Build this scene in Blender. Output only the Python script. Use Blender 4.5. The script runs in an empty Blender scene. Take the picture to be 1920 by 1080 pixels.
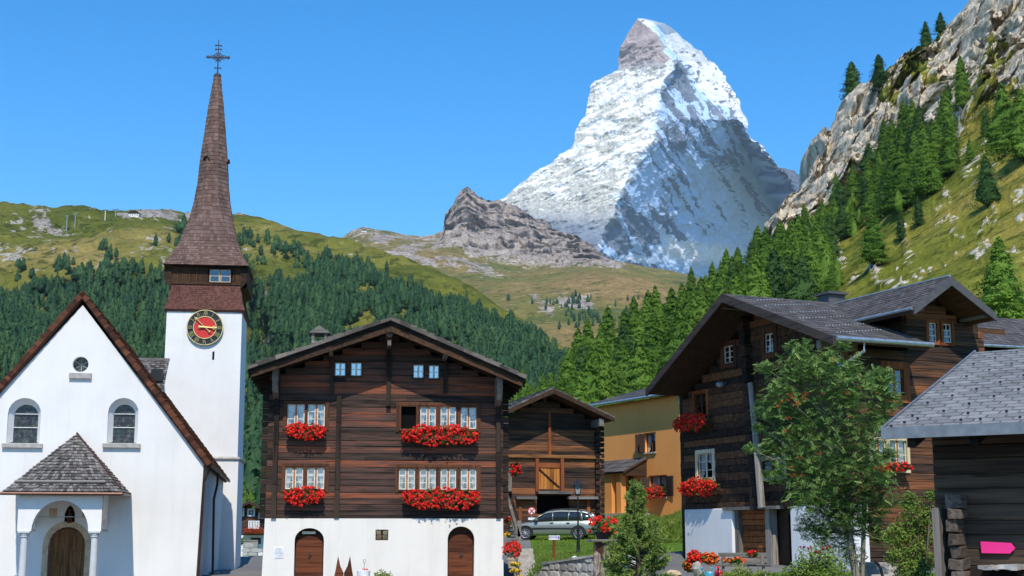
import bpy, math, random
import numpy as np
from mathutils import Vector, Matrix

random.seed(7)
SC = bpy.context.scene
COL = SC.collection
R = math.radians
# ------------------------------------------------------------------ camera
FPX = 2600.0
PITCH = math.atan(465.0 / FPX)
EYE = 1.7
cam_d = bpy.data.cameras.new("camera")
cam = bpy.data.objects.new("camera", cam_d)
COL.objects.link(cam)
cam_d.sensor_width = 36.0
cam_d.lens = 36.0 * FPX / 1920.0
cam_d.clip_start = 0.5
cam_d.clip_end = 60000
cam.location = (0, 0, EYE)
cam.rotation_euler = (R(90) + PITCH, 0, 0)
SC.camera = cam
# ------------------------------------------------------------------ sky, sun, exposure
SUN_AZ = 4.0      # degrees to the right of straight behind the camera
SUN_EL = 50.0
W = bpy.data.worlds.new("World")
SC.world = W
W.use_nodes = True
wn = W.node_tree
bg = wn.nodes["Background"]
sky = wn.nodes.new("ShaderNodeTexSky")
sky.sky_type = 'NISHITA'
sky.sun_disc = False
sky.sun_elevation = R(SUN_EL)
sky.sun_rotation = R(180 - SUN_AZ)
sky.altitude = 1600
sky.air_density = 1.0
sky.dust_density = 0.25
sky.ozone_density = 3.0
hs = wn.nodes.new("ShaderNodeHueSaturation")
hs.inputs["Saturation"].default_value = 1.38; hs.inputs["Value"].default_value = 1.38; hs.inputs["Hue"].default_value = .497
wn.links.new(sky.outputs[0], hs.inputs["Color"]); wn.links.new(hs.outputs[0], bg.inputs[0])
bg.inputs[1].default_value = 0.15
sun_d = bpy.data.lights.new("sun", 'SUN')
sun_d.energy = 4.3
sun_d.angle = R(0.5)
sun_d.color = (1.0, 0.93, 0.82)
sun = bpy.data.objects.new("sun", sun_d)
COL.objects.link(sun)
sv = Vector((math.sin(R(SUN_AZ)) * math.cos(R(SUN_EL)), -math.cos(R(SUN_AZ)) * math.cos(R(SUN_EL)), math.sin(R(SUN_EL))))
sun.rotation_euler = sv.to_track_quat('Z', 'Y').to_euler()
SC.view_settings.view_transform = 'Standard'
SC.view_settings.look = 'None'
SC.view_settings.exposure = 0.15
SC.view_settings.gamma = 1
SC.render.engine = 'CYCLES'
SC.cycles.max_bounces = 6
SC.cycles.transparent_max_bounces = 8

CP, SP = math.cos(PITCH), math.sin(PITCH)
def ray(u, v):
    x = (u - 960.0); y = (540.0 - v)
    k = FPX * CP - y * SP
    return x / k, (FPX * SP + y * CP) / k
def at(u, v, Y):
    a, b = ray(u, v)
    return Vector((a * Y, Y, EYE + b * Y))

class Frame:
    def __init__(s, u, Y, yaw, z=0.0):
        a, b = ray(u, 1005)
        s.o = Vector((a * Y, Y, z)); s.th = R(yaw)
        s.c, s.s = math.cos(s.th), math.sin(s.th)
    def loc(s, u, v, d=0.0):
        a, b = ray(u, v)
        t = (d - s.s * s.o.x + s.c * s.o.y) / (-s.s * a + s.c)
        X, Y = a * t, t
        return s.c * (X - s.o.x) + s.s * (Y - s.o.y), EYE + b * t - s.o.z
    def x(s, u, v=800, d=0.0): return s.loc(u, v, d)[0]
    def z(s, u, v, d=0.0): return s.loc(u, v, d)[1]
    def rect(s, u0, v0, u1, v1, d=0.0):
        um, vm = (u0 + u1) / 2, (v0 + v1) / 2
        return s.x(u0, vm, d), s.x(u1, vm, d), s.z(um, v1, d), s.z(um, v0, d)
    def world(s, lx, ly, lz):
        return Vector((s.o.x + s.c * lx - s.s * ly, s.o.y + s.s * lx + s.c * ly, s.o.z + lz))

# ------------------------------------------------------------------ object helpers
def tag(o, label=None, cat=None, group=None, kind=None):
    if label: o["label"] = label
    if cat: o["category"] = cat
    if group: o["group"] = group
    if kind: o["kind"] = kind
    return o
def thing(name, label, cat, loc=(0, 0, 0), rz=0.0, group=None):
    o = bpy.data.objects.new(name, None)
    COL.objects.link(o)
    o.location = loc; o.rotation_euler = (0, 0, rz)
    o.empty_display_size = 0.3
    return tag(o, label, cat, group)
def copy_tree(o, parent=None):
    c = o.copy(); COL.objects.link(c)
    if parent is not None: c.parent = parent
    for ch in list(o.children): copy_tree(ch, c)
    return c

class MB:
    def __init__(s):
        s.v = []; s.f = []; s.r = []; s.M = None
    def add(s, vs, fs, r=None):
        n = len(s.v)
        if r is None: r = random.random()
        if s.M is not None: vs = [s.M @ Vector(p) for p in vs]
        s.v.extend([tuple(p) for p in vs]); s.r.extend([r] * len(vs))
        s.f.extend([tuple(i + n for i in f) for f in fs])
        return s
    def box(s, x0, x1, y0, y1, z0, z1, r=None, jit=0.0):
        j = (lambda: random.uniform(-jit, jit)) if jit else (lambda: 0)
        vs = [(x0, y0, z0), (x1, y0, z0), (x1, y1, z0), (x0, y1, z0), (x0, y0, z1), (x1, y0, z1), (x1, y1, z1), (x0, y1, z1)]
        if jit: vs = [(a + j(), b + j(), c + j()) for a, b, c in vs]
        return s.add(vs, [(0, 3, 2, 1), (4, 5, 6, 7), (0, 1, 5, 4), (1, 2, 6, 5), (2, 3, 7, 6), (3, 0, 4, 7)], r)
    def log(s, x0, x1, y0, y1, z0, z1, r=None, b=0.02):
        # long box with chamfered front arrises (a hewn log)
        h = z1 - z0; b = min(b, h * .3)
        b = b * .6
        pr = [(y0 + b, z0), (y1, z0), (y1, z1), (y0 + b, z1), (y0, z1 - b), (y0, z0 + b)]
        vs = [(x0, y, z) for y, z in pr] + [(x1, y, z) for y, z in pr]
        n = 6
        fs = [tuple(range(n - 1, -1, -1))[::-1], tuple(range(n, 2 * n))[::-1]] + [((i + 1) % n, i, n + i, n + (i + 1) % n)[::-1] for i in range(n)]
        fs[0] = tuple(range(n)); 
        return s.add(vs, fs, r)
    def prism(s, poly, y0, y1, r=None):
        # polygon in x,z extruded along y
        n = len(poly)
        vs = [(x, y0, z) for x, z in poly] + [(x, y1, z) for x, z in poly]
        fs = [tuple(range(n)), tuple(range(2 * n - 1, n - 1, -1))] + [(i, n + i, n + (i + 1) % n, (i + 1) % n) for i in range(n)]
        return s.add(vs, fs, r)
    def prismx(s, poly, x0, x1, r=None):
        n = len(poly)
        vs = [(x0, y, z) for y, z in poly] + [(x1, y, z) for y, z in poly]
        fs = [tuple(range(n - 1, -1, -1)), tuple(range(n, 2 * n))] + [((i + 1) % n, n + (i + 1) % n, n + i, i) for i in range(n)]
        return s.add(vs, fs, r)
    def prismz(s, poly, z0, z1, r=None):
        n = len(poly)
        vs = [(x, y, z0) for x, y in poly] + [(x, y, z1) for x, y in poly]
        fs = [tuple(range(n - 1, -1, -1)), tuple(range(n, 2 * n))] + [(i, (i + 1) % n, n + (i + 1) % n, n + i) for i in range(n)]
        return s.add(vs, fs, r)
    def tube(s, pts, rad, n=8, r=None, cap=True):
        pts = [Vector(p) for p in pts]
        if not isinstance(rad, (list, tuple)): rad = [rad] * len(pts)
        vs = []; fs = []
        for i, p in enumerate(pts):
            d = (pts[min(i + 1, len(pts) - 1)] - pts[max(i - 1, 0)])
            if d.length < 1e-9: d = Vector((0, 0, 1))
            d.normalize()
            ref = Vector((0, 0, 1)) if abs(d.z) < .9 else Vector((1, 0, 0))
            a = d.cross(ref).normalized(); b = d.cross(a)
            for k in range(n):
                t = 2 * math.pi * k / n
                vs.append(p + (a * math.cos(t) + b * math.sin(t)) * rad[i])
        for i in range(len(pts) - 1):
            for k in range(n):
                k2 = (k + 1) % n
                fs.append((i * n + k, (i + 1) * n + k, (i + 1) * n + k2, i * n + k2))
        if cap:
            fs.append(tuple(range(n))); fs.append(tuple((len(pts) - 1) * n + k for k in range(n - 1, -1, -1)))
        return s.add(vs, fs, r)
    def lathe(s, prof, cx=0, cy=0, n=16, r=None):
        return s.tube([(cx, cy, z) for _, z in prof], [q for q, _ in prof], n, r)
    def rings(s, rings, closed=True, cap=True, r=None):
        n = len(rings[0]); vs = [p for g in rings for p in g]; fs = []
        for i in range(len(rings) - 1):
            for k in range(n if closed else n - 1):
                k2 = (k + 1) % n
                fs.append((i * n + k, i * n + k2, (i + 1) * n + k2, (i + 1) * n + k))
        if cap:
            fs.append(tuple(range(n - 1, -1, -1))); fs.append(tuple((len(rings) - 1) * n + k for k in range(n)))
        return s.add(vs, fs, r)
    def shingles(s, A, B, C, D, rows, cols, t=0.02, jit=0.15, over=1.25, stagger=True, point=0.0):
        A, B, C, D = map(Vector, (A, B, C, D))
        nrm = (B - A).cross(D - A)
        if nrm.length < 1e-9: nrm = (B - A).cross(C - A)
        nrm.normalize()
        def P(x, y):
            return (A.lerp(B, x)).lerp(D.lerp(C, x), y)
        for j in range(rows):
            y0 = j / rows; y1 = min((j + over) / rows, 1.0)
            wrow = (P(1, y0) - P(0, y0)).length; w0 = (B - A).length
            nc = max(1, int(round(cols * wrow / max(w0, 1e-6))))
            off = (0.5 if (stagger and j % 2) else 0.0)
            xs = [max(0.0, min(1.0, (i - off + random.uniform(-jit, jit) * .5) / nc)) for i in range(nc + 2)]
            xs[0] = 0.0; xs[-1] = 1.0
            for i in range(len(xs) - 1):
                xa, xb = xs[i], xs[i + 1]
                if xb - xa < 0.15 / nc: continue
                yj = y0 + random.uniform(-jit, jit) * .5 / rows * (j > 0)
                g = min(0.012 / max(wrow, .1), (xb - xa) * .05)
                a, b, c, d = P(xa + g, yj), P(xb - g, yj), P(xb - g, y1), P(xa + g, y1)
                tt = t * random.uniform(.8, 1.3)
                if point > 0:
                    m = P((xa + xb) / 2, yj - point / rows)
                    vs = [a, m, b, c, d] + [a + nrm * tt * 2, m + nrm * tt * 2, b + nrm * tt * 2, c + nrm * tt * .6, d + nrm * tt * .6]
                    fs = [(5, 6, 7, 8, 9), (0, 1, 6, 5), (1, 2, 7, 6), (2, 3, 8, 7), (4, 0, 5, 9)]
                else:
                    vs = [a, b, c, d, a + nrm * tt * 2, b + nrm * tt * 2, c + nrm * tt * .6, d + nrm * tt * .6]
                    fs = [(4, 5, 6, 7), (0, 1, 5, 4), (1, 2, 6, 5), (3, 0, 4, 7)]
                s.add(vs, fs)
        return s
    def blob(s, c, rx, ry, rz, n=8, m=5, jit=0.1, r=None):
        rings = []
        for i in range(m + 1):
            ph = math.pi * (i / m - .5) * .98
            ring = []
            for k in range(n):
                t = 2 * math.pi * k / n
                q = 1 + random.uniform(-jit, jit)
                ring.append((c[0] + rx * math.cos(ph) * math.cos(t) * q, c[1] + ry * math.cos(ph) * math.sin(t) * q, c[2] + rz * math.sin(ph) * q))
            rings.append(ring)
        return s.rings(rings, r=r)
    def build(s, name, m, parent=None, smooth=False, bevel=0.0, loc=None):
        me = bpy.data.meshes.new(name)
        me.from_pydata(s.v, [], s.f)
        at_ = me.attributes.new("rnd", 'FLOAT', 'POINT')
        at_.data.foreach_set("value", np.array(s.r, dtype=np.float32))
        me.materials.append(m)
        if smooth: me.polygons.foreach_set("use_smooth", [True] * len(me.polygons))
        o = bpy.data.objects.new(name, me)
        COL.objects.link(o)
        if parent is not None: o.parent = parent
        if loc is not None: o.location = loc
        if bevel > 0:
            b = o.modifiers.new("bevel", 'BEVEL'); b.width = bevel; b.segments = 2; b.limit_method = 'ANGLE'
        return o

# ------------------------------------------------------------------ materials
class NT:
    def __init__(s, name):
        s.m = bpy.data.materials.new(name); s.m.use_nodes = True
        s.t = s.m.node_tree; s.n = s.t.nodes; s.b = s.n["Principled BSDF"]
        s.out = s.n["Material Output"]
    def new(s, ty, **kw):
        n = s.n.new(ty)
        for k, v in kw.items(): setattr(n, k, v)
        return n
    def link(s, a, b): s.t.links.new(a, b)
    def coord(s, scale=(1, 1, 1), rot=(0, 0, 0)):
        tc = s.new("ShaderNodeTexCoord"); mp = s.new("ShaderNodeMapping")
        mp.inputs["Scale"].default_value = scale; mp.inputs["Rotation"].default_value = rot
        s.link(tc.outputs["Object"], mp.inputs[0]); return mp.outputs[0]
    def noise(s, co, scale=1, detail=5, rough=.55, dist=0):
        n = s.new("ShaderNodeTexNoise"); s.link(co, n.inputs["Vector"])
        n.inputs["Scale"].default_value = scale; n.inputs["Detail"].default_value = detail
        n.inputs["Roughness"].default_value = rough; n.inputs["Distortion"].default_value = dist
        return n.outputs["Fac"]
    def ramp(s, fac, stops):
        n = s.new("ShaderNodeValToRGB"); s.link(fac, n.inputs[0])
        e = n.color_ramp.elements
        while len(e) < len(stops): e.new(.5)
        for k, (p, c) in enumerate(stops):
            e[k].position = p; e[k].color = (*c, 1) if len(c) == 3 else c
        return n.outputs[0]
    def g(s, fac, a, b): return s.ramp(fac, [(a, (0, 0, 0)), (b, (1, 1, 1))])
    def attr(s, name="rnd"):
        n = s.new("ShaderNodeAttribute"); n.attribute_name = name; return n
    def mix(s, fac, a, b, mode='MIX'):
        n = s.new("ShaderNodeMix"); n.data_type = 'RGBA'; n.blend_type = mode
        for sock, v in ((n.inputs[0], fac), (n.inputs[6], a), (n.inputs[7], b)):
            if isinstance(v, (int, float)): sock.default_value = v
            elif isinstance(v, tuple): sock.default_value = (*v, 1)
            else: s.link(v, sock)
        return n.outputs[2]
    def math(s, op, a, b=0.0):
        n = s.new("ShaderNodeMath"); n.operation = op
        for sock, v in ((n.inputs[0], a), (n.inputs[1], b)):
            if isinstance(v, (int, float)): sock.default_value = v
            else: s.link(v, sock)
        return n.outputs[0]
    def bump(s, h, strength=.3, dist=.02):
        n = s.new("ShaderNodeBump"); n.inputs["Strength"].default_value = strength; n.inputs["Distance"].default_value = dist
        s.link(h, n.inputs["Height"]); s.link(n.outputs[0], s.b.inputs["Normal"])
    def fin(s, col, rough=.8, spec=.3, metal=0.0):
        if isinstance(col, tuple): s.b.inputs["Base Color"].default_value = (*col, 1)
        else: s.link(col, s.b.inputs["Base Color"])
        if isinstance(rough, float): s.b.inputs["Roughness"].default_value = rough
        else: s.link(rough, s.b.inputs["Roughness"])
        s.b.inputs["Specular IOR Level"].default_value = spec
        s.b.inputs["Metallic"].default_value = metal
        return s.m

def m_plain(name, col, rough=.6, spec=.4, metal=0.0, var=.12, nscale=6, bump=.0):
    t = NT(name); co = t.coord()
    nz = t.noise(co, nscale, 6)
    dark = tuple(c * (1 - var * 2.2) for c in col); lite = tuple(min(1, c * (1 + var)) for c in col)
    c = t.ramp(nz, [(.3, dark), (.65, lite)])
    if bump: t.bump(nz, bump, .01)
    return t.fin(c, float(rough), spec, metal)

def m_wood(name, cols, axis=0, scale=1.0, course=None, bump=.5):
    # weathered timber: long grain streaks along an axis, colour differs from log to log through 'rnd'
    t = NT(name)
    st = [13, 13, 13]; st[axis] = .55
    g = t.noise(t.coord(tuple(v * scale for v in st)), 1.0, 7, .65, .4)
    st2 = [5.5, 5.5, 5.5]; st2[axis] = .30
    blot = t.noise(t.coord(tuple(v * scale for v in st2)), 1.0, 4, .6, .3)
    rn = t.attr().outputs["Fac"]
    f = t.math('ADD', t.math('MULTIPLY', rn, .42), t.math('MULTIPLY', blot, .72))
    f = t.math('ADD', f, t.math('MULTIPLY', t.math('SUBTRACT', g, .5), 1.05))
    n = len(cols)
    c = t.ramp(f, [(.22 + .62 * i / (n - 1), cols[i]) for i in range(n)])
    cr = t.noise(t.coord(tuple(v * scale * 1.7 for v in st)), 1.0, 3, .5)
    crack = t.ramp(cr, [(.34, (.3, .3, .3)), (.41, (1, 1, 1))])
    c = t.mix(.85, c, crack, 'MULTIPLY')
    t.bump(t.math('ADD', g, t.math('MULTIPLY', crack, .5)), bump, .02)
    return t.fin(c, .85, .2)
# ------------------------------------------------------------------ noise in numpy
def _hash(ix, iy, iz, seed):
    h = (ix.astype(np.int64) * 374761393 + iy.astype(np.int64) * 668265263 + iz.astype(np.int64) * 2147483647 % 1000003 * 97 + seed * 1013904223) & 0xFFFFFFFF
    h = (h ^ (h >> 13)) * 1274126177 & 0xFFFFFFFF
    h = h ^ (h >> 16)
    return (h & 0xFFFF) / 65535.0
def vnoise(x, y, z, seed=0):
    ix, iy, iz = np.floor(x), np.floor(y), np.floor(z)
    fx, fy, fz = x - ix, y - iy, z - iz
    fx = fx * fx * fx * (fx * (fx * 6 - 15) + 10); fy = fy * fy * fy * (fy * (fy * 6 - 15) + 10); fz = fz * fz * (3 - 2 * fz)
    o = 0
    for a in (0, 1):
        for b in (0, 1):
            for c in (0, 1):
                w = (fx if a else 1 - fx) * (fy if b else 1 - fy) * (fz if c else 1 - fz)
                o = o + w * _hash(ix + a, iy + b, iz + c, seed)
    return o
def fbm(x, y, z, oct=5, seed=0, ridged=False, gain=.5):
    s = 0; a = 1; n = 0
    for i in range(oct):
        v = vnoise(x * 2 ** i + 17.3 * i, y * 2 ** i - 9.1 * i, z * 2 ** i + 5.7 * i, seed + i)
        if ridged: v = 1 - np.abs(v * 2 - 1)
        s = s + a * v; n += a; a *= gain
    return s / n
def curve(pts, us):
    p = sorted(pts); xs = np.array([q[0] for q in p], float)
    return [np.interp(us, xs, np.array([q[k] for q in p], float)) for k in range(1, len(p[0]))]
def at_np(u, v, Y):
    x = u - 960.0; y = 540.0 - v
    k = FPX * CP - y * SP
    return np.stack([x / k * Y, Y, EYE + (FPX * SP + y * CP) / k * Y], -1)
def sstep(a, b, x):
    t = np.clip((x - a) / (b - a), 0, 1); return t * t * (3 - 2 * t)

class Terrain:
    """height sheet lofted through measured contour lines (u, v, distance), in real metres"""
    def __init__(s, rows, u0, u1, nu, nv, smooth=True):
        us = np.linspace(u0, u1, nu)
        V = []; Y = []
        for r in rows:
            v, y = curve(r, us); V.append(v); Y.append(y)
        V = np.array(V); Y = np.array(Y); nr = len(rows)
        t = np.linspace(0, nr - 1, nv); i = np.minimum(t.astype(int), nr - 2); f = (t - i)[:, None]
        def interp(A):
            if not smooth: return A[i] * (1 - f) + A[i + 1] * f
            p0 = A[np.maximum(i - 1, 0)]; p1 = A[i]; p2 = A[i + 1]; p3 = A[np.minimum(i + 2, nr - 1)]
            m1 = (p2 - p0) * .5 * .6; m2 = (p3 - p1) * .5 * .6
            f2, f3 = f * f, f * f * f
            return (2 * f3 - 3 * f2 + 1) * p1 + (f3 - 2 * f2 + f) * m1 + (-2 * f3 + 3 * f2) * p2 + (f3 - f2) * m2
        s.V = interp(V); s.Y = interp(Y); s.U = np.repeat(us[None], nv, 0); s.T = np.repeat(t[:, None], nu, 1)
        s.nu, s.nv = nu, nv
        s.P = at_np(s.U, s.V, s.Y)
    def mesh(s, name, m, masks=None, label=None, closed=False):
        nv, nu = s.nv, s.nu
        idx = np.arange(nv * nu).reshape(nv, nu)
        a, b, c, d = idx[:-1, :-1], idx[:-1, 1:], idx[1:, 1:], idx[1:, :-1]
        F = np.stack([a, b, c, d], -1).reshape(-1, 4)
        return grid_mesh(name, s.P.reshape(-1, 3), F, m, masks)
    def sample(s, fu, ft):
        x = fu * (s.nu - 1); y = ft * (s.nv - 1)
        i, j = int(min(x, s.nu - 2)), int(min(y, s.nv - 2)); a, b = x - i, y - j
        w = ((1 - a) * (1 - b), a * (1 - b), (1 - a) * b, a * b)
        q = ((j, i), (j, i + 1), (j + 1, i), (j + 1, i + 1))
        return (sum(w[k] * s.P[q[k]] for k in range(4)), sum(w[k] * s.U[q[k]] for k in range(4)), sum(w[k] * s.V[q[k]] for k in range(4)))

def grid_mesh(name, P, F, m, masks=None, smooth=True):
    me = bpy.data.meshes.new(name)
    me.vertices.add(len(P)); me.vertices.foreach_set("co", P.astype(np.float32).ravel())
    me.loops.add(F.size); me.loops.foreach_set("vertex_index", F.astype(np.int32).ravel())
    me.polygons.add(len(F)); k = F.shape[1]
    me.polygons.foreach_set("loop_start", np.arange(0, F.size, k, dtype=np.int32))
    me.polygons.foreach_set("loop_total", np.full(len(F), k, dtype=np.int32))
    me.update(calc_edges=True); me.validate()
    if smooth: me.polygons.foreach_set("use_smooth", np.ones(len(me.polygons), dtype=bool))
    if masks is not None:
        for key, arr in masks.items():
            at_ = me.attributes.new(key, 'FLOAT', 'POINT'); at_.data.foreach_set("value", arr.astype(np.float32).ravel())
    me.materials.append(m)
    o = bpy.data.objects.new(name, me); COL.objects.link(o)
    return o

# ------------------------------------------------------------------ terrain materials
def m_hill(name, g1, g2, g3, r1, r2, scale, bump=.6, bdist=1.0):
    t = NT(name)
    co = t.coord()
    n1 = t.noise(co, 1.0 / scale, 6, .6); n2 = t.noise(co, 6.0 / scale, 6, .62); n3 = t.noise(co, 30.0 / scale, 5, .65)
    grass = t.ramp(n1, [(.32, g1), (.5, g2), (.66, g3)])
    grass = t.mix(.75, grass, t.ramp(n2, [(.3, (.55, .6, .55)), (.62, (1.12, 1.08, 1.0))]), 'MULTIPLY')
    grass = t.mix(.5, grass, t.ramp(n3, [(.35, (.55, .6, .5)), (.6, (1.1, 1.1, 1.05))]), 'MULTIPLY')
    nb = t.noise(co, 14.0 / scale, 5, .7)
    grass = t.mix(t.math('MULTIPLY', t.g(nb, .54, .60), .75), grass, tuple(x * .5 for x in g1))
    rock = t.ramp(n2, [(.3, r1), (.62, r2)])
    rock = t.mix(.8, rock, t.ramp(n3, [(.36, (.42, .42, .45)), (.56, (1.15, 1.13, 1.1))]), 'MULTIPLY')
    rock = t.mix(t.math('MULTIPLY', t.attr("pale").outputs["Fac"], 1.0), rock, (1.28, 1.24, 1.16), 'MULTIPLY')
    rk = t.attr("rock").outputs["Fac"]
    f = t.math('ADD', rk, t.math('MULTIPLY', t.math('SUBTRACT', n3, .5), 1.5))
    f = t.math('ADD', f, t.math('MULTIPLY', t.math('SUBTRACT', n2, .5), 1.6))
    f = t.g(f, .46, .58)
    c = t.mix(f, grass, rock)
    n4 = t.noise(co, 90.0 / scale, 4, .7)
    c = t.mix(.45, c, t.ramp(n4, [(.36, (.5, .52, .5)), (.6, (1.2, 1.2, 1.2))]), 'MULTIPLY')
    t.bump(t.math('ADD', n2, t.math('ADD', t.math('MULTIPLY', n3, .5), t.math('MULTIPLY', n4, .2))), bump, bdist)
    return t.fin(c, .95, .05)

# ---- Matterhorn -----------------------------------------------------
def build_peak():
    L = [(35, 1196), (40, 1192), (66, 1176), (98, 1161), (130, 1160), (137, 1150), (141, 1139), (158, 1108), (164, 1106), (212, 1099), (247, 1081), (276, 1073), (313, 1021), (353, 969), (376, 935), (430, 850), (490, 740), (600, 560)]
    Mi = [(35, 1204), (48, 1222), (63, 1234), (90, 1241), (118, 1262), (130, 1262), (155, 1241), (230, 1226), (264, 1223), (304, 1195), (356, 1166), (402, 1148), (430, 1132), (470, 1120), (600, 1080)]
    S2 = [(35, 1206), (48, 1228), (63, 1240), (90, 1252), (118, 1274), (150, 1296), (190, 1332), (221, 1372), (247, 1386), (300, 1425), (360, 1480), (600, 1600)]
    Rr = [(35, 1210), (44, 1244), (52, 1257), (92, 1300), (126, 1341), (166, 1364), (221, 1389), (250, 1392), (281, 1430), (321, 1464), (373, 1500), (450, 1560), (600, 1700)]
    nv = 430; n1, n2, n3, nb = 240, 230, 90, 24
    v = 35 + (600 - 35) * np.linspace(0, 1, nv) ** 1.08
    def c(T): return np.interp(v, [q[0] for q in T], [q[1] for q in T])
    uL, uM, uS, uR = c(L), c(Mi), c(S2), c(Rr)
    mp = 9300 / FPX
    Ym = 9600 - (v - 35) * 1.9
    U = []; Y = []
    dl = (uM - uL)[:, None] * mp; d2 = (uS - uM)[:, None] * mp; d3 = (uR - uS)[:, None] * mp
    a = np.linspace(0, 1, n1, endpoint=False)[None]
    U.append(uL[:, None] + (uM - uL)[:, None] * a)
    Y.append(Ym[:, None] + dl * (.5 * (1 - a)) - 30 * np.sin(a * math.pi) * np.minimum(dl / 700, 1))
    a = np.linspace(0, 1, n2, endpoint=False)[None]
    YS = np.interp(v, [35, 62, 118, 190, 225, 300, 360, 600], [9650, 9760, 9850, 9870, 9850, 10500, 11300, 13500])[:, None]
    def YSf(q): return np.interp(q, [35, 62, 118, 190, 225, 300, 360, 600], [9650, 9760, 9850, 9870, 9850, 10500, 11300, 13500])
    U.append(uM[:, None] + (uS - uM)[:, None] * a)
    Y.append(Ym[:, None] * (1 - a) + YS * a + .06 * d2 * np.sin(a * math.pi))
    a = np.linspace(0, 1, n3, endpoint=False)[None]
    U.append(uS[:, None] + (uR - uS)[:, None] * a)
    nz3 = fbm(v[:, None] / 16 + a * 0, a * 5 + v[:, None] * 0, a * 0 + v[:, None] * 0, 4, 99) - .5
    Y.append(YSf(v[:, None] + (-60 * a + 110 * nz3) * np.sin(a * 1.57) * sstep(120, 190, v[:, None])) + d3 * .25 * a)
    yr_ = Y[-1][:, -1:]
    a = np.linspace(0, 1, nb + 1)[None]
    U.append(uR[:, None] + (uL - uR)[:, None] * a)
    yr = yr_; yl = Ym[:, None] + dl * .5
    Y.append(yr * (1 - a) + yl * a + 1.0 * (uR - uL)[:, None] * mp * np.sin(a * math.pi))
    U = np.concatenate(U, 1); Y = np.concatenate(Y, 1); V = np.repeat(v[:, None], U.shape[1], 1)
    P = at_np(U, V, Y)
    x, y, z = P[..., 0] / 200, P[..., 1] / 200, P[..., 2] / 200
    amp = np.clip((V - 33) / 60, .12, 1)
    wl = sstep(6, -6, U - uM[:, None] + (fbm(V / 14, V * 0, V * 0 + 3, 3, 2) - .5) * 22)
    strata = fbm((U * .5 + V) / 22, (U - V * .5) / 70, x * .4, 6, 3, True, .62)
    gully = fbm((U - V * .45) / 26, (U * .45 + V) / 95, x * .3, 6, 9, True, .6)
    big = fbm(x, y, z, 7, 21, True, .6)
    P[..., 1] -= ((strata - .5) * 60 + (big - .5) * 110) * wl * amp + (gully - .5) * 20 * (1 - wl) * amp
    P[..., 0] += ((gully - .5) * 62 + (big - .5) * 60) * (1 - wl) * amp
    P[..., 0] += (fbm(x * 2.5, y * 2.5, z * 2.5, 5, 33) - .5) * 40 * amp
    P[..., 2] += (fbm(x * 2.5, y * 2.5, z * 2.5, 5, 35) - .5) * 34 * amp
    # snow cover
    st2 = fbm((U * .42 + V) / 5.5, (U - V * .42) / 34, x * 0, 6, 51, False, .62)
    g2 = fbm((U - V * .62) / 11, (U * .62 + V) / 95, x * 0, 6, 61, False, .6)
    n = fbm(U / 30, V / 30, x * 0, 5, 71, False, .6); fine = fbm(U / 3.2, V / 2.4, x * 0, 3, 75)
    slab = fbm((U + V * .9) / 60, (U - V * .9) / 34, x * 0, 4, 77)
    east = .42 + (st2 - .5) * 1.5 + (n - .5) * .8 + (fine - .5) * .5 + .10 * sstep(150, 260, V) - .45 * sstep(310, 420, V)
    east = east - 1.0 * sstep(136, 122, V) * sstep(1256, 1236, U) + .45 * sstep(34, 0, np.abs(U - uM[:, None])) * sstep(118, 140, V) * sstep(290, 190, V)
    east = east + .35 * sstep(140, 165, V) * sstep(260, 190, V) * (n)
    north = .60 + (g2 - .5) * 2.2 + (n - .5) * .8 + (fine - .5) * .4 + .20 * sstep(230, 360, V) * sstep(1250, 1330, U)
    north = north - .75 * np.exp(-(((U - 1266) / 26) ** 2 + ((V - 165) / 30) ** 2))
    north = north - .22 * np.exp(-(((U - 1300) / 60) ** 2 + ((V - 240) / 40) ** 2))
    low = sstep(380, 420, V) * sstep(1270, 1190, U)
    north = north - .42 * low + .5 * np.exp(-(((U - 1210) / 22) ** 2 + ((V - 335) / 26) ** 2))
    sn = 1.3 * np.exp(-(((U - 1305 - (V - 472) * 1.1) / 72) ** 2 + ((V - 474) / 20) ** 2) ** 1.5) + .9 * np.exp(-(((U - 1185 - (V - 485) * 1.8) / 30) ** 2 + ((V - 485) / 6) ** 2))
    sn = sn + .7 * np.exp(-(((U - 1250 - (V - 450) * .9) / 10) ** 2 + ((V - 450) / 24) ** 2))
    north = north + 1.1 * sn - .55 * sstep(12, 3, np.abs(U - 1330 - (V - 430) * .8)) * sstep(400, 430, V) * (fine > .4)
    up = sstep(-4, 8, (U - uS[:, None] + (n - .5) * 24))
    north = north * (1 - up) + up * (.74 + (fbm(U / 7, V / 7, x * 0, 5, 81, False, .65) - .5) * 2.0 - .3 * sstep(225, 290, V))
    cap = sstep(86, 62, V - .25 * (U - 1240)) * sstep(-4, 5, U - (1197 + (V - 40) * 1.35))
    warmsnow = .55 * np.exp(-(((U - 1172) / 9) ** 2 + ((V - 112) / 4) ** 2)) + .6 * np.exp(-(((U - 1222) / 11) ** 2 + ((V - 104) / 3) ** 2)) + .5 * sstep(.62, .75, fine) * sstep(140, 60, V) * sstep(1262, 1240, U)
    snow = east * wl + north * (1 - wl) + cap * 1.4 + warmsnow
    snow = sstep(.38, .60, snow)
    warm = wl * sstep(146, 112, V)
    nv_, nu_ = U.shape
    idx = np.arange(nv_ * nu_).reshape(nv_, nu_)
    F = np.stack([idx[:-1, :-1], idx[1:, :-1], idx[1:, 1:], idx[:-1, 1:]], -1).reshape(-1, 4)
    t = NT("mountain_rock")
    co = t.coord()
    n1 = t.noise(co, 1 / 90, 9, .7); n2 = t.noise(co, 1 / 20, 7, .7)
    rock = t.ramp(n1, [(.32, (.12, .15, .20)), (.5, (.18, .215, .27)), (.66, (.25, .28, .33))])
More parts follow.
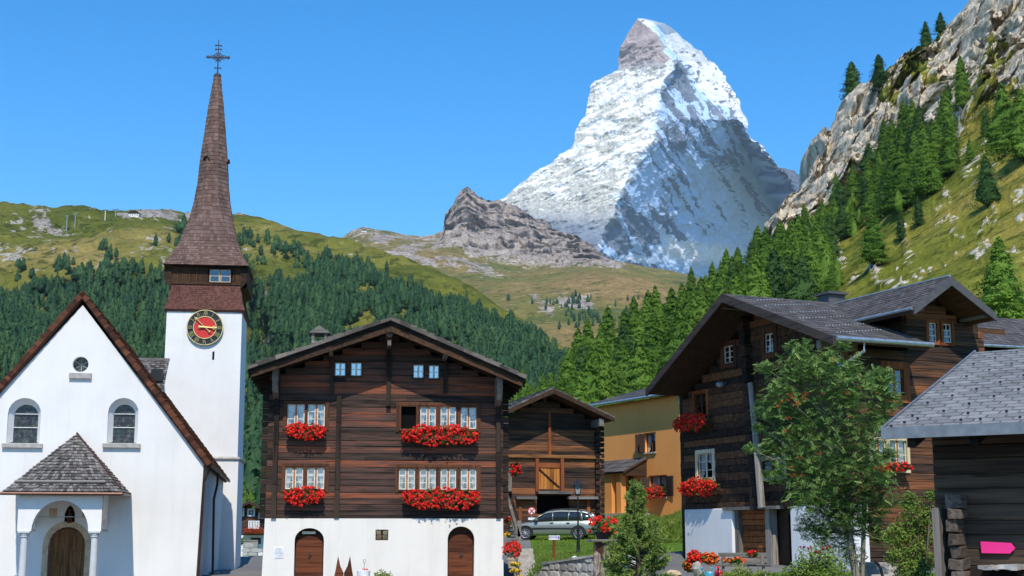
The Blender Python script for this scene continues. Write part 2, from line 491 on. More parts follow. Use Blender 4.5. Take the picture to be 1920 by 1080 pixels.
    rock = t.mix(t.attr("warm").outputs["Fac"], rock, t.ramp(n1, [(.34, (.24, .19, .19)), (.62, (.47, .39, .37))]))
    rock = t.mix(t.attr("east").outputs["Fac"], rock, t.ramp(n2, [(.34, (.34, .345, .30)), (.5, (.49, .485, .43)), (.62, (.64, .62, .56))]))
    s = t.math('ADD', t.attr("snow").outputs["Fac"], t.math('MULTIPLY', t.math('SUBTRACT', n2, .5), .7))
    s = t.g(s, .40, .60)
    snow_shade = t.mix(t.attr("snow_shade").outputs["Fac"], (.82, .825, .84), (.46, .62, .87))  # right-face snow tinted blue: the shade of that face is put into its colour
    col = t.mix(s, rock, snow_shade)
    t.bump(t.math('ADD', n1, t.math('MULTIPLY', n2, .3)), .8, 14)
    m = t.fin(col, .85, .08)
    o = grid_mesh("mountain", P.reshape(-1, 3), F, m, {"snow": snow, "warm": warm, "east": wl * (1 - warm) * sstep(440, 380, V), "snow_shade": (1 - wl) * (1 - up) * (1 - np.clip(sn, 0, 1))})
    o["kind"] = "structure"
build_peak()

# far dark ridge between the peak and the cliff
T = Terrain([[(1400, 520, 11800), (1700, 520, 11800)], [(1400, 420, 12200), (1700, 400, 12200)],
             [(1400, 360, 12800), (1440, 330, 12800), (1462, 316, 12800), (1497, 322, 12800), (1540, 340, 12800), (1600, 330, 12800), (1700, 350, 12800)],
             [(1400, 420, 13200), (1700, 420, 13200)]], 1400, 1700, 90, 60)
P = T.P; T.P[..., 1] += (fbm(P[..., 0] / 200, P[..., 1] / 200, P[..., 2] / 200, 5, 5, True) - .5) * 250
T.P[..., 2] += (fbm(P[..., 0] / 120, P[..., 1] / 120, P[..., 2] / 120, 5, 6) - .5) * 40
MH_far = m_hill("far_ridge_rock", (.08, .1, .11), (.1, .12, .14), (.12, .14, .16), (.07, .09, .12), (.16, .19, .23), 300, 1, 12)
o = T.mesh("far_ridge", MH_far, {"rock": np.ones(T.U.shape)}); o["kind"] = "structure"

# ---- middle distance alp with the rocky knob ------------------------
sky_m = [(540, 500, 5600), (600, 470, 5600), (640, 452, 5600), (660, 438, 5600), (683, 431, 5600), (740, 438, 5700), (790, 449, 5800), (815, 444, 5900), (832, 438, 6000), (836, 410, 6000), (848, 392, 6000), (856, 372, 6000), (868, 360, 6000), (877, 355, 6000), (888, 362, 6000), (900, 371, 6000), (915, 380, 6000), (935, 384, 6000), (950, 394, 6000), (975, 402, 6000), (1000, 416, 5900), (1030, 424, 5900), (1060, 446, 5800), (1090, 456, 5700), (1110, 470, 5500), (1135, 486, 5300), (1180, 496, 5100), (1230, 508, 5000), (1280, 522, 5000), (1340, 535, 5000), (1450, 545, 5000)]
T = Terrain([
    [(540, 760, 1900), (1450, 760, 1900)],
    [(540, 640, 2600), (900, 640, 2600), (1100, 640, 2600), (1450, 640, 2600)],
    [(540, 560, 3400), (850, 570, 3400), (1000, 568, 3300), (1150, 575, 3200), (1300, 590, 3200), (1450, 600, 3200)],
    [(540, 520, 4300), (700, 490, 4300), (850, 512, 4300), (1000, 528, 4000), (1100, 525, 3800), (1200, 530, 3700), (1450, 560, 3700)],
    [(540, 505, 4900), (640, 470, 4900), (740, 462, 4900), (830, 470, 4900), (900, 492, 4900), (1000, 505, 4700), (1120, 505, 4400), (1200, 516, 4200), (1280, 532, 4100), (1450, 555, 4100)],
    [(u, (v * .62 + .38 * np.interp(u, [540, 640, 740, 830, 900, 1000, 1120, 1200, 1450], [505, 470, 462, 470, 492, 505, 499, 512, 550])), Y - 450) for u, v, Y in sky_m],
    sky_m,
    [(540, 560, 6600), (870, 470, 7000), (1100, 540, 6600), (1450, 600, 6000)]], 540, 1450, 400, 330)
P = T.P.copy(); x, y, z = P[..., 0], P[..., 1], P[..., 2]
pk = sstep(815, 838, T.U) * sstep(1215, 1090, T.U) * sstep(3.9, 4.6, T.T)
rk = fbm(x / 130, y / 130, z / 130, 6, 12, True, .6) - .5
T.P[..., 1] -= rk * 230 * pk + (fbm(x / 300, y / 300, z / 300, 5, 14) - .5) * 160
T.P[..., 2] += pk * (fbm(x / 70, y / 70, z / 70, 4, 15) - .5) * 36 + (fbm(x / 120, y / 120, z * 0, 5, 16) - .5) * 22
nn = fbm(T.U / 45, T.V / 14, x * 0, 5, 18)
rock = .95 * pk + (.08 + .5 * sstep(.52, .64, nn)) * (1 - pk) * sstep(2.6, 3.6, T.T) * sstep(1040, 860, T.U) + .12
rock = rock + .9 * np.exp(-(((T.U - 1078 - (T.V - 565) * .8) / 34) ** 2 + ((T.V - 567) / 12) ** 2)) + .5 * np.exp(-(((T.U - 1010 - (T.V - 565) * 1.0) / 16) ** 2 + ((T.V - 572) / 28) ** 2))
rock = rock + .3 * sstep(470, 440, T.V) * sstep(830, 800, T.U)
MH_alp = m_hill("alp_ground", (.10, .135, .03), (.22, .18, .055), (.30, .20, .085), (.16, .13, .12), (.42, .36, .31), 400, .8, 10)
o = T.mesh("alp_slope", MH_alp, {"rock": rock}); o["kind"] = "structure"
T_ALP = T

# ---- left mountainside ---------------------------------------------
T = Terrain([
    [(-300, 1040, 260), (1300, 1010, 260)],
    [(-300, 900, 460), (400, 900, 480), (1300, 900, 480)],
    [(-300, 740, 760), (400, 740, 760), (900, 770, 700), (1300, 800, 620)],
    [(-300, 590, 1050), (300, 600, 1080), (500, 600, 1080), (700, 600, 1000), (900, 650, 900), (1100, 730, 820), (1300, 780, 760)],
    [(-300, 490, 1330), (200, 490, 1350), (500, 500, 1330), (700, 530, 1250), (900, 605, 1100), (1020, 665, 1000), (1300, 770, 900)],
    [(-300, 425, 1560), (0, 430, 1580), (200, 432, 1600), (350, 440, 1600), (500, 445, 1540), (640, 475, 1450), (800, 535, 1300), (930, 592, 1200), (1020, 640, 1120), (1300, 765, 1000)],
    [(-300, 380, 1760), (-60, 376, 1760), (0, 383, 1780), (40, 393, 1780), (70, 402, 1790), (110, 403, 1800), (140, 397, 1800), (165, 396, 1800), (200, 405, 1800), (240, 406, 1780), (270, 403, 1760), (290, 399, 1750), (320, 399, 1750), (350, 402, 1740), (440, 405, 1700), (480, 412, 1680), (520, 424, 1660), (580, 436, 1620), (640, 452, 1560), (700, 472, 1500), (750, 491, 1450), (830, 522, 1380), (930, 577, 1290), (1020, 627, 1200), (1060, 660, 1180), (1300, 760, 1100)],
    [(-300, 430, 2200), (400, 450, 2100), (1020, 680, 1500), (1300, 800, 1300)]], -300, 1300, 420, 320)
gl = np.exp(-(((T.U - (455 + (T.V - 560) * .45)) / 34) ** 2)) * sstep(420, 520, T.V) * sstep(760, 680, T.V)
dy = gl * 240
T.Y = T.Y + dy
T.P = at_np(T.U, T.V, T.Y)
x, y, z = [T.P[..., k].copy() for k in range(3)]
n0 = fbm(x / 190, y / 190, z / 190, 5, 40); n1 = fbm(x / 60, y / 60, z / 60, 5, 41, True)
T.P[..., 1] -= (n0 - .5) * 150
T.P[..., 2] += (n1 - .5) * 12 * sstep(7.0, 6.0, T.T) + (fbm(x / 25, y / 25, z / 25, 4, 42) - .5) * 9 * sstep(430, 350, T.U) + (fbm(x / 25, y / 25, z / 25, 4, 42) - .5) * 4
nn = fbm(T.U / 30, T.V / 10, x * 0, 5, 44)
rock = .04 + .36 * sstep(.56, .66, nn) * sstep(640, 420, T.U) + .5 * sstep(435, 412, T.V) * sstep(440, 300, T.U) * sstep(150, 260, T.U)
for (a, b, w, h) in ((125, 485, 30, 9), (40, 495, 34, 12), (210, 500, 50, 6), (75, 430, 40, 14), (300, 408, 26, 5), (440, 405, 40, 4)):
    rock = rock + .48 * np.exp(-(((T.U - a) / w) ** 2 + ((T.V - b) / h) ** 2))
rock = rock + 1.0 * np.exp(-(((T.U - (505 + (T.V - 600) * .42)) / 20) ** 2)) * sstep(545, 570, T.V) * sstep(690, 640, T.V)
oc = np.clip(rock - .2, 0, 1)
T.P[..., 2] += oc * (fbm(x / 14, y / 14, z / 14, 5, 47, True, .6) - .35) * 12
MH_left = m_hill("left_slope_ground", (.07, .095, .018), (.16, .16, .032), (.28, .22, .075), (.15, .135, .12), (.36, .33, .30), 240, .8, 5)
o = T.mesh("left_mountainside", MH_left, {"rock": rock}); o["kind"] = "structure"
T_LEFT = T

# ---- right mountainside with cliff ---------------------------------
top = [(900, 800, 330), (960, 770, 340), (1050, 745, 360), (1150, 700, 400), (1250, 630, 470), (1330, 570, 520), (1400, 520, 560), (1440, 470, 590), (1458, 425, 600), (1475, 400, 605), (1495, 392, 605), (1500, 300, 610), (1512, 282, 610), (1535, 272, 610), (1560, 262, 610), (1572, 215, 600), (1580, 195, 600), (1600, 187, 590), (1640, 172, 590), (1655, 150, 585), (1700, 128, 570), (1735, 112, 560), (1760, 80, 555), (1800, 45, 550), (1815, 18, 545), (1850, 2, 540), (1920, -40, 530), (2150, -150, 500)]
T = Terrain([
    [(900, 1000, 128), (1300, 985, 125), (1600, 960, 80), (1800, 950, 74), (2150, 940, 70)],
    [(900, 935, 225), (1150, 910, 222), (1300, 870, 210), (1550, 790, 140), (1750, 720, 112), (1900, 690, 100), (2150, 680, 95)],
    [(900, 870, 275), (1150, 810, 290), (1350, 720, 280), (1550, 640, 205), (1750, 560, 180), (1920, 520, 160), (2150, 500, 150)],
    [(900, 825, 310), (1150, 745, 335), (1350, 620, 360), (1500, 560, 340), (1600, 510, 310), (1750, 420, 290), (1920, 330, 260), (2150, 260, 240)],
    [(900, 805, 325), (1150, 715, 365), (1250, 650, 420), (1350, 580, 450), (1450, 500, 500), (1500, 450, 520), (1600, 400, 500), (1700, 330, 450), (1800, 270, 400), (1920, 220, 360), (2150, 160, 320)],
    [(900, 802, 328), (1150, 706, 385), (1250, 638, 450), (1350, 565, 500), (1440, 485, 560), (1500, 390, 575), (1560, 345, 560), (1640, 260, 540), (1720, 205, 500), (1800, 160, 470), (1920, 90, 440), (2150, 10, 400)],
    top,
    [(u, v + 60, Y + 120) for u, v, Y in top]], 900, 2150, 560, 460)
x, y, z = [T.P[..., k].copy() for k in range(3)]
cl = sstep(4.0, 4.5, T.T) * sstep(1420, 1470, T.U)
wx = (fbm(x / 40, y / 40, z / 40, 3, 70) - .5) * 30
n1 = fbm((x + wx) / 34, (y + wx) / 34, z / 80, 7, 61, True, .6) - .5
n2 = fbm((x + z * .5 + wx) / 9, y / 9, (z - x * .5) / 26, 6, 62, True, .65) - .5
edge = sstep(6.2, 5.6, T.T) * .85 + .15
T.P[..., 1] -= (n1 * 66 + n2 * 22) * cl * edge
T.P[..., 0] += (fbm(x / 30, y / 30, z / 30, 4, 63) - .5) * 22 * cl * edge
T.P[..., 2] += (fbm(x / 16, y / 16, z / 16, 5, 64, True, .6) - .5) * 15 * cl * edge
T.P[..., 2] += (fbm(x / 30, y / 30, z * 0, 5, 65) - .5) * 9 * (1 - cl) * sstep(.4, 1.2, T.T)
nn = fbm(T.U / 45, T.V / 30, x * 0, 6, 67, False, .6); nn2 = fbm((T.U - T.V * .3) / 26, (T.U * .3 + T.V) / 34, x * 0, 6, 68, False, .62)
rock = .86 * cl - .5 * sstep(.58, .68, nn) * cl * sstep(1530, 1640, T.U) + (1 - cl) * (.05 + .34 * sstep(.54, .68, nn2) * sstep(1.8, 2.6, T.T))
for (a, b, w, h, s_) in ((1712, 150, 20, 32, -.9), (1665, 215, 16, 40, -.8), (1600, 290, 30, 18, -.0), (1560, 500, 40, 30, .3), (1700, 470, 16, 34, .3), (1850, 500, 60, 20, .5), (1650, 520, 60, 14, .45), (1880, 270, 50, 9, .6), (1830, 215, 40, 14, -.4)):
    rock = rock + s_ * np.exp(-(((T.U - a) / w) ** 2 + ((T.V - b) / h) ** 2))
oc = np.clip(rock - .22, 0, .6) * (1 - cl) * sstep(1.2, 2, T.T)
rg = fbm(x / 9, y / 9, z / 12, 6, 77, True, .6)
T.P[..., 2] += oc * (rg - .45) * 8; T.P[..., 1] -= oc * (rg - .4) * 7
MH_right = m_hill("right_slope_ground", (.085, .12, .014), (.22, .22, .035), (.34, .27, .06), (.25, .215, .17), (.60, .54, .455), 70, .8, 2.2)
o = T.mesh("right_mountainside", MH_right, {"rock": rock, "pale": cl}); o["kind"] = "structure"
T_RIGHT = T
# ------------------------------------------------------------------ building materials
def m_plaster(name, col, streak=.25, bump=.25):
    t = NT(name)
    n1 = t.noise(t.coord(), .6, 6, .6); n2 = t.noise(t.coord(), 30, 6, .6)
    s = t.noise(t.coord((3.0, 3.0, .25)), 1.0, 6, .6)
    c = t.ramp(n1, [(.3, tuple(x * .92 for x in col)), (.62, col)])
    c = t.mix(streak, c, t.ramp(s, [(.30, (.72, .70, .68)), (.5, (1, 1, 1))]), 'MULTIPLY')
    t.bump(n2, bump, .008)
    return t.fin(c, .9, .15)
M = {}
M['plaster'] = m_plaster("white_plaster", (.80, .775, .735), .16, .5)
M['plaster_warm'] = m_plaster("warm_white_plaster", (.80, .745, .66), .3, .5)
M['plaster_grey'] = m_plaster("grey_plaster", (.80, .79, .77), .2)
M['ochre'] = m_plaster("ochre_plaster", (.80, .34, .095), .25)
M['log'] = m_wood("larch_logs", [(.014, .012, .011), (.036, .025, .020), (.064, .040, .030), (.095, .052, .040), (.145, .060, .040), (.27, .085, .04)])
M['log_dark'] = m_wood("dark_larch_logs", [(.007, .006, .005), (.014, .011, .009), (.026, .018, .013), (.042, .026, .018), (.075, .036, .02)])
M['log_barn'] = m_wood("barn_logs", [(.012, .009, .008), (.032, .02, .015), (.06, .034, .023), (.095, .048, .028), (.16, .065, .03), (.28, .11, .042)])
M['log_grey'] = m_wood("grey_logs", [(.03, .026, .024), (.06, .05, .045), (.11, .09, .08), (.17, .135, .11)])
M['log_lit'] = m_wood("red_larch_logs", [(.03, .014, .008), (.08, .03, .014), (.15, .05, .02), (.24, .075, .026), (.33, .11, .035)])
M['beam'] = m_wood("vertical_beam", [(.014, .010, .008), (.03, .02, .015), (.055, .038, .027)], 2)
M['beam_x'] = m_wood("purlin_wood", [(.10, .085, .07), (.17, .145, .12), (.26, .22, .18)], 1)
M['board'] = m_wood("weathered_boards", [(.035, .02, .013), (.07, .036, .02), (.12, .055, .026)], 1)
M['grey_wood'] = m_wood("silver_grey_wood", [(.12, .105, .09), (.2, .18, .155), (.32, .29, .25)], 2)
M['grey_wood_x'] = m_wood("silver_grey_planks", [(.10, .09, .08), (.18, .165, .145), (.30, .27, .24)], 0)
M['case'] = m_wood("window_casing_wood", [(.05, .024, .014), (.095, .04, .02), (.15, .06, .026)], 2)
M['case_red'] = m_wood("red_brown_casing", [(.13, .04, .016), (.24, .07, .024), (.36, .11, .035)], 2)
M['orange_wood'] = m_wood("orange_planks", [(.18, .06, .015), (.38, .14, .03), (.55, .22, .05)], 2)
M['mullion'] = m_plain("mullion_wood", (.36, .13, .035), .6)
M['sash'] = m_plain("white_sash_paint", (.74, .68, .60), .5)
M['cream'] = m_plain("cream_frame_paint", (.72, .62, .42), .5)
M['door'] = m_wood("plank_door", [(.05, .017, .009), (.10, .032, .014), (.17, .05, .02)], 0)
M['door_c'] = m_wood("church_door_oak", [(.11, .05, .022), (.20, .095, .04), (.30, .15, .065)], 2)
M['stone_trim'] = m_plain("tuff_stone", (.56, .42, .27), .85, .2, var=.14, nscale=5, bump=.4)
M['column'] = m_plain("pale_column_stone", (.55, .56, .55), .7, .2, var=.05, nscale=4)
M['grey_stone'] = m_plain("grey_stone", (.42, .39, .35), .85, .2, var=.14, nscale=6, bump=.4)
M['copper'] = m_plain("brown_copper", (.10, .045, .03), .45, .5, .5)
M['zinc'] = m_plain("zinc_metal", (.45, .50, .52), .35, .5, .7)
M['black_metal'] = m_plain("black_iron", (.02, .021, .024), .5, .5, .3)
M['iron_blue'] = m_plain("painted_iron", (.06, .06, .09), .5, .5, .3)
M['gold'] = m_plain("gilt_metal", (.80, .60, .24), .35, .5, .6)
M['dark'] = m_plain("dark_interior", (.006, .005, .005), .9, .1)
M['curtain'] = m_plain("white_curtain", (.52, .54, .58), .9, .1)
def m_glass(name, refl, tint):
    t = NT(name)
    tr = t.new("ShaderNodeBsdfTransparent"); tr.inputs[0].default_value = (*tint, 1)
    gl = t.new("ShaderNodeBsdfGlossy"); gl.inputs["Roughness"].default_value = .04
    mx = t.new("ShaderNodeMixShader"); mx.inputs[0].default_value = refl
    t.link(tr.outputs[0], mx.inputs[1]); t.link(gl.outputs[0], mx.inputs[2]); t.link(mx.outputs[0], t.out.inputs[0])
    return t.m
M['glass'] = m_glass("window_glass", .16, (.9, .93, .95))
M['glass_sky'] = m_glass("sky_reflecting_glass", .5, (.5, .55, .6))
def m_shingle(name, cols, rough=.85, bump=.3, streak=.5):
    t = NT(name)
    r = t.attr().outputs["Fac"]
    n = t.noise(t.coord(), 9, 6, .65); n2 = t.noise(t.coord(), .7, 4, .6)
    f = t.math('ADD', t.math('MULTIPLY', r, .6), t.math('MULTIPLY', n, .5))
    k = len(cols)
    c = t.ramp(f, [(.25 + .6 * i / (k - 1), cols[i]) for i in range(k)])
    c = t.mix(streak, c, t.ramp(n2, [(.35, (.6, .6, .6)), (.6, (1.1, 1.1, 1.1))]), 'MULTIPLY')
    t.bump(n, bump, .01)
    return t.fin(c, rough, .25)
M['sh_grey'] = m_shingle("grey_wood_shingles", [(.06, .054, .050), (.15, .135, .125), (.27, .25, .23)])
M['sh_brown'] = m_shingle("brown_larch_shingles", [(.115, .068, .055), (.155, .097, .08), (.205, .135, .112)])
M['sh_red'] = m_shingle("red_brown_shingles", [(.09, .036, .028), (.135, .056, .043), (.18, .078, .06)])
M['tile'] = m_shingle("red_brown_tiles", [(.045, .017, .01), (.095, .034, .018), (.16, .06, .03)])
M['slate'] = m_shingle("grey_slate", [(.185, .182, .178), (.23, .225, .22), (.28, .275, .268)], .6, .1, .3)
M['slate_dark'] = m_shingle("dark_slate", [(.065, .058, .056), (.092, .083, .080), (.13, .118, .115)], .9, .2, .35)
M['stone_roof'] = m_shingle("stone_slab_roof", [(.05, .042, .036), (.11, .095, .08), (.2, .17, .145)])
M['metal_dot'] = m_plain("snow_guard_metal", (.6, .6, .58), .4, .5, .5)

# ------------------------------------------------------------------ building helpers
def log_wall(mb, x0, x1, y, z0, z1, h, openings=(), thick=.18, gable=None, endjit=0.0):
    """horizontal log courses on the plane y (front) to y+thick; gable=(xl, zl, xa, za, xr, zr) limits x by the roof"""
    z = z0
    while z < z1 - .02:
        hh = h * random.uniform(.88, 1.12); zt = min(z + hh, z1); zm = (z + zt) / 2
        a, b = x0, x1
        if gable:
            xl, zl, xa, za, xr, zr = gable
            if zt > zl: a = max(a, xl + (xa - xl) * (zt - zl) / (za - zl))
            if zt > zr: b = min(b, xr - (xr - xa) * (zt - zr) / (za - zr))
        if b - a < .1: break
        segs = [(a, b)]
        for (o0, o1, p0, p1) in openings:
            if zt > p0 + .03 and z < p1 - .03:
                ns = []
                for s0, s1 in segs:
                    if o1 <= s0 or o0 >= s1: ns.append((s0, s1)); continue
                    if o0 > s0: ns.append((s0, o0))
                    if o1 < s1: ns.append((o1, s1))
                segs = ns
                fo0, fo1 = max(a, o0), min(b, o1)
                if fo1 - fo0 > .05:
                    rr = random.random()
                    if zt > p1 + .01: mb.log(fo0, fo1, y + .004, y + thick, max(p1, z), zt - .006, r=rr)
                    if z < p0 - .01: mb.log(fo0, fo1, y + .004, y + thick, z + .006, min(p0, zt), r=rr)
        base = random.random()
        for s0, s1 in segs:
            if s1 - s0 < .02: continue
            cuts = [s0]
            if s1 - s0 > 4 and random.random() < .6: cuts.append(s0 + (s1 - s0) * random.uniform(.25, .75))
            cuts.append(s1)
            for i in range(len(cuts) - 1):
                dy = random.uniform(-.014, .014)
                mb.log(cuts[i] + (.004 if i else 0), cuts[i + 1], y + dy, y + thick, z + .003, zt - .003, r=min(1, max(0, base + random.uniform(-.25, .25))), b=.024)
        z = zt

def casement(par, x0, x1, z0, z1, y=0.0, leaves=2, rows=3, cols=1, sash='sash', curtain=True, glass='glass', case=None, cw=.06, open_leaf=False, mull='mullion', label=None, name='window', reveal=.10, casemat='case'):
    """window whose outer casing sits proud of plane y; everything is geometry"""
    c = MB()
    p = cw
    if case is not False:
        c.box(x0 - p, x0, y - .035, y + .12, z0 - p, z1 + p); c.box(x1, x1 + p, y - .035, y + .12, z0 - p, z1 + p)
        c.box(x0, x1, y - .033, y + .12, z1, z1 + p); c.box(x0 - p * .4, x1 + p * .4, y - .06, y + .12, z0 - p, z0)
    else:
        c.box(x0, x1, y - .01, y + .1, z0 - .03, z0)
    w = c.build(name, M[casemat], par)
    if label: w["label"] = label
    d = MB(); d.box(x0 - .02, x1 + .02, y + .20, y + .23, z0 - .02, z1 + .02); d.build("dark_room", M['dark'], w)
    if open_leaf: return w
    s = MB(); lw = (x1 - x0) / leaves; e = .032; yy = y + .03
    for k in range(leaves):
        a, b = x0 + k * lw, x0 + (k + 1) * lw
        g = .012 if leaves > 1 else 0
        if leaves > 1 and mull and k: a += .028
        if leaves > 1 and mull and k < leaves - 1: b -= .028
        s.box(a, a + e, yy, yy + .035, z0, z1); s.box(b - e, b, yy, yy + .035, z0, z1)
        s.box(a + e, b - e, yy + .001, yy + .034, z0, z0 + e * 1.2); s.box(a + e, b - e, yy + .001, yy + .034, z1 - e, z1)
        for j in range(1, rows):
            zz = z0 + (z1 - z0) * j / rows; s.box(a + e, b - e, yy + .003, yy + .03, zz - .012, zz + .012)
        for j in range(1, cols):
            xx = a + (b - a) * j / cols; s.box(xx - .011, xx + .011, yy + .004, yy + .029, z0 + e, z1 - e)
    s.build("sash", M[sash], w)
    if leaves > 1 and mull:
        m_ = MB()
        for k in range(1, leaves): m_.box(x0 + k * lw - .027, x0 + k * lw + .027, yy - .015, yy + .04, z0, z1)
        m_.build("mullion", M[mull], w)
    g = MB(); g.add([(x0, yy + .018, z0), (x1, yy + .018, z0), (x1, yy + .018, z1), (x0, yy + .018, z1)], [(0, 1, 2, 3)]); g.build("pane", M[glass], w)
    if curtain:
        q = MB(); n = 26
        for k in range(leaves):
            a, b = x0 + k * lw + .02, x0 + (k + 1) * lw - .02
            top = []; bot = []
            side = 1 if k % 2 == 0 else -1
            for i in range(n + 1):
                f = i / n; xx = a + (b - a) * f
                ph = .012 * math.sin(f * 34 + k)
                t_ = f if side > 0 else 1 - f
                drop = .98 - .60 * min(1, max(0, (t_ - .25) / .45)) ** 1.2 
                top.append((xx, y + .12 + ph, z1)); bot.append((xx, y + .12 + ph * 1.6, z1 - (z1 - z0) * drop))
            q.add(top + bot, [(n + 1 + i, n + 2 + i, i + 1, i) for i in range(n)])
        q.build("curtain", M['curtain'], w)
    return w

def m_leaf(name, c1, c2, c3, rough=.6, trans=.25):
    t = NT(name)
    r = t.attr().outputs["Fac"]
    n = t.noise(t.coord(), 3.0, 3)
    f = t.math('ADD', t.math('MULTIPLY', r, .7), t.math('MULTIPLY', n, .35))
    c = t.ramp(f, [(.2, c1), (.5, c2), (.85, c3)])
    t.link(c, t.b.inputs["Base Color"]); t.b.inputs["Roughness"].default_value = rough
    t.b.inputs["Specular IOR Level"].default_value = .25
    tl = t.new("ShaderNodeBsdfTranslucent"); t.link(c, tl.inputs[0])
    mx = t.new("ShaderNodeMixShader"); mx.inputs[0].default_value = trans
    t.link(t.b.outputs[0], mx.inputs[1]); t.link(tl.outputs[0], mx.inputs[2]); t.link(mx.outputs[0], t.out.inputs[0])
    return t.m
M['ger_leaf'] = m_leaf("geranium_leaves", (.02, .05, .008), (.06, .13, .02), (.12, .22, .04))
M['ger_red'] = m_leaf("geranium_petals", (.62, .010, .008), (.92, .022, .014), (1.0, .08, .05), .6, .25)
M['yellow_petal'] = m_leaf("yellow_petals", (.6, .25, .01), (.85, .5, .02), (.9, .65, .05), .6, .2)
M['orange_petal'] = m_leaf("orange_petals", (.6, .06, .01), (.85, .15, .03), (.9, .25, .06), .6, .2)

def leaves(mb, pts, size, flat=0.3, rng=random):
    for p in pts:
        s = size * rng.uniform(.6, 1.3)
        a = Vector((rng.gauss(0, 1), rng.gauss(0, 1), rng.gauss(0, 1) * flat)).normalized()
        b = a.cross(Vector((rng.gauss(0, 1), rng.gauss(0, 1), rng.gauss(0, 1)))).normalized()
        p = Vector(p)
        mb.add([p - a * s, p + b * s * .55, p + a * s, p - b * s * .55], [(0, 1, 2, 3)])
def petals(mb, p, s, n=9, rng=random):
    # an umbel of small five-sided florets
    for _ in range(n):
        d = Vector((rng.gauss(0, 1), rng.gauss(0, 1) - .4, rng.gauss(0, 1) + .3)).normalized()
        c = Vector(p) + d * s * rng.uniform(.5, 1)
        q = s * .55
        a = d.orthogonal().normalized(); b = d.cross(a)
        vs = [c + (a * math.cos(k * 1.2566) + b * math.sin(k * 1.2566)) * q + d * q * .15 for k in range(5)] + [c]
        mb.add(vs, [(k, (k + 1) % 5, 5) for k in range(5)])
def flower_box(fr, u0, v0, u1, v1, label, group, y=-.02, red='ger_red', planter=True, dens=1.0, depth=.30):
    x0, x1, z0, z1 = fr.rect(u0, v0, u1, v1, y - .2)
    t = thing("flower_box", label, "flower box", fr.world((x0 + x1) / 2, y, z0), fr.th, group)
    w = (x1 - x0) / 2; h = z1 - z0
    if planter:
        b = MB(); b.box(-w + .05, w - .05, -.36, -.12, .22 * h, .22 * h + .16); b.box(-w + .1, -w + .16, -.12, 0, .2 * h, .2 * h + .05); b.box(w - .16, w - .1, -.12, 0, .2 * h, .2 * h + .05)
        b.build("planter", M['board'], t)
    rng = random.Random(int(u0 * 7 + v0))
    g = MB(); pts = []
    for _ in range(int(w * 2 * 330 * dens)):
        x = rng.uniform(-w, w); e = 1 - (abs(x) / w) ** 4
        pts.append((x, -.26 + rng.gauss(0, .10) , h * (.5 + (rng.random() - .5) * .95 * e)))
    leaves(g, pts, .05, .6, rng); g.build("foliage", M['ger_leaf'], t)
    f = MB()
    for _ in range(int(w * 2 * 120 * dens)):
        x = rng.uniform(-w, w); e = 1 - .6 * (abs(x) / w) ** 3
        lump = .08 * math.sin(x * 5 + u0)
        zz = h * (.48 + lump + (rng.random() - .5) * 1.05 * e)
        petals(f, (x, -.27 - rng.uniform(.02, depth * .7) * (1 - abs(zz / h - .5) * .8), zz), .05, 9, rng)
    f.build("blossoms", M[red], t)
    return t

def plate(name, outline, holes, y0, y1, m, par):
    cu = bpy.data.curves.new(name, 'CURVE'); cu.dimensions = '2D'; cu.fill_mode = 'BOTH'; cu.extrude = (y1 - y0) / 2
    for poly in [outline] + holes:
        sp = cu.splines.new('POLY'); sp.points.add(len(poly) - 1); sp.use_cyclic_u = True
        for k, (a, b) in enumerate(poly): sp.points[k].co = (a, b, 0, 1)
    tmp = bpy.data.objects.new("tmp", cu); COL.objects.link(tmp)
    dg = bpy.context.evaluated_depsgraph_get(); dg.update()
    me = bpy.data.meshes.new_from_object(tmp.evaluated_get(dg))
    bpy.data.objects.remove(tmp); bpy.data.curves.remove(cu)
    me.transform(Matrix.Translation((0, (y0 + y1) / 2, 0)) @ Matrix.Rotation(R(90), 4, 'X'))
    me.materials.clear(); me.materials.append(m)
    me.name = name
    o = bpy.data.objects.new(name, me); COL.objects.link(o); o.parent = par
    return o

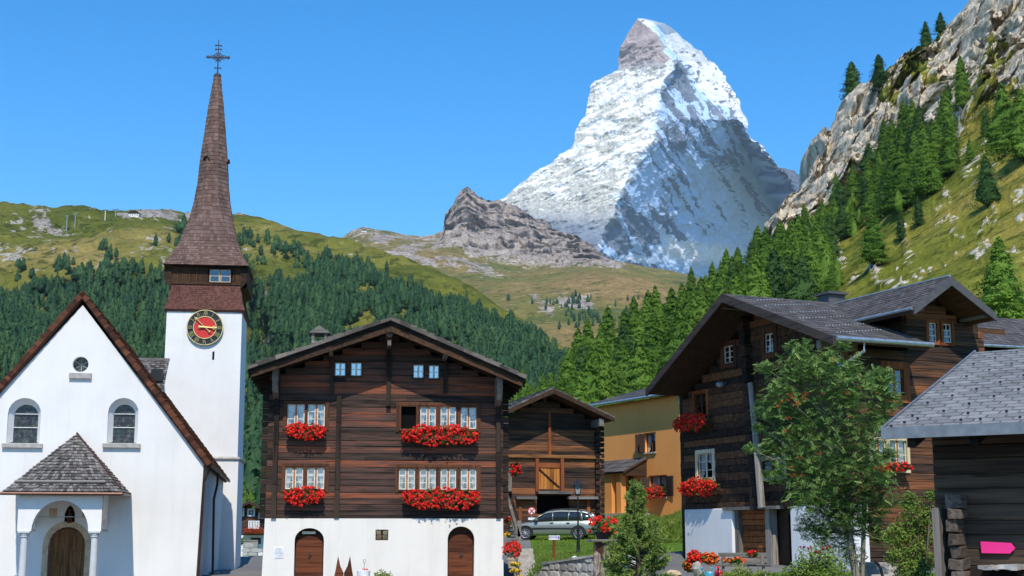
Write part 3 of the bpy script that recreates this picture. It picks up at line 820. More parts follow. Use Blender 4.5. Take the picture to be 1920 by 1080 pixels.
# ================================================================== CHURCH
FC = Frame(155, 52, 9)
def build_church():
    ch = thing("church", "white gabled church with steep red brown tiled roof and arched stained windows", "church", FC.o, FC.th)
    xa, za = FC.loc(155, 572); xr, zr = FC.loc(382, 868); 
    xl = xa - (xr - xa) - .1; zl = zr
    xb = FC.x(366, 1075)
    D = 16.0
    # window openings
    rose = FC.rect(136, 668, 166, 698); w1 = FC.rect(22, 752, 74, 832); w2 = FC.rect(206, 752, 257, 832)
    win = []
    for (u0, u1) in ((14, 76), (202, 259)):
        win.append(FC.rect(u0, 746, u1, 831))
    def arch(x0, x1, z0, z1, n=10):
        r = (x1 - x0) / 2; cx = (x0 + x1) / 2
        return [(x0, z0)] + [(cx - r * math.cos(math.pi * k / n), z1 - r + r * math.sin(math.pi * k / n)) for k in range(n + 1)] + [(x1, z0)]
    def circle(cx, cz, r, n=20): return [(cx + r * math.cos(2 * math.pi * k / n), cz + r * math.sin(2 * math.pi * k / n)) for k in range(n)]
    door = FC.rect(90, 988, 159, 1085); door = (door[0], door[1], -.3, door[3])
    outline = [(xl + (xr - xb) * -1 * -1, -1.0), (xb, -1.0), (xr, zr), (xa, za), (xl, zl)]
    outline[0] = (xl + (xr - xb), -1.0)
    holes = [arch(*w) for w in win] + [circle(sum(rose[:2]) / 2, sum(rose[2:]) / 2, (rose[1] - rose[0]) / 2), arch(*door)]
    # front wall from a filled curve (real openings with reveals)
    plate("front_wall", outline, holes, 0, .45, M['plaster'], ch)
    w = MB()
    # side walls, battered, set behind the front wall
    for (tx, bx, s) in ((xr, xb, 1), (outline[4][0], outline[0][0], -1)):
        w.add([(tx - .02 * s, .45, zr), (bx - .02 * s, .45, -1), (bx - .02 * s, D, -1), (tx - .02 * s, D, zr), (tx - .4 * s, .45, zr), (bx - .4 * s, .45, -1), (bx - .4 * s, D, -1), (tx - .4 * s, D, zr)],
              [(0, 1, 2, 3), (7, 6, 5, 4), (0, 3, 7, 4), (1, 5, 6, 2), (3, 2, 6, 7)] if s < 0 else [(3, 2, 1, 0), (4, 5, 6, 7), (4, 7, 3, 0), (2, 6, 5, 1), (7, 6, 2, 3)])
    w.prism([(outline[0][0], -1), (xb, -1), (xr, zr), (xa, za), (xl, zl)], D, D + .4)
    # buttress on the right flank
    bx0 = xr - .05
    w.build("side_wall", M['plaster'], ch)
    # windows
    for k, wr in enumerate(win):
        x0, x1, z0, z1 = wr
        f = MB(); ar = arch(x0 + .03, x1 - .03, z0, z1 - .03, 10)
        f.prism(arch(x0 + .16, x1 - .14, z0 + .04, z1 - .2, 10), .40, .43)
        wo = f.build("window", M['stained'], ch); 
        fr_ = MB(); e = .035
        ins = arch(x0 + .17, x1 - .15, z0 + .06, z1 - .22, 10); ou = arch(x0, x1, z0, z1, 10)
        n = len(ou)
        vs = [(a, .06, b) for a, b in ou] + [(a, .36, b) for a, b in ins]
        fr_.add(vs, [(i, i + 1, n + i + 1, n + i) for i in range(n - 1)])
        for q in (.36, .66):
            zz = z0 + (z1 - z0) * q; fr_.box(x0 + .15, x1 - .15, .33, .37, zz - .012, zz + .012)
        fr_.build("frame", M['plaster_grey'], wo)
        ld = MB()
        for j in range(1, 6): xx = x0 + .15 + (x1 - x0 - .3) * j / 6; ld.box(xx - .006, xx + .006, .38, .395, z0 + .06, z1 - .3)
        for j in range(1, 8): zz = z0 + .06 + (z1 - z0 - .3) * j / 8; ld.box(x0 + .15, x1 - .15, .382, .393, zz - .005, zz + .005)
        cx = (x0 + x1) / 2; czz = (z0 + z1) / 2 + .05
        for rr in (.13, .2): 
            pts = [(cx + rr * math.cos(q * .524), .38, czz + rr * math.sin(q * .524)) for q in range(13)]
            ld.tube(pts, .009, 4)
        ld.build("lead_bars", M['iron_blue'], wo)
        s = MB(); s.box(x0 - .13, x1 + .13, -.14, .1, z0 - .17, z0 - .02); s.build("window_sill", M['grey_stone'], ch)
    cx, cz, rr = sum(rose[:2]) / 2, sum(rose[2:]) / 2, (rose[1] - rose[0]) / 2
    f = MB(); f.prism(circle(cx, cz, rr), .3, .33); ro = f.build("round_window", M['stained'], ch)
    f = MB()
    for k in range(6):
        a = R(60 * k + 90); f.tube([(cx, .28, cz), (cx + rr * math.cos(a), .28, cz + rr * math.sin(a))], .016, 5)
    f.build("tracery", M['grey_stone'], ro)
    s = MB(); x0, x1, z0, z1 = FC.rect(130, 700, 172, 710); s.box(x0, x1, -.12, .06, z0, z1); s.build("window_sill", M['grey_stone'], ch)
    # roof: two slopes with tiles laid in courses, thick verge
    rf = MB()
    ro_ = .0
    xap, zap = FC.loc(155, 547, -.14); xe, ze = FC.loc(394, 868, -.14); y0 = -.14; y1 = D + .6
    run = xe - xap; 
    nv = Vector((zap - ze, 0, run)).normalized() * .22
    for s in (1, -1):
        x2 = xap + s * run
        rf.add([(xap, y0, zap), (x2, y0, ze), (x2, y1, ze), (xap, y1, zap), (xap, y0, zap - .30), (x2 - s * nv.x, y0, ze - nv.z), (x2 - s * nv.x, y1, ze - nv.z), (xap, y1, zap - .30)],
               [(0, 1, 2, 3), (7, 6, 5, 4), (4, 5, 1, 0), (5, 6, 2, 1), (3, 2, 6, 7)][::1] if s < 0 else [(3, 2, 1, 0), (4, 5, 6, 7), (0, 1, 5, 4), (1, 2, 6, 5), (7, 6, 2, 3)])
    rfo = rf.build("roof", M['tile'], ch)
    sh = MB()
    sh.shingles((xap + run, y0, ze + .01), (xap + run, y1, ze + .01), (xap, y1, zap + .01), (xap, y0, zap + .01), 34, 46, .03)
    sh.shingles((xap - run, y1, ze + .01), (xap - run, y0, ze + .01), (xap, y0, zap + .01), (xap, y1, zap + .01), 34, 46, .03)
    # verge tiles seen edge on, stepping down both rakes
    n = 44
    for s in (1, -1):
        for i in range(n):
            f0, f1 = i / n, (i + 1.15) / n
            a = Vector((xap + s * run * f0, 0, zap + (ze - zap) * f0)); b = Vector((xap + s * run * min(f1, 1.01), 0, zap + (ze - zap) * min(f1, 1.01)))
            lift = .03 + .035 * (i % 2)
            up = Vector((s * nv.x, 0, nv.z)).normalized()
            p = [a + up * .02, b + up * (.02 + lift), b - up * .15, a - up * .15]
            vs = [(q.x, y0 - .05 - .02 * (i % 2), q.z) for q in p] + [(q.x, y0 + .1, q.z) for q in p]
            fs = [(0, 1, 2, 3), (7, 6, 5, 4), (1, 0, 4, 5), (2, 1, 5, 6), (3, 2, 6, 7), (0, 3, 7, 4)]
            sh.add(vs, fs)
    sh.build("roof_tiles", M['tile'], rfo)
    # gutter + downpipes on the right flank
    g = MB(); pts = [(xe + .02, y0 + .05, ze - .05), (xe + .02, y1 - .2, ze - .05)]
    g.tube(pts, .07, 8)
    x3 = xr + .06
    g.tube([(xe - .02, .1, ze - .05), (xe - .1, .1, ze - .4), (x3 - .05, .18, ze - .7), (x3 - .05, .2, ze - 1.0), (xb + .08, .2, -1)], .045, 8)
    g.tube([(xe + .0, 6, ze - .05), (xe - .02, 6, ze - .6), (x3 + .05, 6, ze - 1.2), (xb + .35, 6, -1)], .05, 8)
    g.build("downpipe", M['copper'], ch)
    # transept roof behind, right of the gable
    FT2 = FC
    x0 = FC.x(240, 700, 11); x1 = FC.x(311, 700, 11); zt = FC.z(290, 676, 12.5); zb = FC.z(290, 745, 9.5)
    tr = MB(); tr.prismx([(9.3, zb - .3), (12.6, zt), (15.9, zb - .3), (15.9, zb - 4), (9.3, zb - 4)], x0 - 3, x1 - .3); 
    to = tr.build("transept", M['plaster'], ch)
    t2 = MB(); t2.shingles((x0 - 3, 9.1, zb - .42), (x1, 9.1, zb - .42), (x1, 12.6, zt + .03), (x0 - 3, 12.6, zt + .03), 22, 34, .03)
    t2.box(x0 - 3, x1, 12.5, 12.75, zt + .02, zt + .12)
    t2.build("shingles", M['sh_grey'], to)
    a, b = FC.loc(295, 706, 11.0)
    t3 = MB(); t3.box(a - .25, a + .25, 10.6, 11.2, b - .25, b + .3); t3.build("skylight", M['black_metal'], to)
    # ---- porch
    po = MB()
    py = -2.1
    pl, pr_, pz0, pz1 = FC.rect(35, 925, 192, 960, py)
    ez = FC.z(115, 924, py - .3)
    # front arcade wall with arch
    ax0, ax1 = FC.x(58, 1000, py), FC.x(165, 1000, py); imp = FC.z(110, 996, py)
    rr = (ax1 - ax0) / 2; cx = (ax0 + ax1) / 2
    top = ez + .02
    ol = [(pl, imp), (ax0, imp)] + [(cx - rr * math.cos(math.pi * k / 16), imp + (FC.z(112, 938, py) - imp) * math.sin(math.pi * k / 16)) for k in range(1, 16)] + [(ax1, imp), (pr_, imp), (pr_, top), (pl, top)]
    plate("porch_arch", ol, [], py, py + .3, M['plaster'], ch)
    for sx in (pl + .15, pr_ - .15):
        q = plate("porch_arch", [(py + .3, imp + .0), (py + .34, imp)] + [(py + .34 + (-.0 - py - .34) / 2 * (1 - math.cos(math.pi * k / 12)), imp + .45 * math.sin(math.pi * k / 12)) for k in range(1, 12)] + [(0, imp), (0, top), (py + .3, top)], [], -.12, .12, M['plaster'], ch)
        q.rotation_euler = (0, 0, R(90)); q.location = (sx, 0, 0)
    for px in ((pl + ax0) / 2 - .0, (pr_ + ax1) / 2 + .0):
        c = MB(); c.lathe([(.15, -.6), (.15, .0), (.135, .1), (.115, imp - .28), (.115, imp - .22), (.15, imp - .2), (.15, imp - .16), (.17, imp - .12), (.17, imp - .06)], px, py + .15, 20)
        c.box(px - .2, px + .2, py - .05, py + .35, imp - .06, imp - .001); c.build("porch_column", M['column'], ch, smooth=False)
    pw = MB(); pw.box(pl + .05, pr_ - .05, py + .31, -.01, top - .12, top - .02); pw.build("porch_ceiling", M['plaster'], ch)
    pr2 = MB()
    yl0 = py - .35
    A = FC.loc(6, 924, yl0); B = FC.loc(229, 924, yl0); apx = FC.loc(144, 813, -.25)
    ex0, ex1, ezz = A[0], B[0], ez
    apt = (FC.x(144, 815, -.2), -.2, FC.z(144, 815, -.2))
    pr2.add([(ex0, yl0, ezz), (ex1, yl0, ezz), (ex1, 0, ezz), (ex0, 0, ezz), apt, (apt[0], 0, apt[2])], [(0, 1, 4), (1, 2, 5, 4), (3, 0, 4, 5), (3, 2, 1, 0)])
    pro = pr2.build("porch_roof", M['sh_grey'], ch)
    s2 = MB()
    s2.shingles((ex0, yl0, ezz + .02), (ex1, yl0, ezz + .02), tuple(apt), tuple(apt), 20, 34, .03)
    s2.shingles((ex1, yl0, ezz + .02), (ex1, 0, ezz + .02), (apt[0], 0, apt[2]), tuple(apt), 20, 14, .03)
    s2.shingles((ex0, 0, ezz + .02), (ex0, yl0, ezz + .02), tuple(apt), (apt[0], 0, apt[2]), 20, 14, .03)
    s2.build("shingles", M['sh_grey'], pro)
    g = MB(); g.tube([(ex0 - .1, yl0 - .03, ezz - .03), (ex1 + .02, yl0 - .03, ezz - .03)], .06, 8); g.tube([(ex1 + .02, yl0 - .03, ezz - .03), (ex1 + .02, -.05, ezz - .03)], .05, 8)
    g.build("gutter", M['copper'], pro)
    fr1 = Vector((ex0, yl0, ezz)).lerp(Vector(apt), .16); fr2 = Vector((ex1, yl0, ezz)).lerp(Vector(apt), .16)
    g = MB(); g.tube([fr1 + Vector((0, -.1, .05)), fr2 + Vector((-.3, -.1, .05))], .055, 7); g.build("snow_log", M['grey_wood_x'], pro)
    g = MB(); e1 = Vector((ex1, yl0, ezz)); g.tube([Vector(apt) + Vector((0, 0, .06)), e1.lerp(Vector(apt), .05) + Vector((0, 0, .07))], .04, 6); g.build("hip_flashing", M['copper'], pro)
    # door with tuff surround
    x0, x1, z0, z1 = door
    ou = arch(x0 - .2, x1 + .2, z0, z1 + .2, 12); inn = arch(x0, x1, z0, z1, 12); n = len(ou)
    sr = MB(); vs = [(a, -.03, b) for a, b in ou] + [(a, -.03, b) for a, b in inn] + [(a, .05, b) for a, b in ou] + [(a, .2, b) for a, b in inn]
    for i in range(n - 1):
        r0 = random.random()
        sr.add([vs[i], vs[i + 1], vs[n + i + 1], vs[n + i], vs[2 * n + i], vs[2 * n + i + 1], vs[3 * n + i + 1], vs[3 * n + i]], [(0, 1, 2, 3), (0, 4, 5, 1), (3, 2, 6, 7)], r0)
    sr.build("door_surround", M['stone_trim'], ch)
    dd = MB(); dd.prism(arch(x0 + .01, (x0 + x1) / 2 - .01, z0, z1, 3)[:1] + [(x0 + .01, z1 - .5)] + [(x0 + .2, z1 - .18), ((x0 + x1) / 2 - .01, z1 - .01), ((x0 + x1) / 2 - .01, z0)], .22, .28)
    dd.prism([((x0 + x1) / 2 + .01, z0), ((x0 + x1) / 2 + .01, z1 - .01), (x1 - .2, z1 - .18), (x1 - .01, z1 - .5), (x1 - .01, z0)], .22, .28)
    do = dd.build("door", M['door_c'], ch)
    pn = MB()
    for sx in (x0 + .12, (x0 + x1) / 2 + .1):
        for zz in (0.0, .62, 1.2):
            ww = (x1 - x0) / 2 - .24
            for q in range(5): pn.box(sx + q * .0 + ww * q / 5, sx + ww * (q + .8) / 5, .195, .22, zz, min(zz + .5, z1 - .35))
    pn.box((x0 + x1) / 2 - .04, (x0 + x1) / 2 + .04, .17, .22, z0, z1 - .05)
    pn.build("panels", M['door_c'], do)
    # niche + flanking plaques above the door, rod
    nx, nz = FC.loc(131, 966, 0)
    ni = MB(); ni.prism([(nx - .18, nz - .3), (nx + .18, nz - .3), (nx + .18, nz + .05), (nx + .1, nz + .26), (nx, nz + .36), (nx - .1, nz + .26), (nx - .18, nz + .05)], -.02, .0); nio = ni.build("niche", M['dark'], ch)
    st = MB(); st.lathe([(.09, nz - .28), (.1, nz - .1), (.07, nz + .05), (.03, nz + .1), (.05, nz + .17), (.02, nz + .24)], nx, -.08, 9); st.build("statue", M['door'], nio)
    pl_ = MB(); 
    for du in (-31, 31):
        pl_ = MB(); a, b = FC.loc(131 + du, 962, 0); pl_.box(a - .14, a + .14, -.02, -.001, b - .17, b + .17)
        pl_.build("plaque", M['stone_trim'], ch)
    rd = MB(); a0, b0 = FC.loc(60, 969, py + .5); a1, b1 = FC.loc(166, 969, py + .5); rd.tube([(a0, py + .5, b0), (a1, py + .5, b1)], .015, 6); rd.build("tie_rod", M['zinc'], ch)
    # step
    sp = MB(); sp.box(pl - .3, pr_ + .3, py - .4, -.01, -1.0, -.3); sp.build("porch_floor", M['grey_stone'], ch)
    return ch
t = NT("stained_glass")
vo = t.new("ShaderNodeTexVoronoi"); t.link(t.coord(), vo.inputs["Vector"]); vo.inputs["Scale"].default_value = 11
n = t.noise(t.coord(), 8, 4)
M['stained'] = t.fin(t.mix(.5, t.ramp(n, [(.35, (.012, .016, .016)), (.55, (.07, .08, .07)), (.7, (.16, .15, .12))]), vo.outputs["Color"], 'MULTIPLY'), .25, .5)
CHURCH = build_church()

# ================================================================== TOWER
FT = Frame(385, 70, 7)
def build_tower():
    tw = thing("church_tower", "white church tower with red and black clock and tall brown shingled spire", "tower", FT.o, FT.th)
    xl, zt = FT.loc(313, 582); xr, _ = FT.loc(454, 582)
    xr2, zs = FT.loc(443, 860); xc = (xl + xr) / 2; hw = (xr - xl) / 2; hb = xr2 - FT.x(380, 860) ; 
    hb = hw * 1.015
    S = 2 * hw
    yc = hw   # centre in depth
    b = MB()
    def sq(h, z, r=0): return [(xc - h, yc - h, z), (xc + h, yc - h, z), (xc + h, yc + h, z), (xc - h, yc + h, z)]
    b.rings([sq(hb + .06, -1.2), sq(hb + .05, zs - .05)]); b.rings([sq(hb, zs - .05), sq(hw, zt + .25)])
    b.build("tower_wall", M['plaster'], tw)
    c = MB(); c.rings([sq(hb + .13, zs - .06), sq(hb + .16, zs), sq(hb + .05, zs + .1)]); c.build("string_course", M['grey_stone'], tw)
    # slit
    x0, x1, z0, z1 = FT.rect(398, 659, 402, 675); c = MB(); c.box(x0, x1, -.01, .02, z0, z1); c.build("slit_window", M['dark'], tw)
    # skirt roof
    def H(u0, u1, v): 
        a, _ = FT.loc(u0, v, 0); b_, _ = FT.loc(u1, v, 0); return (b_ - a) / 2
    def Z(v): return FT.z(385, v, -.2)
    zk = [(580, 76.5), (572, 73), (560, 70), (545, 67.5), (530, 66)]
    px = FT.x(386, 700) - FT.x(385, 700)
    ringsk = [sq(h * px, Z(v)) for v, h in zk]
    k = MB(); k.rings([sq(72 * px, Z(584))] + ringsk); ko = k.build("skirt_roof", M['sh_red'], tw)
    k = MB()
    for i in range(len(ringsk) - 1):
        A, B = ringsk[i], ringsk[i + 1]
        for q in range(4):
            k.shingles(A[q], A[(q + 1) % 4], B[(q + 1) % 4], B[q], 4, 46, .012)
    k.build("shingles", M['sh_red'], ko)
    # belfry
    bl = MB(); bl.rings([sq(65 * px, Z(532)), sq(66 * px, Z(496))]); bo = bl.build("belfry", M['log_dark'], tw)
    be = MB()
    for i in range(40):
        x = xc - 65 * px + 130 * px * i / 39
        if FT.x(391, 515) < x < FT.x(435, 515): continue
        be.box(x - .035, x + .035, yc - 66 * px - .05, yc - 66 * px, Z(530), Z(499))
    be.build("boards", M['board'], bo)
    zc = Z(527)
    sill = MB(); sill.rings([sq(69 * px, zc - .12), sq(69 * px, zc - .02)]); sill.build("belfry_sill", M['board'], bo)
    casement(tw, FT.x(393, 515, -.02), FT.x(432, 515, -.02), Z(527), Z(503), yc - 66 * px - .06, leaves=2, rows=2, sash='cream', curtain=True, cw=.03, mull='mullion', name="belfry_window")
    # flared corner shades under the eaves
    fl = MB(); fl.rings([sq(68 * px, Z(528)), sq(72 * px, Z(515)), sq(79.5 * px, Z(499)), sq(79.5 * px, Z(497)), sq(60 * px, Z(497)), sq(64 * px, Z(512))], cap=False)
    for sx in (-1, 1):
        for y_ in (yc - 66 * px, yc + 60 * px):
            f2 = MB(); a = xc + sx * 66 * px
            poly = [(a, Z(540)), (a + sx * 13.5 * px, Z(525)), (a + sx * 13.5 * px, Z(500)), (a, Z(500))]
            f2.prism(poly if sx > 0 else poly[::-1], y_ - .12, y_ - .02)
            f2.build("eave_bracket", M['log_dark'], bo)
    # right flank shade seen beside the belfry
    f3 = MB(); f3.add([(xc + 66 * px, yc - 70 * px, Z(541)), (xc + 66 * px, yc + 66 * px, Z(541)), (xc + 79 * px, yc + 76 * px, Z(500)), (xc + 79 * px, yc - 76 * px, Z(500)), (xc + 79 * px, yc - 76 * px, Z(536)), (xc + 79 * px, yc + 76 * px, Z(536))], [(0, 1, 5, 4), (4, 5, 2, 3)])
    f3.build("side_shade", M['board'], bo)
    # spire: square at the eaves turning octagonal
    prof = [(497, 81, 0), (488, 75, .05), (478, 68, .12), (466, 61.5, .2), (450, 55, .32), (430, 48.5, .5), (400, 40, .75), (370, 34, .95), (340, 29.5, 1), (300, 26.5, 1), (250, 20.5, 1), (200, 14.5, 1), (160, 8.5, 1), (144, 6.4, 1)]
    def ring8(h, t_, z):
        c_ = h * (1 - t_ * (1 - math.tan(R(22.5)) ) ) if False else h * (1 - t_ * .586)
        pts = [(-c_, -h), (c_, -h), (h, -c_), (h, c_), (c_, h), (-c_, h), (-h, c_), (-h, -c_)]
        return [(xc + a, yc + b_, z) for a, b_ in pts]
    # z on the axis of the tower
    zax = [EYE + ray(385, v)[1] * (FT.o.y + yc) for v, _, _ in prof]
    _d0, _z0, _z1 = Z(497) - zax[0], zax[0], zax[-1]
    zax = [z + _d0 * (1 - (z - _z0) / (_z1 - _z0)) for z in zax]
    pxa = px
    rg = [ring8(h * pxa * (1 + .0), t_, z) for (v, h, t_), z in zip(prof, zax)]
    s = MB(); s.rings(rg); so = s.build("spire", M['sh_brown'], tw)
    s = MB()
    for i in range(len(rg) - 1):
        A, B = rg[i], rg[i + 1]
        hgt = B[0][2] - A[0][2]
        rows = max(2, int(hgt / .2)) if i > 4 else 3
        for q in range(8):
            la = (Vector(A[q]) - Vector(A[(q + 1) % 8])).length; lb = (Vector(B[q]) - Vector(B[(q + 1) % 8])).length
            if max(la, lb) < .06: continue
            if la < .02:
                continue
            s.shingles(A[q], A[(q + 1) % 8], B[(q + 1) % 8], B[q], rows, max(2, int(la / .17)), .014, .1)
    s.build("shingles", M['sh_brown'], so)
    # dormer holes
    dm = MB()
    zz = zax[9]; hh = 26.2 * pxa
    dm.tube([(xc - 2.5 * px * 0 , yc - hh - .16, zz), (xc, yc - hh + .4, zz)], .0, 3) if False else None
    for (ax_, ay_) in ((-.45, -1), (.95, -.3)):
        v_ = Vector((ax_, ay_, 0)).normalized()
        p0 = Vector((xc, yc, zz)) + v_ * (hh * .93); p1 = p0 + v_ * .10
        dm = MB(); dm.tube([p0, p1], [.13, .13], 10); dm.build("spire_vent", M['dark'], so)
    for (ax_, ay_) in ((-.45, -1), (.95, -.3)):
        v_ = Vector((ax_, ay_, 0)).normalized(); side = Vector((-v_.y, v_.x, 0))
        c0 = Vector((xc, yc, zz)) + v_ * (hh * .86)
        pts = [c0 + side * .19 * math.cos(math.pi * k / 6) + Vector((0, 0, .19 * math.sin(math.pi * k / 6) - .04)) for k in range(7)]
        dm = MB()
        for k in range(6):
            a, b_ = pts[k], pts[k + 1]; o = v_ * .24
            dm.add([a, b_, b_ + o, a + o, a * 1, b_ * 1, (b_ + o) + Vector((0, 0, .02)), (a + o) + Vector((0, 0, .02))], [(0, 1, 2, 3), (4, 7, 6, 5)])
        dm.build("vent_hood", M['sh_brown'], so)
    # cross
    zb = zax[-1]
    cr = MB(); mz = px * 1.0
    cr.lathe([(.2, zb - .05), (.22, zb + .02), (.16, zb + .12), (.05, zb + .2)], xc, yc, 12)
    top = zb + 79 * px; mid = zb + 41 * px
    cr.tube([(xc, yc, zb), (xc, yc, top)], [.045, .02], 6)
    cr.tube([(xc - 20 * px, yc, mid), (xc + 20 * px, yc, mid)], .04, 6)
    for sx in (-1, 1):
        cr.blob((xc + sx * 20 * px, yc, mid), .12, .05, .1, 8, 4)
        for q in (9, 13): cr.tube([(xc + sx * q * px, yc, mid - .12), (xc + sx * (q + 3) * px, yc, mid), (xc + sx * q * px, yc, mid + .12)], .025, 5)
    for r_ in (4.5, 8.5):
        cr.tube([(xc + r_ * px * math.cos(k * math.pi / 8), yc, mid + r_ * px * math.sin(k * math.pi / 8)) for k in range(17)], .028, 5)
    for k in range(8):
        a = k * math.pi / 4 + math.pi / 8; cr.tube([(xc + 3 * px * math.cos(a), yc, mid + 3 * px * math.sin(a)), (xc + 13 * px * math.cos(a), yc, mid + 13 * px * math.sin(a))], [.03, .012], 5)
    for q in (18, 58, 66): 
        z_ = zb + q * px; cr.tube([(xc - 5 * px, yc, z_), (xc + 5 * px, yc, z_)], .03, 5); cr.blob((xc - 5 * px, yc, z_), .06, .05, .06, 6, 4); cr.blob((xc + 5 * px, yc, z_), .06, .05, .06, 6, 4)
    cr.build("cross", M['iron_blue'], tw)
    # clock
    cx, cz = FT.loc(384.5, 614.5, -.05); rad = 34.5 * px
    def disk(r0, r1, y, m_, nm, par, n=64):
        d = MB(); vs = [(cx + r1 * math.cos(2 * math.pi * k / n), y, cz + r1 * math.sin(2 * math.pi * k / n)) for k in range(n)]
        if r0 > 0:
            vs += [(cx + r0 * math.cos(2 * math.pi * k / n), y, cz + r0 * math.sin(2 * math.pi * k / n)) for k in range(n)]
            vs += [(x_, y + .05, z_) for x_, _, z_ in vs[:n]]
            d.add(vs, [(k, (k + 1) % n, n + (k + 1) % n, n + k) for k in range(n)] + [(k, 2 * n + k, 2 * n + (k + 1) % n, (k + 1) % n) for k in range(n)])
        else:
            vs += [(x_, y + .05, z_) for x_, _, z_ in vs[:n]]
            d.add(vs, [tuple(range(n))] + [(k, n + k, n + (k + 1) % n, (k + 1) % n) for k in range(n)])
        return d.build(nm, m_, par)
    clk = disk(0, rad, -.12, M['clock_black'], "clock", tw)
    disk(0, rad * .61, -.15, M['clock_red'], "red_dial", clk)
    disk(rad * .60, rad * .645, -.17, M['gold'], "inner_ring", clk)
    disk(rad * .955, rad * 1.0, -.17, M['gold'], "outer_ring", clk)
    num = ["XII", "I", "II", "III", "IIII", "V", "VI", "VII", "VIII", "IX", "X", "XI"]
    nm = MB()
    for h_, sN in enumerate(num):
        a = R(90 - 30 * h_); er = Vector((math.cos(a), 0, math.sin(a))); et = Vector((math.sin(a), 0, -math.cos(a)))
        r0, r1 = rad * .69, rad * .92
        wd = {'I': .055, 'V': .11, 'X': .11}; tot = sum(wd[c_] for c_ in sN); p = -tot / 2
        def bar(t0, ra, t1, rb_, w_):
            A = Vector((cx, -.175, cz)) + er * ra + et * t0; B = Vector((cx, -.175, cz)) + er * rb_ + et * t1
            w2 = et * w_ / 2
            vs = [A - w2, A + w2, B + w2, B - w2]; nm.add(vs + [v_ + Vector((0, .03, 0)) for v_ in vs], [(3, 2, 1, 0), (0, 1, 2, 3), (0, 1, 5, 4), (1, 2, 6, 5), (2, 3, 7, 6), (3, 0, 4, 7)])
        for c_ in sN:
            w_ = wd[c_] * 1.15
            if c_ == 'I': bar(p + w_ / 2, r0, p + w_ / 2, r1, .03)
            elif c_ == 'V': bar(p + w_ / 2, r0, p + .015, r1, .034); bar(p + w_ / 2, r0, p + w_ - .015, r1, .02)
            else: bar(p + .015, r0, p + w_ - .015, r1, .034); bar(p + w_ - .015, r0, p + .015, r1, .02)
            p += wd[c_]
    nm.build("numerals", M['gold'], clk)
    hd = MB()
    def hand(ang, length, w_, tail, blob_r):
        a = R(90 - ang); e = Vector((math.cos(a), 0, math.sin(a)))
        c0 = Vector((cx, -.22, cz))
        hd.tube([c0 - e * tail * rad, c0 + e * length * rad], [w_, w_ * .6], 6)
        hd.blob(c0 + e * blob_r * rad, w_ * 2.4, .03, w_ * 2.4, 8, 4, 0); hd.blob(c0 - e * tail * rad, w_ * 2, .03, w_ * 2, 8, 4, 0)
    hand(93, .66, .045, .28, .5); hand(314, .82, .035, .34, .68)
    hd.build("clock_hands", M['gold'], clk)
    return tw
M['clock_black'] = m_plain("clock_black_paint", (.02, .02, .022), .45)
M['clock_red'] = m_plain("clock_red_paint", (.62, .03, .02), .5)
TOWER = build_tower()
# ================================================================== MAIN CHALET
def arch_pts(x0, x1, z0, z1, rise, n=12):
    cx = (x0 + x1) / 2; r = (x1 - x0) / 2
    return [(x0, z0)] + [(cx - r * math.cos(math.pi * k / n), z1 - rise + rise * math.sin(math.pi * k / n)) for k in range(n + 1)] + [(x1, z0)]
def gable_roof(par, xl, zl, xa, za, xr, zr, y0, y1, thick, m_slab, m_cover, rows, cols, t=.03, name="roof", point=0.0, under=None):
    s = MB()
    for (xe, ze, sg) in ((xl, zl, -1), (xr, zr, 1)):
        poly = [(xa, za), (xe, ze), (xe, ze - thick), (xa, za - thick * 1.05)]
        s.prism(poly if sg > 0 else poly[::-1], y0, y1)
    ro = s.build(name, m_slab, par)
    c = MB()
    c.shingles((xr, y0 - .03, zr + .01), (xr, y1, zr + .01), (xa, y1, za + .01), (xa, y0 - .03, za + .01), rows, cols, t, point=point)
    c.shingles((xl, y1, zl + .01), (xl, y0 - .03, zl + .01), (xa, y0 - .03, za + .01), (xa, y1, za + .01), rows, cols, t, point=point)
    c.box(xa - .12, xa + .12, y0 - .02, y1, za + .0, za + .05 + t)
    c.build("roof_covering", m_cover, ro)
    return ro

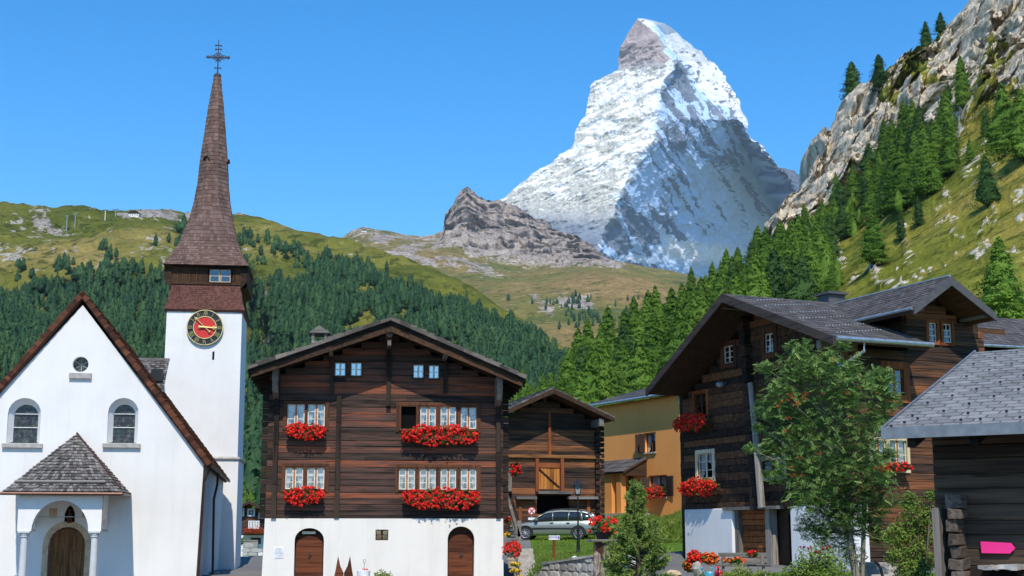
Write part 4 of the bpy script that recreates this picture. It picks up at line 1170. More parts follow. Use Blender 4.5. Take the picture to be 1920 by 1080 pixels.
F1 = Frame(720, 47, 6)
def build_chalet():
    h = thing("chalet", "large dark larch chalet on white plaster base with red geraniums under four rows of windows", "chalet", F1.o, F1.th)
    xL, _ = F1.loc(501, 850); xR, _ = F1.loc(943, 850); zb = F1.z(720, 972)
    oh = 1.35
    xa, za = F1.loc(733, 598, -oh); xl, zl = F1.loc(465, 690, -oh); xr, zr = F1.loc(986, 708, -oh)
    gab = (xl, zl - .22, xa, za - .22, xr, zr - .22)
    D = 9.0
    rows = []
    top = [(539, 758, 571, 799), (577, 758, 609, 799), (788, 763, 817, 803), (826, 763, 855, 803), (864, 764, 893, 804)]
    low = [(535, 877, 568, 917), (576, 877, 608, 917), (748, 879, 778, 918), (787, 879, 817, 918), (826, 879, 855, 918), (864, 879, 893, 918)]
    att = [(628, 680, 648, 705), (658, 680, 678, 705), (775, 684, 794, 709), (804, 685, 823, 710)]
    opn = (752, 762, 780, 804)
    ops = []
    for r in top + low + att + [opn]:
        x0, x1, z0, z1 = F1.rect(*r); ops.append((x0, x1, z0, z1))
    w = MB(); log_wall(w, xL, xR, 0, zb, za, .215, [(a - .03, b + .03, c - .03, d + .03) for a, b, c, d in ops], gable=gab)
    w.build("log_wall", M['log'], h)
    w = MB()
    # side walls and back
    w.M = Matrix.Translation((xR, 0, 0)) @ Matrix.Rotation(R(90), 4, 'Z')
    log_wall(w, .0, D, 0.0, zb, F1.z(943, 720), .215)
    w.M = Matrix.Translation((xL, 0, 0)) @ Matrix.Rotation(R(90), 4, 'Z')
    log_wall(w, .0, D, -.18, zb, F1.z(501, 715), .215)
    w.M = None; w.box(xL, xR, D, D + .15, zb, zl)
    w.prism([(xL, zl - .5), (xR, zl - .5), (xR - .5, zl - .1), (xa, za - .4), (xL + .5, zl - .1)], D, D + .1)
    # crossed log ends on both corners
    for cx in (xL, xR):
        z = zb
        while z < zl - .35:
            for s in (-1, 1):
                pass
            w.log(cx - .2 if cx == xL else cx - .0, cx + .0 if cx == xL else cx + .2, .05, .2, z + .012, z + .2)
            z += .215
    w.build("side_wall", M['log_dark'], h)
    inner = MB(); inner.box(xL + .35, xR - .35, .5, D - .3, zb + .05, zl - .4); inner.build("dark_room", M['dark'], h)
    # vertical clamp timbers
    for (u, v0, v1, wd, dp) in ((513, 688, 972, .17, .16), (631, 742, 972, .17, .13), (728, 648, 762, .15, .2), (622, 665, 737, .12, .1), (835, 672, 738, .12, .1), (934, 716, 972, .16, .16)):
        x, z0 = F1.loc(u, v1); z1 = F1.z(u, v0); b = MB()
        zz = z0
        while zz < z1:
            hh = min(random.uniform(.9, 1.5), z1 - zz); b.box(x - wd / 2 + random.uniform(-.01, .01), x + wd / 2, -dp, -.012, zz, zz + hh - .012); zz += hh
        b.build("vertical_timber", M['beam'], h, bevel=.01)
    # purlins
    for (u, v, rr, rnd) in ((730, 626, .12, True), (730, 643, .09, False), (620, 656, .09, False), (836, 664, .09, False)):
        x, z = F1.loc(u, v, -oh + .25); b = MB()
        if rnd: b.tube([(x, -oh + .18, z), (x, .1, z)], rr, 12)
        else: b.box(x - rr * .7, x + rr * .7, -oh + .22, .1, z - rr, z + rr)
        b.build("purlin", M['beam_x'], h)
    for u, v in ((937, 722), (516, 706)):
        x, z = F1.loc(u, v, -.9); b = MB(); b.prismx([(-1.0, z + .3), (-1.0, z - .15), (-.75, z - .5), (0, z - .7), (0, z + .3)], x - .09, x + .09); b.build("bracket", M['beam_x'], h)
    # roof
    ro = gable_roof(h, xl, zl, xa, za, xr, zr, -oh, D + 1, .17, M['log_dark'], M['stone_roof'], 16, 34, .05)
    b = MB()
    for (xe, ze) in ((xl, zl), (xr, zr)):
        dx = (xe - xa); dz = ze - za; n = 15
        for i in range(n):
            f0, f1 = i / n, (i + 1.1) / n
            lift = .05 + .03 * (i % 2)
            a = (xa + dx * f0, za + dz * f0); c = (xa + dx * min(1, f1), za + dz * min(1, f1))
            poly = [(a[0], a[1] - .06), (a[0], a[1] + lift - .02), (c[0], c[1] + lift + .015), (c[0], c[1] - .06)]
            b.prism(poly if dx < 0 else poly[::-1], -oh - .12 - random.uniform(0, .05), -oh + .3)
    b.build("verge_slabs", M['stone_roof'], ro)
    for (xe, ze, s) in ((xl, zl, -1), (xr, zr, 1)):
        b = MB(); poly = [(xa, za - .2), (xe - s * .1, ze - .12), (xe - s * .1, ze - .30), (xa, za - .42)]
        b.prism(poly if s > 0 else poly[::-1], -oh + .02, -oh + .1); b.build("barge_board", M['board'], ro)
    # rafters seen under the verge
    b = MB()
    for k in range(7):
        yy = -oh + .3 + k * .9
        for (xe, ze, s) in ((xl, zl, -1), (xr, zr, 1)):
            poly = [(xa, za - .17), (xe, ze - .17), (xe, ze - .29), (xa, za - .31)]
            b.prism(poly if s > 0 else poly[::-1], yy, yy + .11)
    b.build("rafters", M['log_dark'], ro)
    # chimney cowl
    y = 2.6; x0, x1, z0, z1 = F1.rect(584, 623, 613, 660, y)
    c = MB(); c.box(x0, x1, y, y + .9, z0, z0 + (z1 - z0) * .55)
    for a in (x0, x1 - .1):
        for yy in (y, y + .8): c.box(a, a + .1, yy, yy + .1, z0 + (z1 - z0) * .55, z1)
    xm = (x0 + x1) / 2; zt = F1.z(601, 611, y)
    c.prism([(x0 - .12, z1 - .03), (x1 + .12, z1 - .03), (xm, zt)], y - .1, y + 1.0)
    c.build("chimney", M['grey_wood_x'], ro)
    # windows
    for k, r in enumerate(top + low):
        casement(h, *F1.rect(*r), y=0, leaves=2, rows=3, cw=.065, casemat='case')
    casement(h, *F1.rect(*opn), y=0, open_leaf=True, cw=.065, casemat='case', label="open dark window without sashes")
    for r in att: casement(h, *F1.rect(*r), y=0, leaves=2, rows=2, cw=.03, curtain=False, glass='glass_sky', mull=None, casemat='log_dark', sash='sash')
    for (u0, v0, u1, v1) in ((531, 752, 617, 806), (743, 755, 901, 811), (528, 869, 616, 923), (741, 871, 901, 924)):
        x0, x1, z0, z1 = F1.rect(u0, v0, u1, v1); b = MB()
        b.box(x0, x1, -.045, -.004, z1 - .1, z1); b.box(x0, x0 + .09, -.047, -.004, z0, z1 - .1); b.box(x1 - .09, x1, -.047, -.004, z0, z1 - .1); b.build("window_surround", M['case'], h)
    # plaster base with arched doorways
    x0, zb2 = F1.loc(497, 972); x1, _ = F1.loc(943, 972); x00 = F1.x(490, 1079)
    d1 = F1.rect(552, 990, 607, 1080); d2 = F1.rect(839, 987, 889, 1080); cw = F1.rect(704, 993, 728, 1013)
    zg = -.3
    ou = [(x00, zg), (x1 + .02, zg), (x1, zb2 + .0), (x0, zb2 + .0)]
    holes = [arch_pts(d1[0], d1[1], zg + .05, d1[3], .4), arch_pts(d2[0], d2[1], zg + .05, d2[3], .42), [(cw[0], cw[2]), (cw[1], cw[2]), (cw[1], cw[3]), (cw[0], cw[3])]]
    plate("base_wall", ou, holes, -.07, .34, M['plaster_warm'], h)
    b = MB(); b.box(x0 + .1, x1 - .1, .36, D, zg, zb - .005)
    b.M = None; b.build("base_core", M['plaster_warm'], h)
    for (d, inset) in ((d1, F1.z(580, 1003)), (d2, F1.z(865, 1001))):
        rn = MB(); rn.prism(arch_pts(d[0] + .0, d[1] - .0, zg, d[3] - .0, .4), .22, .26); fr_ = rn.build("door_recess", M['log_dark'], h)
        q = MB(); z = zg; pl = inset
        n = 0
        while z < pl:
            hh = random.uniform(.2, .3); zt_ = min(pl, z + hh)
            wd = .05 if zt_ < pl - .2 else .12
            q.box(d[0] + .045, d[1] - .045, .15 + random.uniform(0, .01), .2, z + .004, zt_ - .004); z = zt_
        dd = q.build("door", M['door'], h)
        hdl = MB(); hx = (d[0] + d[1]) / 2; hdl.box(hx - .02, hx + .02, .1, .15, 1.0, 1.14); hdl.tube([(hx, .1, 1.1), (hx + .09, .09, 1.1)], .012, 6); hdl.build("handle", M['black_metal'], dd)
    a, b_ = F1.loc(579, 999, .1); sg = MB(); sg.box(a - .22, a + .22, .1, .14, b_ - .04, b_ + .045); sg.build("name_board", M['cream'], h)
    casement(h, *cw, y=.02, leaves=2, rows=2, curtain=False, sash='case', case=False, mull=None, name="cellar_window")
    x0, x1, z0, z1 = F1.rect(514, 1026, 532, 1047, -.07); sg = MB(); sg.box(x0, x1, -.085, -.072, z0, z0 + (z1 - z0) * .36); sg.box(x0, x1, -.085, -.072, z0 + (z1 - z0) * .4, z1)
    so = sg.build("notice_board", M['white_paint'], h)
    li = MB()
    for k in range(9): 
        if k in (3,): continue
        zz = z0 + (z1 - z0) * (.06 + .1 * k); li.box(x0 + .03, x1 - random.uniform(.03, .1), -.088, -.086, zz, zz + .008)
    li.build("printed_lines", M['grey_text'], so)
    fb = "red geranium window boxes on the main chalet"
    flower_box(F1, 538, 794, 610, 824, "short red geranium box under the upper left window pair of the main chalet", fb)
    flower_box(F1, 753, 798, 896, 834, "long red geranium box under the upper window row beside the open dark window", fb)
    flower_box(F1, 534, 912, 607, 946, "short red geranium box under the lower left window pair above the arched door", fb)
    flower_box(F1, 755, 916, 898, 954, "long red geranium box under the lower right window row just above white plaster", fb)
    return h
M['white_paint'] = m_plain("white_paint", (.8, .8, .8), .6)
M['grey_text'] = m_plain("grey_print", (.3, .3, .32), .8)
CHALET = build_chalet()

# ================================================================== MIDDLE BARN
FB = Frame(1035, 76, 15)
def build_barn():
    h = thing("barn", "weathered brown log barn with orange plank loading door behind the silver car", "barn", FB.o, FB.th)
    xL = FB.x(925, 900); xR = FB.x(1127, 900); zg = FB.z(1035, 1015)
    oh = 1.5
    xa, za = FB.loc(1037, 729, -oh); xr, zr = FB.loc(1152, 784, -oh); xl = xa - (xr - xa) ; zl = FB.z(920, 783, -oh)
    dr = FB.rect(1008, 868, 1050, 917); dk = FB.rect(1006, 929, 1068, 964)
    w = MB(); log_wall(w, xL, xR, 0, zg, za, .30, [dr, dk], gable=(xl, zl - .2, xa, za - .2, xr, zr - .2), thick=.2)
    w.build("log_wall", M['log_barn'], h)
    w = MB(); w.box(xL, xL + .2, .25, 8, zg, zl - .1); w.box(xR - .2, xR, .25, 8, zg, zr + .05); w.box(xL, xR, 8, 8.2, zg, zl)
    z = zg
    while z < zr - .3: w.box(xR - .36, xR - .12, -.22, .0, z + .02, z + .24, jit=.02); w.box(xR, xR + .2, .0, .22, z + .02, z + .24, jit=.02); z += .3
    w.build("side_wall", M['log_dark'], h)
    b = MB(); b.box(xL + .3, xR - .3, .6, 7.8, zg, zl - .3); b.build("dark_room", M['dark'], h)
    ro = gable_roof(h, xl, zl, xa, za, xr, zr, -oh, 8.6, .14, M['board'], M['sh_grey'], 18, 30, .04)
    for (xe, ze, s) in ((xl, zl, -1), (xr, zr, 1)):
        b = MB(); poly = [(xa, za + .02), (xe, ze + .02), (xe, ze - .2), (xa, za - .24)]
        b.prism(poly if s > 0 else poly[::-1], -oh - .06, -oh); b.build("barge_board", M['board'], ro)
    for (u, v) in ((1037, 735), (1127, 789), (948, 787)):
        x, z = FB.loc(u, v, -oh + .2); b = MB(); b.box(x - .13, x + .13, -oh + .1, .1, z - .28 if u != 1037 else z - .1, z + .1); b.build("purlin", M['grey_wood_x'], h)
    x0, x1, z0, z1 = FB.rect(928, 853, 1126, 859); b = MB(); b.box(x0, x1, -.16, -.01, z0, z1); b.build("cross_beam", M['orange_beam'], h)
    x0, x1, z0, z1 = FB.rect(1027, 772, 1032, 853); b = MB(); b.box(x0, x1, -.14, -.01, z0, z1); b.build("vertical_timber", M['case_red'], h)
    for (u0, u1) in ((1003, 1009), (1050, 1056)):
        x0, x1, z0, z1 = FB.rect(u0, 860, u1, 922); b = MB(); b.box(x0, x1, -.18, -.01, z0, z1); b.build("door_post", M['case_red'], h)
    x0, x1, z0, z1 = dr; n = 7; b = MB()
    for k in range(n): b.box(x0 + (x1 - x0) * k / n + .01, x0 + (x1 - x0) * (k + 1) / n - .01, .04 + random.uniform(0, .02), .1, z0, z1 - .25)
    do = b.build("loading_door", M['orange_wood'], h)
    b = MB(); b.tube([(x0 + .05, -.0, z1 - .3), (x1 - .05, -.0, z0 + .12)], .04, 5); b.build("door_brace", M['log_dark'], do)
    b = MB(); b.box(x0, x1, .0, .06, z1 - .25, z1); b.build("door_lintel", M['case_red'], do)
    for (u0, v0, u1, v1) in ((1009, 921, 1073, 926), (968, 931, 1006, 936), (1066, 931, 1121, 936)):
        x0, x1, z0, z1 = FB.rect(u0, v0, u1, v1, -.3); b = MB(); b.box(x0, x1, -.42, -.01, z0, z1); b.build("ledge_board", M['grey_wood_x'], h)
    for u in (972, 1100):
        x0, x1, z0, z1 = FB.rect(u, 938, u + 6, 990); b = MB(); b.box(x0, x1, -.08, -.01, z0, z1); b.build("door_post", M['case_red'], h)
M['orange_beam'] = m_wood("orange_beam_wood", [(.18, .075, .03), (.34, .15, .05), (.5, .26, .10)], 0)  # bright orange wood of the barn's cross beam
build_barn()

# ================================================================== OCHRE HOUSE
FO = Frame(1284, 80, -62)
def build_ochre():
    h = thing("house", "ochre plastered house with slate roof, brown shutters and small canopy over the door", "house", FO.o, FO.th)
    xL = FO.x(1120, 850); zt = FO.z(1262, 739, -.3); zg = FO.z(1270, 985); zg -= 1
    b = FO.rect(1209, 813, 1229, 848); c = FO.rect(1218, 893, 1250, 932); d = FO.rect(1173, 892, 1188, 962)
    pl = lambda r: [(r[0], r[2]), (r[1], r[2]), (r[1], r[3]), (r[0], r[3])]
    plate("front_wall", [(xL, zg), (0.0, zg), (0.0, zt), (xL, zt)], [pl(b), pl(c), pl(d)], 0, .35, M['ochre'], h)
    w = MB(); w.box(-.35, 0, .351, 8, zg, zt); w.box(xL, xL + .35, .351, 8, zg, zt); w.build("side_wall", M['ochre'], h)
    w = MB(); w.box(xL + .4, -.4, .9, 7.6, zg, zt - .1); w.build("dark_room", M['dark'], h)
    # roof, eave towards the lane
    zr = zt + 1.35
    r = MB(); r.prismx([(-.5, zt - .02), (-.5, zt + .1), (4.2, zr + .1), (4.2, zr - .05)], xL - .5, .5); r.prismx([(8.7, zt + .1), (8.7, zt - .02), (4.2, zr - .05), (4.2, zr + .1)], xL - .5, .5)
    ro = r.build("roof", M['board'], h)
    r = MB(); r.shingles((xL - .5, -.52, zt + .12), (.5, -.52, zt + .12), (.5, 4.2, zr + .12), (xL - .5, 4.2, zr + .12), 7, 12, .02, stagger=False, jit=.02); r.build("roof_covering", M['slate_dark'], ro)
    g = MB(); g.tube([(xL - .5, -.6, zt + .03), (.5, -.6, zt + .03)], .085, 8); g.tube([(.2, -.6, zt), (.1, -.3, zt - .5), (.06, .1, zt - .8)], .05, 6); g.build("gutter", M['zinc'], ro)
    # windows
    casement(h, *b, y=.12, leaves=2, rows=2, curtain=True, case=False, sash='case', mull=None)
    casement(h, *c, y=.12, leaves=2, rows=2, curtain=True, case=False, sash='case', mull=None)
    def shutter(x0, x1, z0, z1, ang, hinge):
        s = MB(); wd = abs(x1 - x0); s.box(0, wd, -.04, 0, z0, z1)
        for q in range(9): s.box(.06, wd - .06, -.055, -.04, z0 + .08 + q * (z1 - z0 - .16) / 9, z0 + .05 + (q + .8) * (z1 - z0 - .16) / 9)
        o = s.build("shutter", M['shutter'], h); o.location = (hinge, -.02, 0); o.rotation_euler = (0, 0, ang); return o
    wd = (b[1] - b[0]) / 2
    shutter(0, wd, b[2], b[3], R(180 + 45), b[0]); shutter(0, wd, b[2], b[3], R(-65), b[0] + .05)
    shutter(0, wd, c[2] + .03, c[3] - .03, R(180 + 50), c[0]); 
    shutter(0, (c[1] - c[0]) * .48, c[2] + .03, c[3] - .03, R(-6), c[1])
    for r_ in (b, c):
        s = MB(); s.box(r_[0] - .08, r_[1] + .08, -.1, .05, r_[2] - .09, r_[2]); s.build("window_sill", M['grey_stone'], h)
        s = MB(); s.box(r_[0] - .05, r_[1] + .05, -.03, .02, r_[3], r_[3] + .06); s.build("lintel", M['case'], h)
    dd = MB(); dd.box(d[0], d[1], .2, .26, d[2], d[3]); dd.build("door", M['door'], h)
    # canopy: lean-to sloping away from the wall, with side boards and two posts
    xe = FO.x(1213, 875); z1 = FO.z(1212, 861); y0 = -1.7
    z0 = FO.z(1170, 887, y0)
    r = MB(); r.prismx([(y0, z0), (y0, z0 + .08), (-.01, z1 + .08), (-.01, z1)], xL - .3, xe + .1); co = r.build("canopy", M['board'], h)
    r = MB(); r.shingles((xL - .3, y0 - .05, z0 + .09), (xe + .12, y0 - .05, z0 + .09), (xe + .12, -.01, z1 + .09), (xL - .3, -.01, z1 + .09), 3, 10, .02, stagger=False, jit=.02); r.build("roof_covering", M['slate_dark'], co)
    r = MB(); r.prismx([(y0 + .1, z0 - .02), (-.02, z1 - .02), (-.02, z0 - .12), (y0 + .1, z0 - .12)], xe - .06, xe); r.build("side_boards", M['board'], co)
    for (u, wd_) in ((1160, .5), (1140, .8)):
        x = FO.x(u + 4, 930, y0 + .3); r = MB(); r.box(x - wd_ / 2, x + wd_ / 2, y0 + .15, y0 + .5, zg, z0 - .02); r.build("pillar", M['ochre'], h)
    s = MB(); s.box(xL, FO.x(1212, 960, -.4), -1.9, -.02, zg, FO.z(1200, 962, -1)); s.build("terrace", M['grey_stone'], h)
    flower_box(FO, 1214, 910, 1248, 934, "small red and green flower box on the sill of the ochre house", None, dens=.7)
M['shutter'] = m_wood("brown_shutter", [(.035, .022, .018), (.06, .036, .028), (.09, .055, .04)], 2)
build_ochre()

# ================================================================== RIGHT CHALET (two faces seen)
FS = Frame(1612, 40, 24)
FG = Frame(1612, 40, -66)
def build_right():
    h = thing("chalet", "tall dark log chalet with slate cross gable roof behind the rowan tree", "chalet", FS.o, FS.th)
    G = Matrix.Rotation(R(-90), 4, 'Z')       # gable frame -> house frame
    W_ = -FG.x(1276, 850)
    zb = FG.z(1300, 957); zg = -.3
    oh = 1.4
    xa, za = FG.loc(1357, 552, -oh); xr, zr = FG.loc(1566, 632, -oh); xl, zl = FG.loc(1214, 731, -oh)
    wins = [(1357, 648, 1376, 681), (1434, 625, 1451, 661), (1303, 738, 1325, 782), (1309, 850, 1337, 897), (1428, 862, 1470, 892)]
    ops = [FG.rect(*r) for r in wins]
    w = MB(); w.M = G
    log_wall(w, -W_, .0, 0, zb, za, .24, ops, gable=(xl, zl - .25, xa, za - .25, xr, zr - .25), thick=.2)
    zbl = FG.z(1612, 955)
    w.build("gable_wall", M['log_gable'], h)
    # side wall with dormer
    L = FS.x(1838, 700)
    xd, zd = FS.loc(1781, 520, -1.1); xdl, zdl = FS.loc(1712, 577, -1.1); xdr, zdr = FS.loc(1866, 591, -1.1)
    sw = [(1741, 605, 1756, 641), (1768, 607, 1784, 643), (1664, 692, 1694, 741), (1634, 826, 1662, 880), (1668, 826, 1700, 880)]
    sops = [FS.rect(*r) for r in sw]
    w = MB()
    zm = FS.z(1660, 655)
    log_wall(w, 0, L, 0, zg, zm, .24, sops, thick=.2)
    log_wall(w, FS.x(1700, 620), L, 0, zm, zd, .24, sops, gable=(xdl, zdl - .2, xd, zd - .2, xdr, zdr - .2), thick=.2)
    w.build("side_wall", M['log_lit2'], h)
    w = MB(); xq = FS.x(1700, 620)
    w.M = Matrix.Translation((xq, 0, 0)) @ Matrix.Rotation(R(90), 4, 'Z'); log_wall(w, .2, 4.5, -.2, zm, zdl + .1, .24)
    w.M = Matrix.Translation((L, 0, 0)) @ Matrix.Rotation(R(90), 4, 'Z'); log_wall(w, .0, W_, 0.0, zg, zdr + .0, .24)
    w.M = None; w.box(0, L, W_ - .2, W_, zg, zl)
    w.build("back_wall", M['log_dark'], h)
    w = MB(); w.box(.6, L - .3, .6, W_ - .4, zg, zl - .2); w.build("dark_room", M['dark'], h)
    # crossed corner log ends
    w = MB(); z = zb
    while z < zr - .3: w.box(-.22, 0, .0, .2, z + .012, z + .22, jit=.012); z += .24
    w.build("corner_log_ends", M['log_barn'], h); w = MB()
    z = zg
    while z < zdr - .4: w.box(L, L + .22, .0, .2, z + .012, z + .22, jit=.012); z += .24
    w.build("corner_log_ends", M['log_barn'], h)
    # main roof (ridge runs along house x)
    ry = -xa; y_r = -xr; y_l = -xl
    xend = FS.x(1741, 644, y_r)
    th = .16
    r = MB()
    def slope(x0, x1, ye, ze):
        poly = [(ry, za), (ye, ze), (ye, ze - th), (ry, za - th)]
        r.prismx(poly if ye > ry else poly[::-1], x0, x1)
    slope(-oh, xend, y_r, zr); slope(-oh, L + 3, y_l, zl)
    # upper part of the front slope continues behind the dormer
    fm = .45; slope(xend - .01, L + 3, ry + (y_r - ry) * fm, za + (zr - za) * fm)
    ro = r.build("roof", M['board'], h)
    r = MB()
    r.shingles((-oh - .04, y_r, zr + .01), (xend, y_r, zr + .01), (xend, ry, za + .01), (-oh - .04, ry, za + .01), 18, 22, .012, stagger=True, jit=.03)
    r.shingles((L + 3, y_l, zl + .01), (-oh - .04, y_l, zl + .01), (-oh - .04, ry, za + .01), (L + 3, ry, za + .01), 18, 30, .012, jit=.03)
    r.shingles((xend, ry + (y_r - ry) * fm, za + (zr - za) * fm + .01), (L + 3, ry + (y_r - ry) * fm, za + (zr - za) * fm + .01), (L + 3, ry, za + .01), (xend, ry, za + .01), 8, 16, .012, jit=.03)
    r.build("slates", M['slate_dark'], ro)
    # snow guard studs in lines down the slope
    r = MB()
    for k in range(6):
        for q in range(15):
            g = .1 + k * .155 + q * .011
            x = -oh + .5 + q * .16 + (k % 2) * .3
            y = y_r + (ry - y_r) * g; z = zr + (za - zr) * g
            if x > xend or g > .97: continue
            r.box(x - .018, x + .018, y - .014, y + .014, z + .02, z + .045)
    r.build("snow_guards", M['metal_dot'], ro)["kind"] = "stuff"
    r = MB()
    for (ye, ze) in ((y_r, zr), (y_l, zl)):
        poly = [(ry, za + .03), (ye, ze + .03), (ye, ze - .22), (ry, za - .26)]
        r.prismx(poly if ye > ry else poly[::-1], -oh - .08, -oh - .01)
    r.build("barge_board", M['board_dark'], ro)
    g = MB(); g.tube([(-oh, y_r - .07, zr - .04), (xend + .1, y_r - .07, zr - .04)], .075, 8)
    xx = FS.x(1617, 640, y_r)
    g.tube([(xx, y_r - .07, zr - .05), (xx, y_r - .07, zr - .35), (xx - .45, y_r + .5, zr - .75), (xx - .5, y_r + .9, zr - .85)], .045, 8); g.build("gutter", M['zinc'], ro)
    g = MB(); g.tube([(-oh + .1, y_l + .08, zl - .03), (L, y_l + .08, zl - .03)], .08, 8); g.build("gutter", M['zinc'], ro)
    # purlins under the front gable
    for (u, v) in ((1357, 572), (1236, 720), (1540, 645)):
        q, z = FG.loc(u, v, -oh + .3); b = MB(); b.box(-oh + .2, .1, -q - .1, -q + .1, z - .14, z + .1); b.build("purlin", M['beam_x'], h)
    # cross gable roof
    ye = ry
    r = MB(); y0 = -1.1
    for (xe, ze, s) in ((xdl, zdl, -1), (xdr, zdr, 1)):
        poly = [(xd, zd), (xe, ze), (xe, ze - th), (xd, zd - th)]
        r.prism(poly if s > 0 else poly[::-1], y0, ye)
    r2 = r.build("cross_gable_roof", M['board'], h)
    r = MB()
    r.shingles((xdr, y0 - .03, zdr + .01), (xdr, ye, zdr + .01), (xd, ye, zd + .01), (xd, y0 - .03, zd + .01), 12, 26, .012, jit=.03)
    r.shingles((xdl, ye, zdl + .01), (xdl, y0 - .03, zdl + .01), (xd, y0 - .03, zd + .01), (xd, ye, zd + .01), 12, 26, .012, jit=.03)
    r.build("slates", M['slate_dark'], r2)
    r = MB()
    for (xe, ze, s) in ((xdl, zdl, -1), (xdr, zdr, 1)):
        poly = [(xd, zd + .03), (xe, ze + .03), (xe, ze - .2), (xd, zd - .25)]
        r.prism(poly if s > 0 else poly[::-1], y0 - .07, y0 - .01)
    r.build("barge_board", M['slate_edge'], r2)
    r = MB(); r.tube([(xdl - .03, y0, zdl - .02), (xdl - .03, ye - .5, zdl - .02)], .05, 6); r.tube([(xd, y0, zd + .05), (xd, ye, zd + .05)], .035, 6); r.build("ridge_flashing", M['zinc'], r2)
    for (u, v) in ((1781, 536), (1723, 577), (1845, 590)):
        x, z = FS.loc(u, v, y0 + .25); b = MB(); b.box(x - .09, x + .09, y0 + .15, .1, z - .1, z + .1); b.build("purlin", M['beam_x'], h)
    # chimney
    x0, z0 = FS.loc(1548, 577, 4.6); x1, _ = FS.loc(1578, 577, 4.6); z1 = FS.z(1563, 566, 4.6)
    b = MB(); b.box(x0, x1, 4.4, 5.0, z0 - .6, z1 + .22); b.box(x0 - .08, x1 + .08, 4.3, 5.1, z1 + .22, z1 + .30); b.build("chimney", M['slate_edge'], ro)
    # vertical cross wall post with lower grey pole
    def g2h(lx, ly, z): return G @ Vector((lx, ly, z))
    b = MB()
    for i in range(16):
        v0 = 575 + i * 24; 
        if v0 > 940: break
        u = 1399 + (v0 - 575) * .075
        x, z1 = FG.loc(u, v0); z0 = FG.z(u, v0 + 22)
        b.M = G; b.box(x - .17, x + .14, -.26 + random.uniform(-.02, .02), .0, z0, z1, jit=.012)
    b.build("cross_wall_ends", M['log_dark'], h)
    b = MB(); b.M = G; p0 = FG.loc(1407, 718, -.33); p1 = FG.loc(1428, 952, -.33); b.tube([(p0[0], -.33, p0[1]), ((p0[0] + p1[0]) / 2 + .06, -.35, (p0[1] + p1[1]) / 2), (p1[0], -.33, p1[1])], [.09, .11, .12], 8); b.build("grey_pole", M['grey_wood'], h)
    # windows
    def gwin(k, **kw):
        o = casement(h, *ops[k], **kw); o.rotation_euler = (0, 0, R(-90)); return o
    gwin(0, leaves=2, rows=3, curtain=False, casemat='case', cw=.16, mull=None); gwin(1, leaves=2, rows=3, curtain=False, casemat='case', cw=.2, mull=None)
    gwin(2, leaves=2, rows=2, curtain=False, casemat='case_red', cw=.12, sash='case', mull=None); gwin(3, leaves=2, rows=3, curtain=True, casemat='cream_w', cw=.13, sash='cream', mull=None, label="cream framed window"); gwin(4, leaves=2, rows=3, curtain=True, casemat='cream_w', cw=.13, sash='case', mull=None, label="cream framed window beside the grey pole")
    casement(h, *sops[0], leaves=1, rows=3, cols=2, curtain=False, casemat='case_red', cw=.09, mull=None)
    casement(h, *sops[1], leaves=1, rows=3, cols=2, curtain=False, casemat='case_red', cw=.09, mull=None)
    casement(h, *sops[2], leaves=2, rows=2, curtain=False, casemat='case_red', cw=.22, sash='case_red', mull=None)
    casement(h, *sops[3], leaves=2, rows=2, curtain=True, casemat='cream_w', cw=.1, sash='cream', mull='mullion'); casement(h, *sops[4], leaves=2, rows=2, curtain=True, casemat='cream_w', cw=.1, sash='cream', mull='mullion')
    # plaster base blocks on the gable side
    for (u0, u1, p) in ((1283, 1373, -.16), (1481, 1601, -.2)):
        x0, z1 = FG.loc(u0, 957, p); x1 = FG.x(u1, 1000, p)
        if u1 > 1600: x1 = .035
        z1 = zb
        b = MB(); b.M = G; b.box(x0, x1, p, .32, zg, z1 + .03, jit=.0); b.build("base_wall", M['plaster_grey'], h, bevel=.03)
    xq0 = FG.x(1375, 1000, .1)
    b = MB(); b.M = G
    x0 = FG.x(1389, 1000, .1); x1 = FG.x(1438, 1000, .1); z = zg
    while z < zb - .1: b.box(x0, x1, .08, .13, z + .008, z + .17); z += .18
    b.build("plank_door", M['door_or'], h)
    for u in (1384, 1443):
        b = MB(); b.M = G; x = FG.x(u, 1000, .0); b.box(x - .14, x + .14, -.06, .2, zg, zb - .02); b.build("door_post", M['grey_wood'], h)
    b = MB(); b.M = G; x1 = FG.x(1480, 1000, .3); b.box(xq0, x1, .28, .34, zg, zb); b.build("recess", M['log_dark'], h)
    b = MB(); b.M = G; b.box(xq0 - .1, FG.x(1458, 957, -.2), -.24, .1, zb - .04, zb + .06); b.build("lintel_board", M['grey_wood_x'], h)
    # small lamp under the gable and a stone on the ledge
    x, z = FG.loc(1351, 721, -.2); b = MB(); b.M = G; b.blob((x, -.22, z), .14, .16, .1, 10, 6, 0); b.tube([(x, -.2, z + .02), (x, 0, z + .05)], .03, 6); b.build("wall_lamp", M['zinc'], h)
    flower_box(FG, 1272, 776, 1331, 808, "red geranium box under the small upper window of the right chalet", "red geranium window boxes on the right chalet", dens=.8)
    flower_box(FG, 1284, 896, 1348, 928, "red geranium box above the white plaster base of the right chalet", "red geranium window boxes on the right chalet", dens=.8)
    t = flower_box(FS, 1634, 868, 1704, 884, "sparse mixed flower box on the sunny sill behind the rowan tree", None, dens=.35)
M['log_lit2'] = m_wood("weathered_side_logs", [(.012, .009, .008), (.032, .021, .016), (.062, .035, .024), (.10, .048, .028), (.17, .066, .03), (.26, .095, .04)])
M['log_gable'] = m_wood("shaded_gable_logs", [(.010, .008, .007), (.026, .017, .012), (.058, .032, .02), (.11, .052, .026), (.22, .09, .036)])  # darker than the side logs: grazing-sun shade of the gable put into the colour
